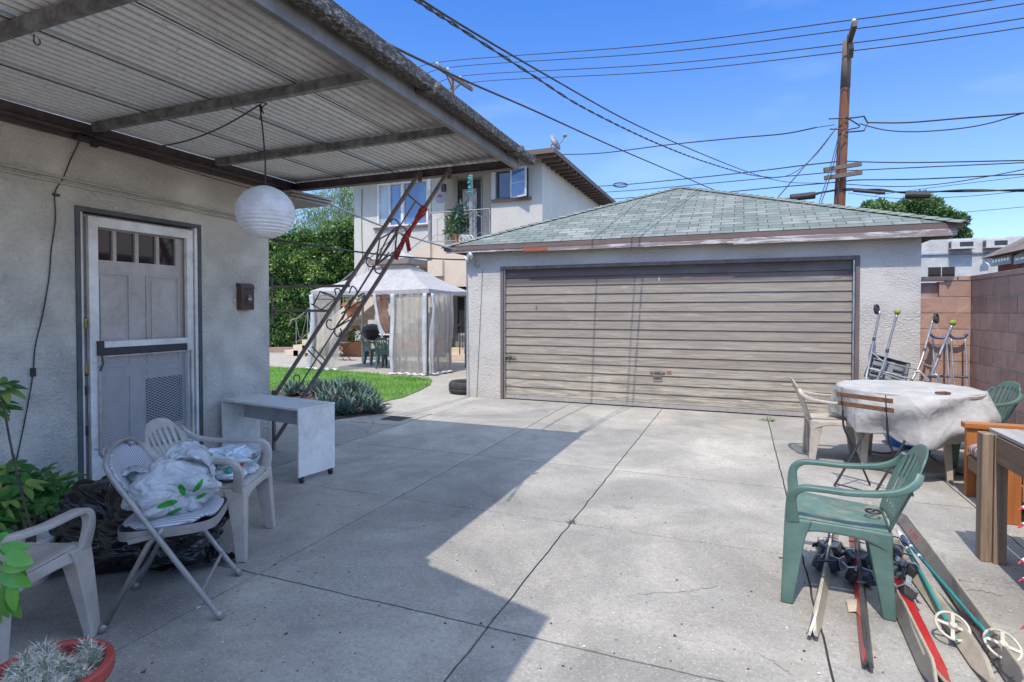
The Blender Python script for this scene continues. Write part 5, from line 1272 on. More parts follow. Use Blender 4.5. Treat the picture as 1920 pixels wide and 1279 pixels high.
put(g2, (-2.95, 2.55, .415), rad(45))

# desk on casters
dk = thing('desk', 'small white laminate desk on black casters standing against the stucco wall', 'desk')
L_, D_, T_ = 1.06, .40, .635
b = MB(); b.box((-L_ / 2, -D_ / 2, T_ - .02), (L_ / 2, D_ / 2, T_)); b.build('top', M['laminate'], dk, bevel=.003)
for s in (-1, 1):
    b = MB(); x = s * (L_ / 2 - .011); b.box((x - .009, -D_ / 2 + .005, .055), (x + .009, D_ / 2 - .005, T_ - .0205)); b.build('side_panel', M['laminate'], dk, bevel=.001)
    for y in (-1, 1):
        b = MB(); cx_, cy_ = x - s * .005, y * (D_ / 2 - .045); b.lathe([(.024, -.011), (.024, .011)], (cx_, cy_, .024), 16, (0, 1, .0)); cst = b.build('caster', M['black'], dk)
        b = MB(); b.box((cx_ - .008, cy_ - .018, .03), (cx_ + .008, cy_ + .018, .0545)); b.build('bracket', M['black'], cst)
b = MB(); b.box((-L_ / 2 + .021, .02, T_ - .20), (L_ / 2 - .021, .036, T_ - .0205)); b.build('modesty_panel', M['laminate_grey'], dk)
for (x, z) in ((-L_ / 2 + .0205, T_ - .05), (-L_ / 2 + .0205, T_ - .17)):
    b = MB(); b.lathe([(.006, 0), (.006, .003), (0, .004)], (x, -.10 if z > .5 else -.02, z), 8, (1, 0, 0)); b.build('screw_cap', M['black'], dk)
dr_ = rad(-8); cxr = Vector((-3.40, 3.655, 0)); off = Matrix.Rotation(dr_, 3, 'Z') @ Vector((L_ / 2, -D_ / 2, 0)); put(dk, cxr - off, dr_)

# ---------------------------------------------------------------- plants on the left
pl = thing('potted_plant', 'glossy variegated umbrella plant in a pale pot by the wall at the left edge', 'potted plant', (-3.55, 1.75, 0))
pc = Vector((-3.52, 1.80, 0))
b = MB(); b.lathe([(.085, 0), (.115, .21), (.125, .215), (.125, .235), (.105, .235), (.10, .20), (0, .20)], pc, 28); b.build('pot', M['white_pot'], pl, smooth=False)
b = MB()
tops = []
for (px, py, d) in ((20, 905, 3.5), (60, 930, 3.5), (95, 950, 3.4), (40, 965, 3.3), (10, 950, 3.2), (110, 925, 3.5), (75, 900, 3.6), (30, 985, 3.25), (5, 990, 3.1), (85, 975, 3.3), (-20, 930, 3.3), (-25, 750, 3.3), (2, 735, 3.3), (-2, 770, 3.35), (45, 895, 3.5), (25, 925, 3.3), (70, 960, 3.45), (50, 990, 3.3), (15, 965, 3.4), (105, 975, 3.4), (-5, 905, 3.4), (85, 940, 3.55), (35, 950, 3.2), (60, 1005, 3.2), (-15, 965, 3.2)):
    tops.append(at(px, py, d))
for p in tops[::3]: b.tube(spline([pc + Vector((U(-.05, .05), U(-.05, .05), .19)), pc.lerp(p, .5) + Vector((0, 0, .12)), p], 4), .006, 5)
b.build('stem', M['bark'], pl)
b = MB()
for p in tops:
    for w_ in range(3 if p.z < .9 else 2):
        ax_ = (rv() * .4 + Vector((.2, -.3, .8))).normalized(); o0 = ax_.orthogonal().normalized(); k0 = 9
        pp = p + rv() * (.07 if p.z < .9 else .035)
        for k in range(k0):
            d = Matrix.Rotation(2 * PI * k / k0 + U(-.2, .2), 3, ax_) @ o0; d = (d + ax_ * U(.05, .4)).normalized(); leaf2(b, pp + d * .012, d, ax_, U(.085, .125), U(.034, .046), .1, .3)
b.build('foliage', M['croton'], pl, smooth=False)
pd = thing('planter_box', 'dark plant pot standing between the umbrella plant and the trash bag', 'pot', (-3.62, 2.05, 0))
b = MB(); b.lathe([(.10, 0), (.13, .24), (.135, .24), (.135, .26), (.115, .26), (.11, .2), (0, .2)], (-3.72, 2.08, 0), 20); b.build('pot', M['dark_paint'], pd)
b = MB(); b.lathe([(0, .201), (.108, .202)], (-3.72, 2.08, 0), 16); b.build('soil', M['soil'], pd)

rp_ = thing('cactus_pot', 'red plastic bowl pot full of woolly cactus in the bottom left corner', 'potted cactus', (-2.0, 1.05, 0))
rc = gnd(88, 1262, .30); rc = Vector((rc.x, rc.y, 0)); rr = .172
b = MB(); b.lathe([(.10, 0), (.135, .10), (.155, .26), (.155, .262), (rr, .262), (rr + .006, .275), (rr + .006, .305), (rr, .312), (rr - .016, .312), (rr - .022, .305), (.145, .24), (0, .24)], rc, 48); b.build('pot', M['terracotta'], rp_, smooth=False)
b = MB(); b.lathe([(0, .262), (.145, .258)], rc, 24); b.build('soil', M['soil'], rp_)
bC = MB(); bS = MB()
for k in range(46):
    a = U(0, 2 * PI); q = math.sqrt(random.random()) * .125; p = rc + Vector((math.cos(a) * q, math.sin(a) * q, .265)); h = U(.035, .075); tl_ = Vector((math.cos(a) * q * 2.2, math.sin(a) * q * 2.2, 1)).normalized()
    bC.lathe([(.012, -.01), (.019, h * .3), (.018, h * .8), (.010, h), (0, h * 1.05)], p, 10, tl_)
    for _ in range(150):
        t = U(.1, 1.05); d = rv(); d = (d - tl_ * d.dot(tl_)).normalized(); e = p + tl_ * h * t + d * .017 * (1 if t < .8 else .6); g2_ = (d + tl_ * U(-.2, .9) + rv() * .6).normalized() * U(.016, .040); s_ = g2_.cross(rv()).normalized() * .0012
        bS.add([e - s_, e + s_, e + g2_ + Vector((0, 0, .004))], [(0, 1, 2)])
cc = bC.build('cactus', M['cactus'], rp_, smooth=True); bS.build('spines', M['spines'], cc)

lp_ = thing('leafy_plant', 'bright green broad leaved plant leaning in at the left edge, nearest the camera', 'plant', (-2.55, .85, 0))
b = MB(); root = at(-190, 1150, 2.05); root.z = 0
b.lathe([(.09, 0), (.12, .20), (.13, .20), (.13, .22), (.11, .22), (.10, .18), (0, .18)], root, 20); b.build('pot', M['terracotta'], lp_)
b = MB(); lv = []
for (px, py, dx, dz) in ((0, 1035, .5, .1), (20, 1040, .8, -.2), (35, 1050, .7, -.6), (5, 1075, .6, -.3), (25, 1075, .3, -.9), (10, 1100, .1, -1), (30, 1100, .2, -1), (-5, 1110, .2, -.9), (15, 1060, .9, .1), (-20, 1040, .4, .5), (-30, 1090, 0, -.8), (40, 1085, .1, -1), (0, 1125, .0, -1)):
    p = at(px - 12, py, 2.0 + U(-.06, .06)); lv.append((p, (RV * dx + ZV * dz + F0 * U(-.4, .2)).normalized()))
hub = at(-70, 1020, 2.0)
b.tube(spline([root + Vector((0, 0, .18)), root.lerp(hub, .5) + Vector((0, 0, .1)), hub], 5), .007, 6)
for p, d in lv: b.tube(spline([hub, hub.lerp(p, .6) + Vector((0, 0, .03)), p], 3), .003, 5)
b.build('stem', M['croton'], lp_)
b = MB()
for p, d in lv: leaf2(b, p, d, -F0 + ZV * .5, U(.09, .125), U(.042, .056), .12, .2)
o = b.build('leaves', M['bright_leaf'], lp_, smooth=True); 

# agaves along the bed
AG = []
def agave(dry=.25, n=22, R=.24):
    b = MB(); bd = MB()
    for k in range(n):
        a = k * 2.4 + U(-.2, .2); t = k / n; el = rad(12 + 65 * t + U(-8, 8)); L = R * (1 - .35 * t) * U(.85, 1.2) * 1.15; W = .050 * U(.8, 1.15)
        d = Vector((math.cos(a) * math.cos(el), math.sin(a) * math.cos(el), math.sin(el))); s_ = Vector((-math.sin(a), math.cos(a), 0)); u = s_.cross(d) * -1
        p0 = Vector((0, 0, .02)) + d * .01; tg = bd if random.random() < dry else b
        pts = []
        for j, (q, w_) in enumerate(((0, .6), (.3, 1), (.6, .85), (.85, .4), (1, .02))):
            c = p0 + d * L * q + Vector((0, 0, (.05 if tg is b else -.10) * q * q * L * 4)) ; pts += [c - s_ * W * w_ / 2, c + u * -.014 * w_, c + s_ * W * w_ / 2]
        tg.add(pts, [(3 * j + i, 3 * j + i + 1, 3 * j + i + 4, 3 * j + i + 3) for j in range(4) for i in (0, 1)])
    return b, bd
protos = []
for q in range(4):
    random.seed(40 + q); t = thing('agave', ['blue green agave rosette with hardly a dry leaf, in the bed by the lawn', 'grey green agave rosette with some purple brown leaves, in the bed by the lawn', 'agave rosette about half dried to purple brown, in the bed by the lawn', 'mostly dried purple brown agave rosette, in the bed by the lawn'][q], 'agave', (0, 0, 0), 'agaves massed in the bed beside the lawn')
    b, bd = agave(.08 + .24 * q, 26, .22); b.build('leaves', M['agave'], t, solid=.004); 
    if bd.v: bd.build('dry_leaves', M['agave_dry'], t, solid=.003)
    protos.append(t)
random.seed(77); spots = []
for (px, py) in ((640, 778), (665, 780), (690, 776), (705, 765), (622, 765), (650, 765), (675, 762), (698, 755), (630, 752), (655, 750), (680, 748), (645, 740), (668, 738), (612, 750), (600, 742), (615, 737), (635, 733), (585, 745), (570, 742), (590, 733), (555, 742), (545, 736), (565, 732), (690, 740), (540, 745), (610, 775), (600, 762), (660, 728), (625, 742), (707, 775)):
    g = gnd(px, py); spots.append((g.x + U(-.04, .04), g.y + U(-.04, .04)))
for i, (x, y) in enumerate(spots):
    s_ = protos[i % 4] if i < 4 else protos[(0, 1, 2, 3, 1, 2)[i % 6]]
    o = s_ if i < 4 else copy_tree(s_); o.location = (x, y, 0); o.rotation_euler = (U(-.12, .12), U(-.12, .12), U(0, 6.28)); k = U(.8, 1.15); o.scale = (k, k, k * U(.9, 1.2))
wd = thing('weed', 'small green weed growing in the joint at the foot of the garage door', 'weed', gnd(1440, 789))
b = MB(); c = gnd(1440, 789)
for _ in range(26): d = Vector((U(-1, 1), U(-.6, .3), U(.05, .5))); leaf(b, c + Vector((U(-.06, .06), U(-.02, .02), .004)), d, ZV, U(.05, .10), U(.012, .02))
b.build('leaves', M['grass'], wd)
wd = thing('weed', 'tuft of dry weed in the joint crossing in the middle of the drive', 'weed', gnd(1071, 980))
b = MB(); c = gnd(1071, 980)
for _ in range(26): d = Vector((U(-1, 1), U(-.6, .6), U(.05, .6))); leaf(b, c + Vector((U(-.02, .02), U(-.02, .02), .001)), d, ZV, U(.015, .035), U(.005, .01))
b.build('leaves', M['agave_dry'], wd)

# ================================================================ RIGHT SIDE OF THE YARD
TC = Vector((1.44, 6.2, 0))
tb_ = thing('round_table', 'round table mostly hidden beneath the pale cloth', 'table', TC)
b = MB(); b.lathe([(0, .70), (.55, .70), (.565, .715), (.565, .735), (.55, .742), (0, .742)], TC, 40); b.build('tabletop', M['beige_plastic_old'], tb_)
for a in (.5, 2.1, 3.7, 5.2):
    b = MB(); d = Vector((math.cos(a), math.sin(a), 0)); b.loft([(TC + d * .40 + ZV * .699, (.03, 0, 0), (0, .03, 0)), (TC + d * .46, (.022, 0, 0), (0, .022, 0))]); b.build('leg', M['pot_plaster'], tb_, bevel=.004)
ub = thing('umbrella_base', 'round flat stone coloured umbrella base on the ground under the table', 'umbrella base', TC)
b = MB(); b.lathe([(0, 0), (.33, 0), (.335, .02), (.32, .04), (.20, .055), (.06, .06), (.045, .10), (.03, .10), (.03, .06), (0, .06)], TC + Vector((.02, -.02, 0)), 48); b.build('base', M['concrete_base'], ub, smooth=False)
cl = MB()
def cloth(u, v):
    a = u * 2 * PI; R0 = .572
    drop = .36 + .05 * math.sin(a * 2 + .6) + .09 * max(0, math.cos(a + 1.0)) - .12 * max(0, math.cos(a - 2.9)) 
    if v < .5:
        r = R0 * v / .5; z = .748 + .006 * noise.noise(Vector((r * math.cos(a) * 5, r * math.sin(a) * 5, 0))) + .010 * max(0, noise.noise(Vector((math.cos(a) * r * 3 + r * 6, math.sin(a) * r * 9, 4))))
        if v > .44: z -= .012 * ((v - .44) / .06) ** 2
    else:
        t = (v - .5) / .5; pz = a * 8 + 1.6 * math.sin(a * 2 + .5) + 1.1 * math.sin(a * 3); fold = (1 - 2 * abs(math.sin(pz / 2)) ** .8) * (.45 + .55 * noise.noise(Vector((math.cos(a) * 1.4, math.sin(a) * 1.4, 7)))) * 1.2 + math.sin(a * 17 + 2) * .10 * t
        r = R0 + .012 * min(1, t * 6) + (.075 * fold + .012 + .03 * noise.noise(Vector((math.cos(a) * 2.2, math.sin(a) * 2.2, t * 1.5)))) * t ** .8
        z = .736 - (drop + .05 * fold) * t + .02 * noise.noise(Vector((math.cos(a) * 4, math.sin(a) * 4, t * 3)))
        q = max(0, math.cos(a + 1.15)) ** 2        # big billow on the near right side
        r += q * (.08 * math.sin(t * PI) + .045 * math.sin(t * 7 + a * 4 + 1)) * .85
    return (TC.x + r * math.cos(a), TC.y + r * math.sin(a), z)
cl.grid(cloth, 260, 60, wrap=True)
tag(cl.build('tablecloth', M['cloth'], smooth=True, solid=.002), 'pale cream cloth draped loosely over the round table with an uneven hem', 'tablecloth')
bk_ = thing('wooden_brush', 'short wooden brush lying on the cloth near the table edge', 'brush', gnd(1768, 737, .76))
c = gnd(1768, 737, .762); b = MB(); b.bar(c - RV * .06, c + RV * .06, .03, .014); b.build('back', M['slat_wood'], bk_, bevel=.003)
b = MB(); b.bar(c - RV * .055 + ZV * .008, c + RV * .03 + ZV * .010, .024, .005); b.build('bristles', M['soil'], bk_)
bt = thing('plastic_tub', 'bright blue plastic tub on the ground under the table', 'tub', gnd(1705, 832)); c = gnd(1705, 835); c.z = 0
b = MB(); b.lathe([(.12, 0), (.20, .0), (.235, .10), (.245, .10), (.24, .115), (.225, .10), (.19, .01), (0, .01)], c, 32); b.build('bowl', M['blue_tub'], bt)
bn = thing('storage_bin', 'frosted pale blue plastic bin on the ground behind the table', 'bin', gnd(1812, 842)); c = gnd(1816, 838); 
b = MB(); b.loft([((c.x, c.y, 0), (.17, 0, 0), (0, .13, 0)), ((c.x, c.y, .34), (.20, 0, 0), (0, .16, 0))]); b.build('body', M['bin_clear'], bn, bevel=.01)
b = MB(); b.box((c.x - .21, c.y - .17, .341), (c.x + .21, c.y + .17, .365)); b.build('lid', M['white_paint'], bn, bevel=.006)
b = MB(); P = [gnd(*p, .012) for p in ((1600, 838), (1660, 850), (1720, 838), (1750, 860), (1790, 885), (1850, 905), (1925, 960))]; b.tube(spline(P, 6), .008, 6); tag(b.build('garden_hose', M['rubber'], smooth=True), 'thin black hose snaking over the slab from under the table', 'hose')

sf = thing('bistro_chair', 'folding chair with brown wooden slats and black metal frame before the cloth covered table', 'chair')
P0, P1 = gnd(1576, 735, .785), gnd(1665, 748, .775); dv = (P1 - P0); dv.z = 0; wv = dv.length; dv.normalize(); fw = Vector((-dv.y, dv.x, 0))
mid = (P0 + P1) / 2
def L(a, f_, z): return Vector((mid.x, mid.y, 0)) + dv * a + fw * f_ + ZV * z
for z in (.765, .69):
    b = MB(); b.bar(L(-.21, .0 + (.78 - z) * .25, z), L(.21, (.78 - z) * .25, z - .004), .012, .036); b.build('back_slat', M['slat_wood'], sf, bevel=.003)
for s in (-1, 1):
    a_ = s * .165
    b = MB(); b.bar(L(a_, -.012, .80), L(a_, .012, .62), .016, .006); b.tube(spline([L(a_, .012, .63), L(a_, .03, .50), L(a_ * .95, .09, .40), L(a_ * .95 + .05, .16, .22), L(a_ * .95 + .10, .24, .01)], 4), .009, 6); b.build('long_leg', M['black'], sf, smooth=True)
    b = MB(); b.tube([L(a_ * .9 + .09, .14, .45), L(a_ * .9 + .02, .05, .22), L(a_ * .9 - .05, -.04, .01)], .009, 6); b.build('short_leg', M['black'], sf)
b = MB(); b.tube([L(-.20, -.035, .03), L(.10, -.035, .03)], .006, 6); b.build('stretcher', M['black'], sf)

wk = thing('walking_frame', 'upturned aluminium walking frame with wheels and green tennis ball feet, leaning by the garage', 'walker', (1.9, 8.2, 0))
def pth(pp): return [onY(a, c, y) for a, c, y in pp]
for idx, (pp) in enumerate(([(1650, 583, 8.22), (1642, 620, 8.2), (1634, 660, 8.15), (1628, 690, 8.1), (1624, 712, 8.05), (1630, 722, 8.02), (1640, 722, 8.0), (1648, 705, 8.0), (1658, 680, 8.02), (1668, 640, 8.06), (1682, 588, 8.1)],
                            [(1749, 600, 8.36), (1738, 640, 8.3), (1726, 680, 8.2), (1714, 705, 8.12), (1708, 718, 8.08), (1716, 728, 8.0), (1730, 726, 7.98), (1742, 712, 8.0), (1752, 690, 8.02), (1768, 650, 8.08), (1786, 608, 8.12)])):
    b = MB(); P = pth(pp); b.tube(spline(P, 5), .0145, 10); fr_ = b.build('side_frame', M['steel'], wk, smooth=True)
    b = MB(); e = pth([pp[2], pp[-3]]); b.tube([e[0], e[1]], .009, 6); b.build('cross_brace', M['steel'], wk)
    for q in (1, len(P) - 2):
        b = MB(); t = (P[q] - P[q + 1]).normalized(); b.lathe([(.019, -.02), (.019, .02)], P[q] * .6 + P[q + 1] * .4 if q == 1 else P[q] * .55 + P[q - 1] * .45, 10, t); b.build('leg_collar', M['greyplastic'], wk)
    c = P[0] + Vector((-.035 if idx == 0 else .035, 0, .02)); ax_ = Vector((.85, -.5, .1)).normalized()
    b = MB(); b.lathe([(.045, -.013), (.062, -.014), (.066, 0), (.062, .014), (.045, .013), (.045, -.013)], c, 24, ax_); whl = b.build('wheel', M['rubber'], wk)
    b = MB(); b.lathe([(.014, -.016), (.014, .016)], c, 12, ax_)
    u1 = ax_.orthogonal().normalized(); u2 = ax_.cross(u1)
    for k in range(5): b.bar(c, c + (u1 * math.cos(k * 1.257) + u2 * math.sin(k * 1.257)) * .048, .012, .014)
    b.build('hub', M['greyplastic'], whl)
    c = P[-1] + Vector((.003, 0, .015)); b = MB(); b.lathe([(0, -.034), (.018, -.03), (.033, -.008), (.036, .006), (.028, .024), (.012, .033), (0, .034)], c, 16, (.15, 0, 1)); b.build('tennis_ball', M['ballgreen'], wk, smooth=True)
for (pp) in ([(1628, 690, 8.1), (1668, 700, 8.08), (1712, 712, 8.08)], [(1638, 672, 8.12), (1680, 684, 8.12), (1722, 694, 8.14)], [(1655, 700, 8.0), (1700, 716, 8.0), (1735, 716, 8.0)]):
    b = MB(); b.tube(pth(pp), .0095, 8); b.build('front_brace', M['steel'], wk)
b = MB(); P = pth([(1712, 700, 8.0), (1722, 696, 8.0), (1732, 704, 7.98), (1740, 716, 7.96)]); b.tube(spline(P, 4), .012, 8); P = pth([(1746, 705, 7.98), (1756, 703, 7.96), (1762, 716, 7.95), (1763, 726, 7.94)]); 
b.build('grip_tube', M['steel'], wk, smooth=True); b = MB(); b.tube(spline(P, 4), .014, 8); b.build('grip_tube', M['steel'], wk, smooth=True)
b = MB(); P = pth([(1740, 704, 7.99), (1758, 706, 7.97)]); b.tube(P, .022, 10); b.build('hand_grip', M['greyplastic'], wk)
bs_ = thing('shower_bench', 'grey plastic bath bench tilted on its side between the walking frame legs', 'bench', (1.6, 8.3, 0))
q = [onY(1634, 664, 8.34), onY(1706, 682, 8.30), onY(1696, 722, 8.1), onY(1620, 705, 8.16)]
def tray(u, v):
    p = q[0].lerp(q[1], u).lerp(q[3].lerp(q[2], u), v); e = min(u, 1 - u, v, 1 - v)
    return tuple(p + Vector((0, .0 + (.03 if e > .06 else 0), 0)))
b = MB(); b.grid(tray, 18, 14); b.build('seat', M['greyplastic'], bs_, solid=.012, bevel=.003)
b = MB(); ee = [tuple(q[i] + Vector((0, -.01, 0))) for i in range(4)]; b.tube([Vector(e) for e in ee], .010, 8, closed=True); b.build('rim', M['greyplastic'], bs_)
for i in range(2):
    for j in range(3):
        b = MB(); c0 = q[0].lerp(q[1], .12 + .52 * i).lerp(q[3].lerp(q[2], .12 + .52 * i), .15 + .3 * j); c1 = q[0].lerp(q[1], .40 + .50 * i).lerp(q[3].lerp(q[2], .40 + .50 * i), .15 + .3 * j); b.bar(c0, c1, .018, .02); b.build('rib', M['greyplastic'], bs_)
for i in (0, 1, 2, 3):
    p = q[i] * .8 + q[(i + 2) % 4] * .2; b = MB(); b.tube([p + Vector((0, .04, 0)), (p.x + (.12 if i in (1, 2) else -.10), 8.46 if i < 2 else 8.0, .012)], .013, 8); b.build('leg', M['steel'], bs_)

for i, (xl, xr, lab) in enumerate(((2.24, 2.405, 'aluminium crutch with dark armpit pad leaning on the block wall, left of the pair'), (2.43, 2.595, 'aluminium crutch with dark armpit pad leaning on the block wall, right of the pair'))):
    cr = thing('crutch', lab, 'crutch', ((xl + xr) / 2, 8.3, 0), 'pair of crutches leaning on the block wall')
    xm_ = (xl + xr) / 2 + (-.01 if i else .01); Y = lambda z: 8.30 + .28 * z / 1.13
    b = MB(); b.tube(spline([(xl - .012, Y(1.12), 1.165), (xl + .02, Y(1.12), 1.125), (xm_, Y(1.1), 1.108), (xr - .02, Y(1.12), 1.125), (xr + .012, Y(1.12), 1.165)], 5), .021, 10, flat=.8); b.build('armpit_pad', M['skiblue'], cr, smooth=True)
    for s, x in ((-1, xl), (1, xr)):
        b = MB(); b.tube(spline([(x + .012 * -s, Y(1.1), 1.11), (x + .012 * -s, Y(.8), .8), (xm_ + s * .055, Y(.45), .45), (xm_ + s * .02, Y(.18), .2)], 5), .011, 8); b.build('side_tube', M['steel'], cr, smooth=True)
    b = MB(); b.tube([(xl + .012, Y(.62), .64), (xr - .012, Y(.62), .64)], .016, 8); b.build('hand_grip', M['greyplastic'], cr)
    b = MB(); b.tube([(xm_, Y(.35), .35), (xm_, Y(.0), .01)], .010, 8); b.build('lower_tube', M['steel'], cr)
    b = MB(); b.lathe([(.021, 0), (.019, .02), (.013, .05)], (xm_, Y(0), 0), 12); b.build('rubber_foot', M['rubber'], cr)

# ---------------------------------------------------------------- block walls
def block_wall(parent, mat, mmat, axis, pl, u0, u1, z1, skip=(), start=0, dirn=1, th=.14):
    b = MB(); mb = MB(); BL, BH, J = .40, .203, .012
    rows = int(round((z1 - .06) / BH))
    for r in range(rows):
        z0 = r * BH + .004; u = u0 - (.20 if (r + start) % 2 else 0)
        while u < u1:
            a, c = max(u, u0) + J / 2, min(u + BL, u1) - J / 2
            if c - a > .03 and not any(s0 < (a + c) / 2 < s1 and r == rr_ for s0, s1, rr_ in skip):
                lo, hi = (a, pl, z0), (c, pl + th, z0 + BH - J)
                if axis == 'X': lo, hi = (pl, a, z0), (pl + th, c, z0 + BH - J)
                b.box(lo, hi)
            u += BL
    zt = rows * BH + .004; u = u0
    while u < u1:                                     # cap blocks
        c = min(u + .40, u1) - .01
        (b.box((u, pl - .008, zt), (c, pl + th + .008, zt + .055)) if axis == 'Y' else b.box((pl - .008, u, zt), (pl + th + .008, c, zt + .055)))
        u += .40
    zz = zt - .002
    if axis == 'Y':
        for (a, c, z0, z2) in ([(u0, u1, 0, zz)] if not skip else [(u0, u1, 0, skip[0][2] * BH), (skip[0][1], u1, skip[0][2] * BH, zz)]): mb.box((a, pl + .006, z0), (c, pl + th - .006, z2))
    else: mb.box((pl + .006, u0, 0), (pl + th - .006, u1, zz))
    o = b.build('blocks', mat, parent, bevel=.003); mb.build('mortar', mmat, parent); return zt + .055
bw = thing('block_wall', 'short end of the sunlit red block wall beside the garage with one darkened block', 'wall', (2.4, 8.66, 0))
block_wall(bw, M['brick'], M['mortar'], 'Y', 8.66, 2.13, 2.665, 1.90, skip=((2.0, 2.42, 8),), start=1)
b = MB(); b.box((2.135, 8.72, 1.63), (2.41, 8.79, 1.81)); b.build('recessed_block', M['brick_dark'], bw)  # set back and darkened to stand for the eave's shadow
bw2 = thing('block_wall', 'long red block wall in shade running along the right edge of the yard', 'wall', (2.8, 6, 0))
block_wall(bw2, M['brick_dark'], M['mortar'], 'X', 2.668, -3.2, 8.80, 1.93)

# ---------------------------------------------------------------- wooden armchair and old table
ac = thing('wooden_armchair', 'heavy orange stained wooden armchair with a striped cushion at the right edge', 'armchair', (2.0, 5.1, 0))
ax0, ax1, ay0, ay1 = 1.645, 2.40, 4.78, 5.42
for (x, y, w_, d_) in ((ax0, ay1 - .03, .09, .05), (ax0 + .03, ay0, .09, .035), (ax1 - .08, ay1 - .03, .08, .05), (ax1 - .08, ay0, .08, .035)):
    b = MB(); b.box((x, y, 0), (x + w_, y + d_, .535)); b.build('leg', M['orange_wood'], ac, bevel=.004)
for y in (ay0 - .02, ay1 - .05):
    b = MB(); b.box((ax0 - .02, y, .536), (ax1 + .02, y + .09, .58)); b.build('arm', M['orange_wood_x'], ac, bevel=.006)
    b = MB(); b.box((ax0 + .095, y + .025, .49), (ax1 - .09, y + .05, .5355)); b.build('arm_rail', M['orange_wood_x'], ac)
    for k in range(4):
        b = MB(); b.box((ax0 + .13 + k * .125, y + .03, .27), (ax0 + .245 + k * .125, y + .048, .489)); b.build('side_board', M['orange_wood'], ac, bevel=.002)
    b = MB(); b.box((ax0 + .125, y + .022, .16), (ax1 - .09, y + .05, .265)); b.build('lower_rail', M['orange_wood_x'], ac, bevel=.003)
b = MB(); b.box((ax0 + .01, ay0 + .04, .22), (ax0 + .04, ay1 - .032, .32)); b.build('front_rail', M['table_wood'], ac)
b = MB(); b.box((ax0 + .04, ay0 + .04, .27), (ax1 - .1, ay1 - .06, .30)); b.build('seat_base', M['table_wood'], ac)
b = MB()
def cush(u, v):
    a = v * 2 * PI; x = ax0 + .33 + (.34 + .0 * u) * math.copysign(abs(math.cos(a)) ** .5, math.cos(a)); z = .385 + .075 * math.copysign(abs(math.sin(a)) ** .7, math.sin(a)) * (1 - .25 * abs(u * 2 - 1) ** 4)
    return (x, ay0 + .06 + (ay1 - ay0 - .14) * u, z)
b.grid(lambda v, u: cush(u, v), 40, 20, wrap=True); b.f.append(tuple(range(40))); b.f.append(tuple(20 * 40 + k for k in range(40))[::-1]); b.build('cushion', M['cushion'], ac, smooth=True)
b = MB(); b.box((ax1 - .1, ay0 + .05, .3), (ax1 - .06, ay1 - .06, .80)); b.build('backrest', M['orange_wood'], ac)

ot = thing('wooden_table', 'weathered wooden table with a thick split post leg at the right edge', 'table', (1.9, 3.5, 0))
for (x, y) in ((1.30, 4.10), (1.30, 2.35), (2.35, 4.10), (2.35, 2.35)):
    b = MB(); b.box((x, y - .085, 0), (x + .052, y, .742)); b.box((x + .0545, y - .10, 0), (x + .115, y - .004, .742)); b.build('leg', M['post_wood'], ot, bevel=.004)
b = MB(); b.box((1.358, 2.36, .585), (1.398, 3.999, .735)); b.build('apron', M['table_wood'], ot, bevel=.004)
b = MB(); b.box((1.416, 4.03, .585), (2.349, 4.07, .735)); b.build('apron', M['table_wood'], ot, bevel=.004)
for k in range(7):
    b = MB(); x = 1.362 + k * .150; b.box((x, 2.3, .7425), (x + .144, 4.12, .762)); b.build('top_board', M['grey_wood'], ot, bevel=.002)
kc = onX(1863, 838, 1.357); 

# ---------------------------------------------------------------- neighbours on the right
wb = thing('white_building', 'plain white rendered building with wall air conditioners beyond the block wall', 'building', (9, 26, 0))
wy = 25.0; xa, xb = onY(1700, 480, wy).x, onY(2100, 480, wy).x
zt = onY(1760, 449, wy).z; zb = onY(1790, 474, wy).z
b = MB(); b.box((xa, wy, 0), (xb, wy + 8, zt)); b.build('wall', M['far_white'], wb)
b = MB(); b.box((xa - .02, wy - .06, zb - .06), (xb, wy - .001, zb)); b.build('band', M['far_trim'], wb)
for (p0, p1) in ((1778, 1822), (1842, 1885)):
    u0, u1 = onY(p0, 460, wy).x, onY(p1, 460, wy).x; z0, z1 = onY(1800, 468, wy).z, onY(1800, 453, wy).z
    b = MB(); b.box((u0, wy - .35, z0), (u1, wy - .001, z1)); a_ = b.build('air_conditioner', M['far_ac'], wb)
    b = MB(); b.box((u0 + (u1 - u0) * .35, wy - .356, z0 + .08), (u1 - .06, wy - .351, z1 - .05)); b.build('grille', M['dark_paint'], a_)
    b = MB(); b.box((u0 - .004, wy - .3, z0 + .05), (u0 - .001, wy - .05, z1 - .05)); b.build('side_grille', M['dark_paint'], a_)
for (p0, p1) in ((1740, 1764), (1766, 1790)):
    u0, u1 = onY(p0, 505, wy).x, onY(p1, 505, wy).x; b = MB(); b.box((u0, wy - .02, onY(1760, 520, wy).z), (u1, wy - .001, onY(1760, 501, wy).z)); b.build('window', M['win_dark'], wb)
rb = thing('brick_house', 'red brick house with pale framed windows and a brown shingle roof at the right edge', 'house', (8, 14, 0))
ex = 6.6
e0 = onX(1836, 484, ex); Y0b = e0.y; ez = e0.z - .02
b = MB(); b.box((ex + .35, Y0b - 14, 0), (ex + 6, Y0b - .3, ez)); b.build('wall', M['redbrick'], rb)
b = MB(); b.add([(ex, Y0b - 14.3, ez), (ex, Y0b, ez), (ex + 6.5, Y0b, ez), (ex + 6.5, Y0b - 14.3, ez), (ex + 3.2, Y0b - 3.2, ez + 2.1), (ex + 3.2, Y0b - 11, ez + 2.1)], [(0, 1, 4, 5), (1, 2, 4), (2, 3, 5, 4), (3, 0, 5), (3, 2, 1, 0)]); b.build('roof', M['brown_roof'], rb)
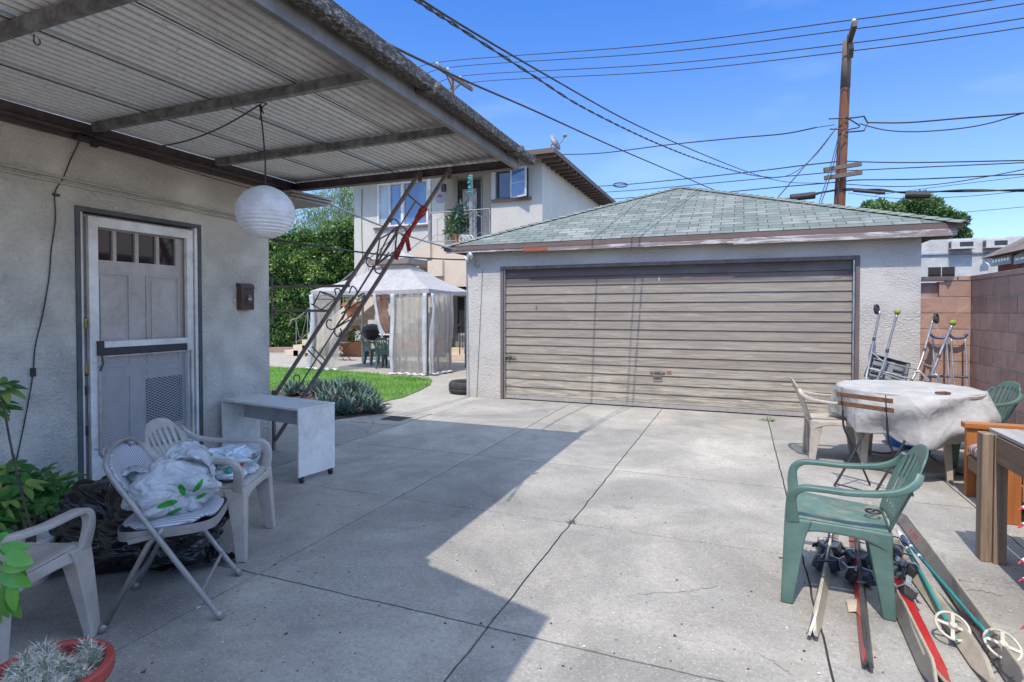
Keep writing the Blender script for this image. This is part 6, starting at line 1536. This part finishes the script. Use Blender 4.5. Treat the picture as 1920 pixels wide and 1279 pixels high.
def bwn(y0, y1, z0, z1, n):
    b = MB(); x = ex + .35; m = 10; top = [(y0 + (y1 - y0) * i / m, z1 + .10 * math.sin(PI * i / m)) for i in range(m + 1)]
    poly = [(y0, z0), (y1, z0)] + top[::-1]; b.add([(x - .04, y, z) for y, z in poly] + [(x - .001, y, z) for y, z in poly], [tuple(range(len(poly))), tuple(range(2 * len(poly) - 1, len(poly) - 1, -1))] + [(i, (i + 1) % len(poly), len(poly) + (i + 1) % len(poly), len(poly) + i) for i in range(len(poly))])
    f_ = b.build('window', M['far_ac'], rb)
    for k in range(n):
        a = y0 + .08 + (y1 - y0 - .16) * k / n; b = MB(); b.box((x - .046, a + .03, z0 + .10), (x - .041, a + (y1 - y0 - .16) / n - .03, z1 - .06)); b.build('pane', M['win_dark'], f_)
wa, wb_ = onX(1861, 500, ex + .35), onX(1899, 480, ex + .35)
bwn(wb_.y, wa.y, onX(1880, 497, ex + .35).z, onX(1880, 481, ex + .35).z, 6)
wa, wb_ = onX(1904, 490, ex + .35), onX(1960, 480, ex + .35); bwn(wb_.y, wa.y, onX(1910, 495, ex + .35).z, onX(1910, 480, ex + .35).z, 5)
wa, wb_ = onX(1840, 500, ex + .35), onX(1856, 495, ex + .35); bwn(wb_.y, wa.y, onX(1848, 508, ex + .35).z, onX(1848, 498, ex + .35).z, 2)
mt = MB()
for i in range(40):
    x0 = -150 + i * 14; mt.add([(x0, 520, -1), (x0 + 14, 520, -1), (x0 + 14, 520, 40 + 22 * noise.noise(Vector((i * .35 + .35, 1, 0)))), (x0, 520, 40 + 22 * noise.noise(Vector((i * .35, 1, 0)))), (x0, 560, -1), (x0 + 14, 560, -1)], [(0, 1, 2, 3), (3, 2, 5, 4)])
struct(mt, 'hills', pm('far_hills', (.16, .22, .30), (.20, .26, .33), .02, 1))

# ---------------------------------------------------------------- patio things under the gazebo
gr_ = thing('kettle_grill', 'black kettle grill on metal legs beneath the outside stair', 'grill', gnd(697, 690))
g0 = gnd(698, 681); b = MB(); b.lathe([(.04, .62), (.17, .66), (.27, .76), (.29, .86), (.29, .87), (0, .87)], g0, 24); b.build('bowl', M['black'], gr_, smooth=True)
b = MB(); b.lathe([(.295, .875), (.27, .98), (.17, 1.06), (.05, 1.09), (0, 1.09)], g0, 24); b.build('lid', M['black'], gr_, smooth=True)
for a in (.3, 2.4, 4.5): b = MB(); b.tube([g0 + Vector((.16 * math.cos(a), .16 * math.sin(a), .70)), g0 + Vector((.34 * math.cos(a), .34 * math.sin(a), .01))], .014, 6); b.build('leg', M['alu'], gr_)
pp_ = thing('square_planter', 'square orange clay planter under the outside stair', 'planter', gnd(668, 668)); c = gnd(669, 667)
b = MB(); b.loft([((c.x, c.y, 0), (.38, 0, 0), (0, .2, 0)), ((c.x, c.y, .46), (.42, 0, 0), (0, .23, 0))]); b.build('pot', M['terracotta_planter'], pp_, bevel=.01)
b = MB(); clump(b, Vector((c.x, c.y, .62)), .26, 140, .14, .05); b.build('foliage', M['hedge'], pp_)
st2 = thing('folding_stool', 'small black folding camp table beside the left net curtain', 'stool', gnd(637, 676)); c = gnd(637, 676); c = Vector((c.x, c.y, 0))
b = MB(); b.box((c.x - .34, c.y - .15, .52), (c.x + .34, c.y + .15, .54)); b.build('top', M['oldframe'], st2)
for y in (-.13, .13):
    for s in (-1, 1): b = MB(); b.tube([c + Vector((-.3 * s, y, .52)), c + Vector((.3 * s, y, .01))], .012, 6); b.build('leg', M['black'], st2)
hp = thing('hanging_plant', 'small dark potted fern standing behind the brown net curtain', 'potted plant', gnd(722, 680)); c = at(724, 612, 14.6)
b = MB(); clump(b, c, .2, 160, .12, .03); b.build('foliage', M['hedge'], hp); b = MB(); b.lathe([(.08, -.3), (.11, -.12), (0, -.12)], c, 12); b.tube([(c.x, c.y, c.z - .3), (c.x, c.y, 0)], .02, 6); b.build('pot', M['dark_paint'], hp)
tp = thing('clay_pot', 'terracotta pot standing on the stair behind the gazebo curtain', 'pot', at(664, 580, 16)); c = at(662, 582, 16.2)
b = MB(); b.lathe([(.16, -.2), (.26, .12), (.30, .12), (.30, .22), (.24, .22), (0, .15)], c, 20); b.build('pot', M['terracotta_planter'], tp, smooth=False)
b = MB(); clump(b, c + Vector((0, 0, .3)), .2, 90, .12, .04); b.build('foliage', M['hedge'], tp)
for i, (px, py, s_, lab) in enumerate(((858, 418, .30, 'big leafy green plant on the apartment balcony behind the railing'), (868, 402, .26, 'silvery green leafy plant in a wicker stand on the balcony'))):
    p = onY(px, py + 8, 14.5); t = thing('balcony_plant', lab, 'potted plant', (p.x, p.y, BZ))
    b = MB(); clump(b, p + Vector((0, 0, .05)), s_, 150, .26, .09); b.build('foliage', M['tree_leaf' if i == 0 else 'agave'], t)
    b = MB(); b.lathe([(.10, 0), (.17, .3), (.14, .3), (0, .26)], (p.x, p.y, BZ), 16); b.build('pot', M['white_pot'] if i else M['terracotta_planter'], t)
t = thing('wicker_stand', 'pale wicker plant stand on the balcony beside the post', 'plant stand', onY(873, 440, 14.3)); p = onY(874, 447, 14.25)
for k in range(3):
    b = MB(); b.tube(arc((p.x - .12 + k * .12, p.y, p.z - .02), .10, 0, PI, 10), .012, 5); b.tube([(p.x - .2 + k * .12, p.y, BZ), (p.x - .22 + k * .12, p.y, p.z)], .012, 5); b.build('hoop', M['white_paint'], t)

# ---------------------------------------------------------------- skis and poles
def ski(name, label, A, B, w_=.068, h=0.0, top='skiwhite', edge='skigrey', roll=0, tipup=.06, group=None, z0=.04, wob=.0, tiplen=.14):
    A = Vector(A); B = Vector(B); t = thing(name, label, 'ski', A, group)
    d = (B - A); d.z = 0; Ln = d.length; d.normalize(); s_ = Vector((-d.y, d.x, 0)); R_ = Matrix.Rotation(roll, 3, d); wv = R_ @ s_; nv = R_ @ ZV
    def sec(u):
        c = A.lerp(B, u) + ZV * (z0 + .012 * math.sin(u * PI) * (1 if roll < .5 else 0))
        wq = w_ * (1 + .12 * (2 * u - 1) ** 2); rem = (1 - u) * Ln
        if rem < tiplen: wq *= max(.12, (rem / tiplen)) ** .55; c = c + nv * tipup * (1 - rem / tiplen) ** 1.6
        if u * Ln < .03: wq *= .75
        return c, wq
    b = MB(); n = 44; P = [sec(i / n) for i in range(n + 1)]
    b.loft([(c, wv * (q / 2), nv * .0055) for c, q in P]); base = b.build('body', M[edge], t)
    b = MB(); b.loft([(c + nv * .0075, wv * (q / 2 - .004), nv * .0018) for c, q in P]); b.build('top_sheet', M[top], t)
    return t, P, d, wv, nv
def mid_(P, u): return P[int(u * (len(P) - 1))][0]
def binding(t, c, d, wv, nv, m='navy'):
    nv = nv * 1.25
    for sg, ln in ((1.05, .11), (-1, .15)):
        b = MB(); o = c + d * (.13 * sg) + nv * .012
        b.loft([(o - d * ln / 2, wv * .028, nv * .004), (o - d * ln / 6, wv * .034, nv * .020), (o + d * ln / 5, wv * .030, nv * .030), (o + d * ln / 2, wv * .022, nv * .012)]); bb = b.build('binding', M[m if sg > 0 else 'greyplastic'], t, bevel=.004)
        b = MB(); b.tube([o + wv * .05 + d * .03, o + wv * .055 - d * .09, o + wv * .035 - d * .12 + nv * .02], .004, 6); b.tube([o - wv * .05 + d * .03, o - wv * .055 - d * .09, o - wv * .035 - d * .12 + nv * .02], .004, 6); b.build('brake_arm', M['black'], bb)
        b = MB(); b.tube([o + wv * .045 - nv * .0, o + wv * .03 + nv * .035 + d * .02, o - wv * .03 + nv * .035 + d * .02, o - wv * .045], .0045, 6); b.tube([o + wv * .04 - d * .03, o + wv * .05 + d * .06 + nv * .01], .005, 6); b.build('spring_arm', M['steel'], bb)
        b = MB(); b.bar(o - d * .02 + nv * .022, o - d * sg * .075 + nv * .05, .026, .010, nv); b.bar(o + nv * .03 - wv * .03, o + nv * .036 + wv * .03, .012, .010, nv); b.build('lever', M['steel' if sg > 0 else 'black'], bb, bevel=.003)
edge_on = rad(78)
GS = 'downhill skis lying on the concrete at the right'
def G0(px, py): p = gnd(px, py); return (p.x, p.y, 0)
r1 = ski('ski', 'white and dark blue ski of the pair lying nearest the chair, left one', G0(1563, 985), G0(1521, 1205), .070, 0, 'skiblue', 'skiwhite', rad(76), .006, GS, .040)
binding(r1[0], mid_(r1[1], .42), r1[2], r1[3], r1[4])
r2 = ski('ski', 'white and dark blue ski of the pair lying nearest the chair, right one', G0(1571, 985), G0(1527, 1205), .070, 0, 'skiwhite', 'skicream', rad(106), -.006, GS, .040)
binding(r2[0], mid_(r2[1], .42), r2[2], -r2[3], -r2[4] * 1, 'navy')
r3 = ski('ski', 'dark ski with red and purple streaks under the green chair, left of its pair', G0(1596, 990), G0(1626, 1262), .070, 0, 'red', 'skiblack', rad(72), .006, GS, .040)
r4 = ski('ski', 'dark ski with red and yellow flame tip under the green chair, right of its pair', G0(1605, 990), G0(1631, 1266), .070, 0, 'skiblack', 'skiblack', rad(108), -.006, GS, .040)
binding(r3[0], mid_(r3[1], .45), r3[2], r3[3], r3[4], 'black'); binding(r4[0], mid_(r4[1], .45), r4[2], -r4[3], r4[4] * -1, 'navy')
r5 = ski('ski', 'red topped ski with cream edges between the chair and the poles', G0(1648, 1035), G0(1772, 1300), .074, 0, 'red', 'skicream', rad(-28), .012, GS, .035)
binding(r5[0], mid_(r5[1], .40), r5[2], r5[3], r5[4], 'black')
r6 = ski('ski', 'narrow grey edged ski lying against the left side of the red one', G0(1640, 1050), G0(1756, 1305), .070, 0, 'skigrey', 'skicream', rad(60), .006, GS, .038)
r7 = ski('ski', 'long cream coloured old ski lying under the two turquoise poles', G0(1622, 955), G0(1865, 1300), .072, 0, 'skicream', 'skicream', rad(60), .01, GS, .038)
binding(r7[0], mid_(r7[1], .48), r7[2], r7[3], r7[4], 'black')
# last one points away: its turned up tip is at the far end, base showing grey
r8 = ski('ski', 'long old ski with grey base, red lettering and an upturned cream tip, farthest right', G0(1915, 1305), G0(1686, 975), .078, 0, 'skigrey', 'skicream', rad(-62), .085, GS, .042)
P8 = r8[1]; 
def stroke(t, u, side, ln, wd, mat, off=.0100):
    c = P8[int(u * 44)][0]; d, wv, nv = r8[2], r8[3], r8[4]; b = MB(); b.bar(c + wv * side - d * ln / 2 + nv * off, c + wv * side + d * ln / 2 + nv * off, wd, .0012, nv); b.build('lettering', M[mat], t)
for (u0, nl) in ((.26, 7), (.80, 6)):
    for k in range(nl):
        u = u0 + k * .018 - .06; stroke(r8[0], min(.93, u), 0.0, .016, .030, 'red') if k % 2 else stroke(r8[0], min(.93, u), .008, .006, .034, 'red')
tipc = P8[43][0]; 
for k in range(3):
    a = k * 2.094 + .5; b = MB(); c = tipc + r8[4] * .009 + (r8[2] * math.cos(a) + r8[3] * math.sin(a)) * .010 - r8[2] * .03
    b.add([c + r8[2] * .006, c - r8[2] * .004 + r8[3] * .006, c - r8[2] * .004 - r8[3] * .006], [(0, 1, 2)]); b.build('emblem', M['black'], r8[0])
for (r_, cols_) in ((r4, ('red', 'orange_fruit', 'red')),):
    for k, cl__ in enumerate(cols_):
        u = .72 + .08 * k; c = r_[1][int(u * 44)][0]; b = MB(); b.loft([(c - r_[2] * .09 - r_[4] * .0 + r_[4] * .0100 - r_[3] * .01, r_[3] * .004, r_[4] * .0006), (c + r_[4] * .0100, r_[3] * (.022 if k != 1 else .007), r_[4] * .0006), (c + r_[2] * .09 + r_[4] * .0100, r_[3] * .002, r_[4] * .0006)]); b.build('flame_print', M[cl__], r_[0])
for px, py in ((1545, 1052), (1628, 1092), (1648, 1096)):
    c = gnd(px, py, .10); b = MB(); b.bar(c - RV * .055, c + RV * .055, .016, .006); tag(b.build('ski_strap', M['black']), 'black strap holding the %s skis together' % {1545: 'white and blue', 1628: 'dark flame tipped', 1648: 'red topped'}[px], 'strap')
for i, (A_, B_, lab) in enumerate(((gnd(1685, 997, .10), gnd(1786, 1186, .045), 'turquoise ski pole with white grip band and round cream basket, left one'), (gnd(1692, 1006, .12), gnd(1880, 1222, .05), 'turquoise ski pole with round cream basket reaching the shadow, right one'))):
    t = thing('ski_pole', lab, 'ski pole', A_, 'pair of turquoise ski poles'); dd = (B_ - A_).normalized(); Ln = (B_ - A_).length
    b = MB(); b.tube([A_ + dd * .10, B_ - dd * .02, B_ + dd * .06], [.0095, .008, .004], 10); b.build('shaft', M['teal'], t, smooth=True)
    b = MB(); b.tube([A_ - dd * .0, A_ + dd * .10], .0125, 10); b.build('grip', M['white_paint'] if i == 0 else M['skiblue'], t, smooth=True)
    for k in range(4): b = MB(); b.tube([A_ + dd * (.12 + k * .055), A_ + dd * (.14 + k * .055)], .0102, 10); b.build('band', M[('white_paint', 'skiblue')[k % 2]], t)
    ba = (dd * .25 + ZV * .85 + (-F0) * .35).normalized(); u1 = ba.orthogonal().normalized(); u2 = ba.cross(u1); rB = .062
    bc = B_ + ZV * .028; b = MB(); b.tube([bc + (u1 * math.cos(a) + u2 * math.sin(a)) * rB for a in [2 * PI * k / 28 for k in range(28)]], .0058, 8, closed=True)
    b.lathe([(.014, -.014), (.018, 0), (.014, .014)], bc, 12, ba)
    for k in range(4):
        a = k * PI / 2 + .5; e = bc + (u1 * math.cos(a) + u2 * math.sin(a)) * rB; b.bar(bc + (e - bc) * .15, e, .014, .006, ba)
    b.build('basket', M['skiwhite'], t, smooth=False)
t = thing('paper_scrap', 'folded cream paper scrap on the concrete by the dark skis', 'paper', gnd(1600, 1150)); c = gnd(1601, 1140, .005)
b = MB(); b.add([c + Vector((-.03, -.05, 0)), c + Vector((.03, -.045, .012)), c + Vector((.035, .04, .03)), c + Vector((-.025, .05, .012))], [(0, 1, 2, 3)]); b.build('sheet', M['skicream'], t, solid=.001)
t = thing('goggles', 'dark pair of goggles resting at the back edge of the green chair seat', 'goggles', gnd(1637, 962, .45)); c = gnd(1637, 961, .44)
b = MB(); b.tube([c + RV * (.032 * math.cos(a)) + F0 * (.032 * math.sin(a)) + ZV * .006 for a in [2 * PI * k / 16 for k in range(16)]], .0055, 6, closed=True); b.tube([c - RV * .02, c + F0 * .02 + RV * .02], .004, 5); b.build('frame', M['black'], t)
# off frame chair by the old table that throws the rounded shadow across the skis
copy_tree(gch, 'green plastic armchair just outside the right edge of the picture', (1.52, 2.62, 0), rad(150))

# red and white bulbs on a wire at the right edge
sl = thing('string_light', 'string of small red tipped white bulbs hanging at the right edge of the picture', 'string light', at(1935, 900, 2.0))
b = MB(); P = [at(1932, 560, 2.0), at(1934, 800, 2.0), at(1930, 940, 2.0), at(1936, 1020, 2.0), at(1930, 1100, 2.0), at(1937, 1200, 2.0), at(1940, 1300, 2.0)]; P.insert(0, P[0] + Vector((.1, 0, 1.2))); b.tube(spline(P, 6), .0035, 6); b.build('wire', M['hedge'], sl)
for (px, py, ex_, ey) in ((1930, 945, 1908, 958), (1932, 975, 1908, 990), (1930, 1042, 1908, 1058), (1934, 1080, 1909, 1090), (1938, 1160, 1914, 1180)):
    a_, e_ = at(px, py, 2.0), at(ex_, ey, 1.98); b = MB(); b.tube([a_, a_.lerp(e_, .6)], .005, 8); bb = b.build('socket', M['bulb'], sl)
    b = MB(); b.tube([a_.lerp(e_, .6), a_.lerp(e_, .85), e_], [.003, .004, .001], 8); b.build('bulb', M['red'], bb, smooth=True)

# ================================================================ UTILITY POLES AND LINES
up_ = thing('utility_pole', 'tall reddish brown wooden utility pole rising behind the garage roof', 'utility pole', (at(1574, 583, 17).x, at(1574, 583, 17).y, 0))
pb, pt = at(1574, 385, 17), at(1589, 78, 17); dirp = (pt - pb) / (pt.z - pb.z); pg = pb - dirp * pb.z
b = MB(); P = [pg + dirp * (pt.z * k / 10) for k in range(11)]; b.tube(P, [.185 - .0065 * k for k in range(11)], 14); b.build('shaft', M['pole_wood'], up_, smooth=True)
b = MB(); b.tube([P[8] + dirp * .5, P[10] + dirp * .02], [.137, .125], 14); b.build('grey_top', M['pole_grey'], up_, smooth=True)
CA = [at(1603, 44, 15.9), at(1583, 108, 17.9)]; b = MB(); b.bar(CA[0], CA[1], .13, .16); b.bar(at(1592, 70, 17.2), at(1596, 100, 16.6), .12, .3); b.build('crossarm', M['pole_grey'], up_)
for (px, py, d) in ((1601, 40, 15.95), (1597, 58, 16.5), (1589, 85, 17.2), (1585, 100, 17.8)):
    b = MB(); b.lathe([(.02, -.08), (.05, -.04), (.07, 0), (.05, .04), (.03, .07), (0, .08)], at(px, py, d), 10); b.build('insulator', M['far_ac'], up_)
for (l_, r_) in (((1540, 321), (1611, 309)), ((1541, 336), (1612, 325))):
    b = MB(); b.bar(at(*l_, 17.0) - F0 * .12, at(*r_, 16.6) - F0 * .12, .10, .12); b.build('crossarm', M['pole_grey'], up_)
b = MB()
for dy in (0, 13):
    P = [at(1585, 222 + dy * 2, 16.8), at(1600, 221 + dy * 2, 16.8), at(1620, 218 + dy * 2.1, 16.8)]; b.tube(P, .022, 6)
b.tube([at(1620, 218, 16.8), at(1627, 231, 16.8), at(1620, 245, 16.8)], .022, 6); b.tube([at(1554, 223, 17.1), at(1580, 222, 16.8)], .02, 6); b.tube([at(1556, 242, 17.1), at(1582, 243, 16.8)], .02, 6)
b.tube(spline([at(1586, 220, 16.7), at(1600, 228, 16.7), at(1612, 238, 16.7), at(1590, 244, 16.7), at(1577, 258, 16.7), at(1575, 300, 16.7), at(1573, 340, 16.7)], 4), .02, 6)
b.build('secondary_rack', M['black'], up_)
b = MB(); b.tube([at(1571.5, 382, 16.75), at(1572, 340, 16.75)], .02, 6); b.build('ground_wire', M['black'], up_)
p1 = thing('utility_pole', 'distant wooden utility pole with a long crossarm seen above the canopy edge', 'utility pole', (at(848, 583, 30.3).x, at(848, 583, 30.3).y, 0))
b = MB(); t_ = at(848, 140, 30.3); b.tube([(t_.x, t_.y, 0), t_], [.17, .12], 10); b.build('shaft', M['pole_grey'], p1, smooth=True)
b = MB(); b.bar(at(817, 123, 28.7), at(885, 168, 31.9), .12, .2); b.bar(at(837, 140, 29.6), at(848, 165, 30.2), .05); b.bar(at(864, 158, 30.9), at(848, 172, 30.2), .05); b.build('crossarm', M['pole_grey'], p1)
ends = [(820, 121, 28.75), (840, 131, 29.6), (863, 147, 30.9), (883, 159, 31.8)]
for e in ends: b = MB(); b.lathe([(.04, -.1), (.09, -.02), (.11, .04), (.06, .1), (0, .12)], at(*e), 8); b.build('insulator', M['far_ac'], p1)
nwire = [0]
def line(label, pts, r, n=8, group='overhead lines strung between the poles', mat='cord'):
    b = MB(); b.tube(spline([at(*p) for p in pts], n), r, 5); return tag(b.build('power_line', M[mat], smooth=True), label, 'power line', group)
def twist(pts, r, sep, per, n=10):
    S_ = spline([at(*p) for p in pts], n); b = MB()
    acc = 0; A1_, A2_ = [], []
    R2 = []
    for i in range(len(S_) - 1):
        m = max(1, int((S_[i + 1] - S_[i]).length / .08))
        for k in range(m): R2.append(S_[i].lerp(S_[i + 1], k / m))
    for i, p in enumerate(R2):
        t = (R2[min(i + 1, len(R2) - 1)] - R2[max(0, i - 1)]).normalized(); s_ = t.cross(ZV).normalized(); u = s_.cross(t); a = i * .08 / per * 2 * PI
        A1_.append(p + (s_ * math.cos(a) + u * math.sin(a)) * sep); A2_.append(p - (s_ * math.cos(a) + u * math.sin(a)) * sep)
    b.tube(A1_, r, 5); b.tube(A2_, r, 5); return b
tops_ = [(1601, 37, 15.95), (1597, 55, 16.5), (1589, 82, 17.2), (1585, 97, 17.8)]; rights = [(2100, -40, 13.5), (2100, -24, 14.0), (2100, 4, 14.7), (2100, 23, 15.3)]
ordn = ['topmost', 'second', 'third', 'lowest']
for i in range(4):
    l, t, r_ = ends[i], tops_[i], rights[i]; m = ((l[0] + t[0]) / 2, (l[1] + t[1]) / 2 + 7, 2 / (1 / l[2] + 1 / t[2])); l2 = (l[0] - 60, l[1] + 22 + i, l[2] + 3)
    m2 = ((r_[0] + t[0]) / 2, (r_[1] + t[1]) / 2 + 3, (r_[2] + t[2]) / 2)
    line('%s of the four high wires crossing the sky over both poles' % ordn[i], [l2, (l[0], l[1] - 4, l[2]), m, t, m2, r_], .018)
for o in [o for o in bpy.data.objects if o.name.startswith('power_line')]: pass
b = twist([(640, -110, 2.6), (775, -4, 3.4), (870, 58, 4.0), (1000, 142, 5.2), (1100, 205, 6.4), (1230, 268, 8.4), (1330, 306, 10.5), (1420, 330, 12.5), (1480, 328, 14.5), (1530, 290, 16), (1566, 243, 16.9)], .006, .0075, .4)
tag(b.build('service_drop', M['cord'], smooth=True), 'thick twisted cable sweeping from the top of the picture down to the tall pole', 'cable')
line('straight black wire running beside the twisted cable down to the tall pole', [(700, -60, 3.0), (860, 44, 4.0), (1040, 150, 5.8), (1180, 228, 7.8), (1300, 282, 10), (1410, 325, 13), (1480, 342, 15), (1560, 343, 16.8)], .009)
line('single black wire rising over the canopy edge and passing above the garage', [(560, -20, 2.6), (690, 64, 3.6), (860, 146, 5.0), (1000, 207, 6.6), (1150, 275, 9), (1260, 322, 12), (1365, 365, 15), (1445, 376, 16), (1566, 358, 16.9)], .011)
line('wire with a hooked insulator left of the tall pole', [(1050, 290, 25), (1130, 287, 24), (1250, 272, 22), (1380, 259, 19.5), (1470, 251, 18), (1531, 239, 17.2)], .022)
line('thin bare wire between the hooked insulator and the pole', [(1531, 239, 17.2), (1566, 234, 17)], .012)
for (lab, pts, r) in (
    ('communication wire meeting the pole just above its crossarms', [(1100, 350, 27), (1163, 347, 26), (1300, 334, 22), (1420, 321, 20), (1500, 311, 18), (1572, 303, 17)], .02),
    ('second communication wire left of the pole with a lower path', [(1110, 362, 27), (1200, 356, 25), (1320, 345, 22), (1450, 333, 19.5), (1571, 322, 17.1)], .016),
    ('lowest communication wire left of the pole, skimming the roof peak', [(1140, 374, 27), (1220, 368, 25), (1340, 362, 21.5), (1450, 352, 19), (1566, 342, 17.1)], .018),
    ('wire leaving the pole to the right at the height of the upper crossarm', [(1570, 302, 17), (1700, 305, 16), (1920, 301, 14), (2000, 300, 13.5)], .018),
    ('wire leaving the pole to the right just below the upper crossarm', [(1575, 321, 17), (1700, 315, 16), (1920, 305, 14.4), (2000, 300, 14)], .016),
    ('wire leaving the pole to the right below the lower crossarm', [(1585, 344, 17), (1600, 338, 16.8), (1720, 336, 16), (1920, 327, 14.4), (2000, 324, 14)], .018),
    ('slack wire rising to the right from beneath the lower crossarm', [(1580, 345, 17), (1680, 350, 16.5), (1780, 343, 15.7), (1920, 318, 14.5), (2000, 300, 14)], .013),
    ('faint far wire low in the sky on the right', [(1640, 366, 40), (1780, 348, 38), (1920, 331, 35), (2000, 320, 34)], .02),
    ('faint far wire above the white building', [(1784, 400, 45), (1920, 388, 42), (2000, 380, 40)], .022),
    ('thin far wire grazing the tree top', [(1590, 362, 30), (1680, 372, 29), (1800, 369, 27), (1920, 358, 25)], .016),
    ('steep wire falling from the pole rack to the lower left', [(1568, 240, 16.9), (1535, 282, 16.5), (1500, 322, 16), (1440, 392, 15.4)], .015),
    ('guy wire dropping steeply just left of the pole', [(1572, 256, 16.9), (1555, 320, 16.5), (1532, 392, 16)], .013),
    ('second guy wire dropping steeply beside the first', [(1573, 258, 16.9), (1560, 320, 16.7), (1536, 392, 16.4)], .013),
    ('upper drop wire curving right from the pole rack', [(1627, 230, 16.8), (1700, 230, 16), (1800, 222, 15), (1920, 212, 14), (2000, 200, 13.5)], .022),
    ('sagging drop wire under the upper one right of the pole rack', [(1612, 232, 16.8), (1660, 244, 16.3), (1720, 247, 15.8), (1800, 241, 15), (1860, 230, 14.5), (1925, 210, 14)], .017)):
    line(lab, pts, r)
b = twist([(1445, 376, 18), (1500, 370, 17.8), (1566, 357, 17), (1640, 356, 16.4), (1700, 361, 16), (1800, 358, 15.2), (1925, 357, 14.4), (2000, 356, 14)], .022, .022, 1.5)
tag(b.build('cable_bundle', M['cord'], smooth=True), 'thick lashed cable bundle crossing low behind the garage roof', 'cable bundle')
for (p0, p1_, rr_, lab) in (((1482, 371, 17.6), (1528, 366, 17.4), .11, 'long dark splice case on the cable bundle left of the pole'), ((1697, 366, 15.9), (1744, 366, 15.6), .10, 'dark splice case on the cable bundle in front of the tree top'), ((1600, 357, 16.6), (1660, 362, 16.2), .05, 'slim dark splice on the cable bundle right of the pole')):
    b = MB(); b.tube([at(*p0), at(*p1_)], rr_, 10); tag(b.build('splice_case', M['cord']), lab, 'splice case')
b = MB(); b.tube([at(1163 + 13 * math.cos(a), 347 + 4 * math.sin(a), 26) for a in [2 * PI * k / 14 for k in range(14)]], .03, 5, closed=True); tag(b.build('cable_coil', M['cord']), 'small coil of spare cable hanging on a wire above the garage', 'cable coil')
for (lab, A_, B_, r, sg) in (('grey cable from the house eave to the garage corner under the canopy', (-4.35, 4.95, 2.70), (-4.28, 8.32, 2.44), .012, .06), ('black cable from the house corner to the garage wall, lower of two', (-4.50, 4.51, 2.19), (-4.285, 8.52, 2.31), .012, .05)):
    A_, B_ = Vector(A_), Vector(B_); b = MB(); b.tube([A_.lerp(B_, k / 14) - ZV * sg * math.sin(PI * k / 14) for k in range(15)], r, 6); tag(b.build('service_cable', M['cord' if sg < .055 else 'greypaint'], smooth=True), lab, 'cable')
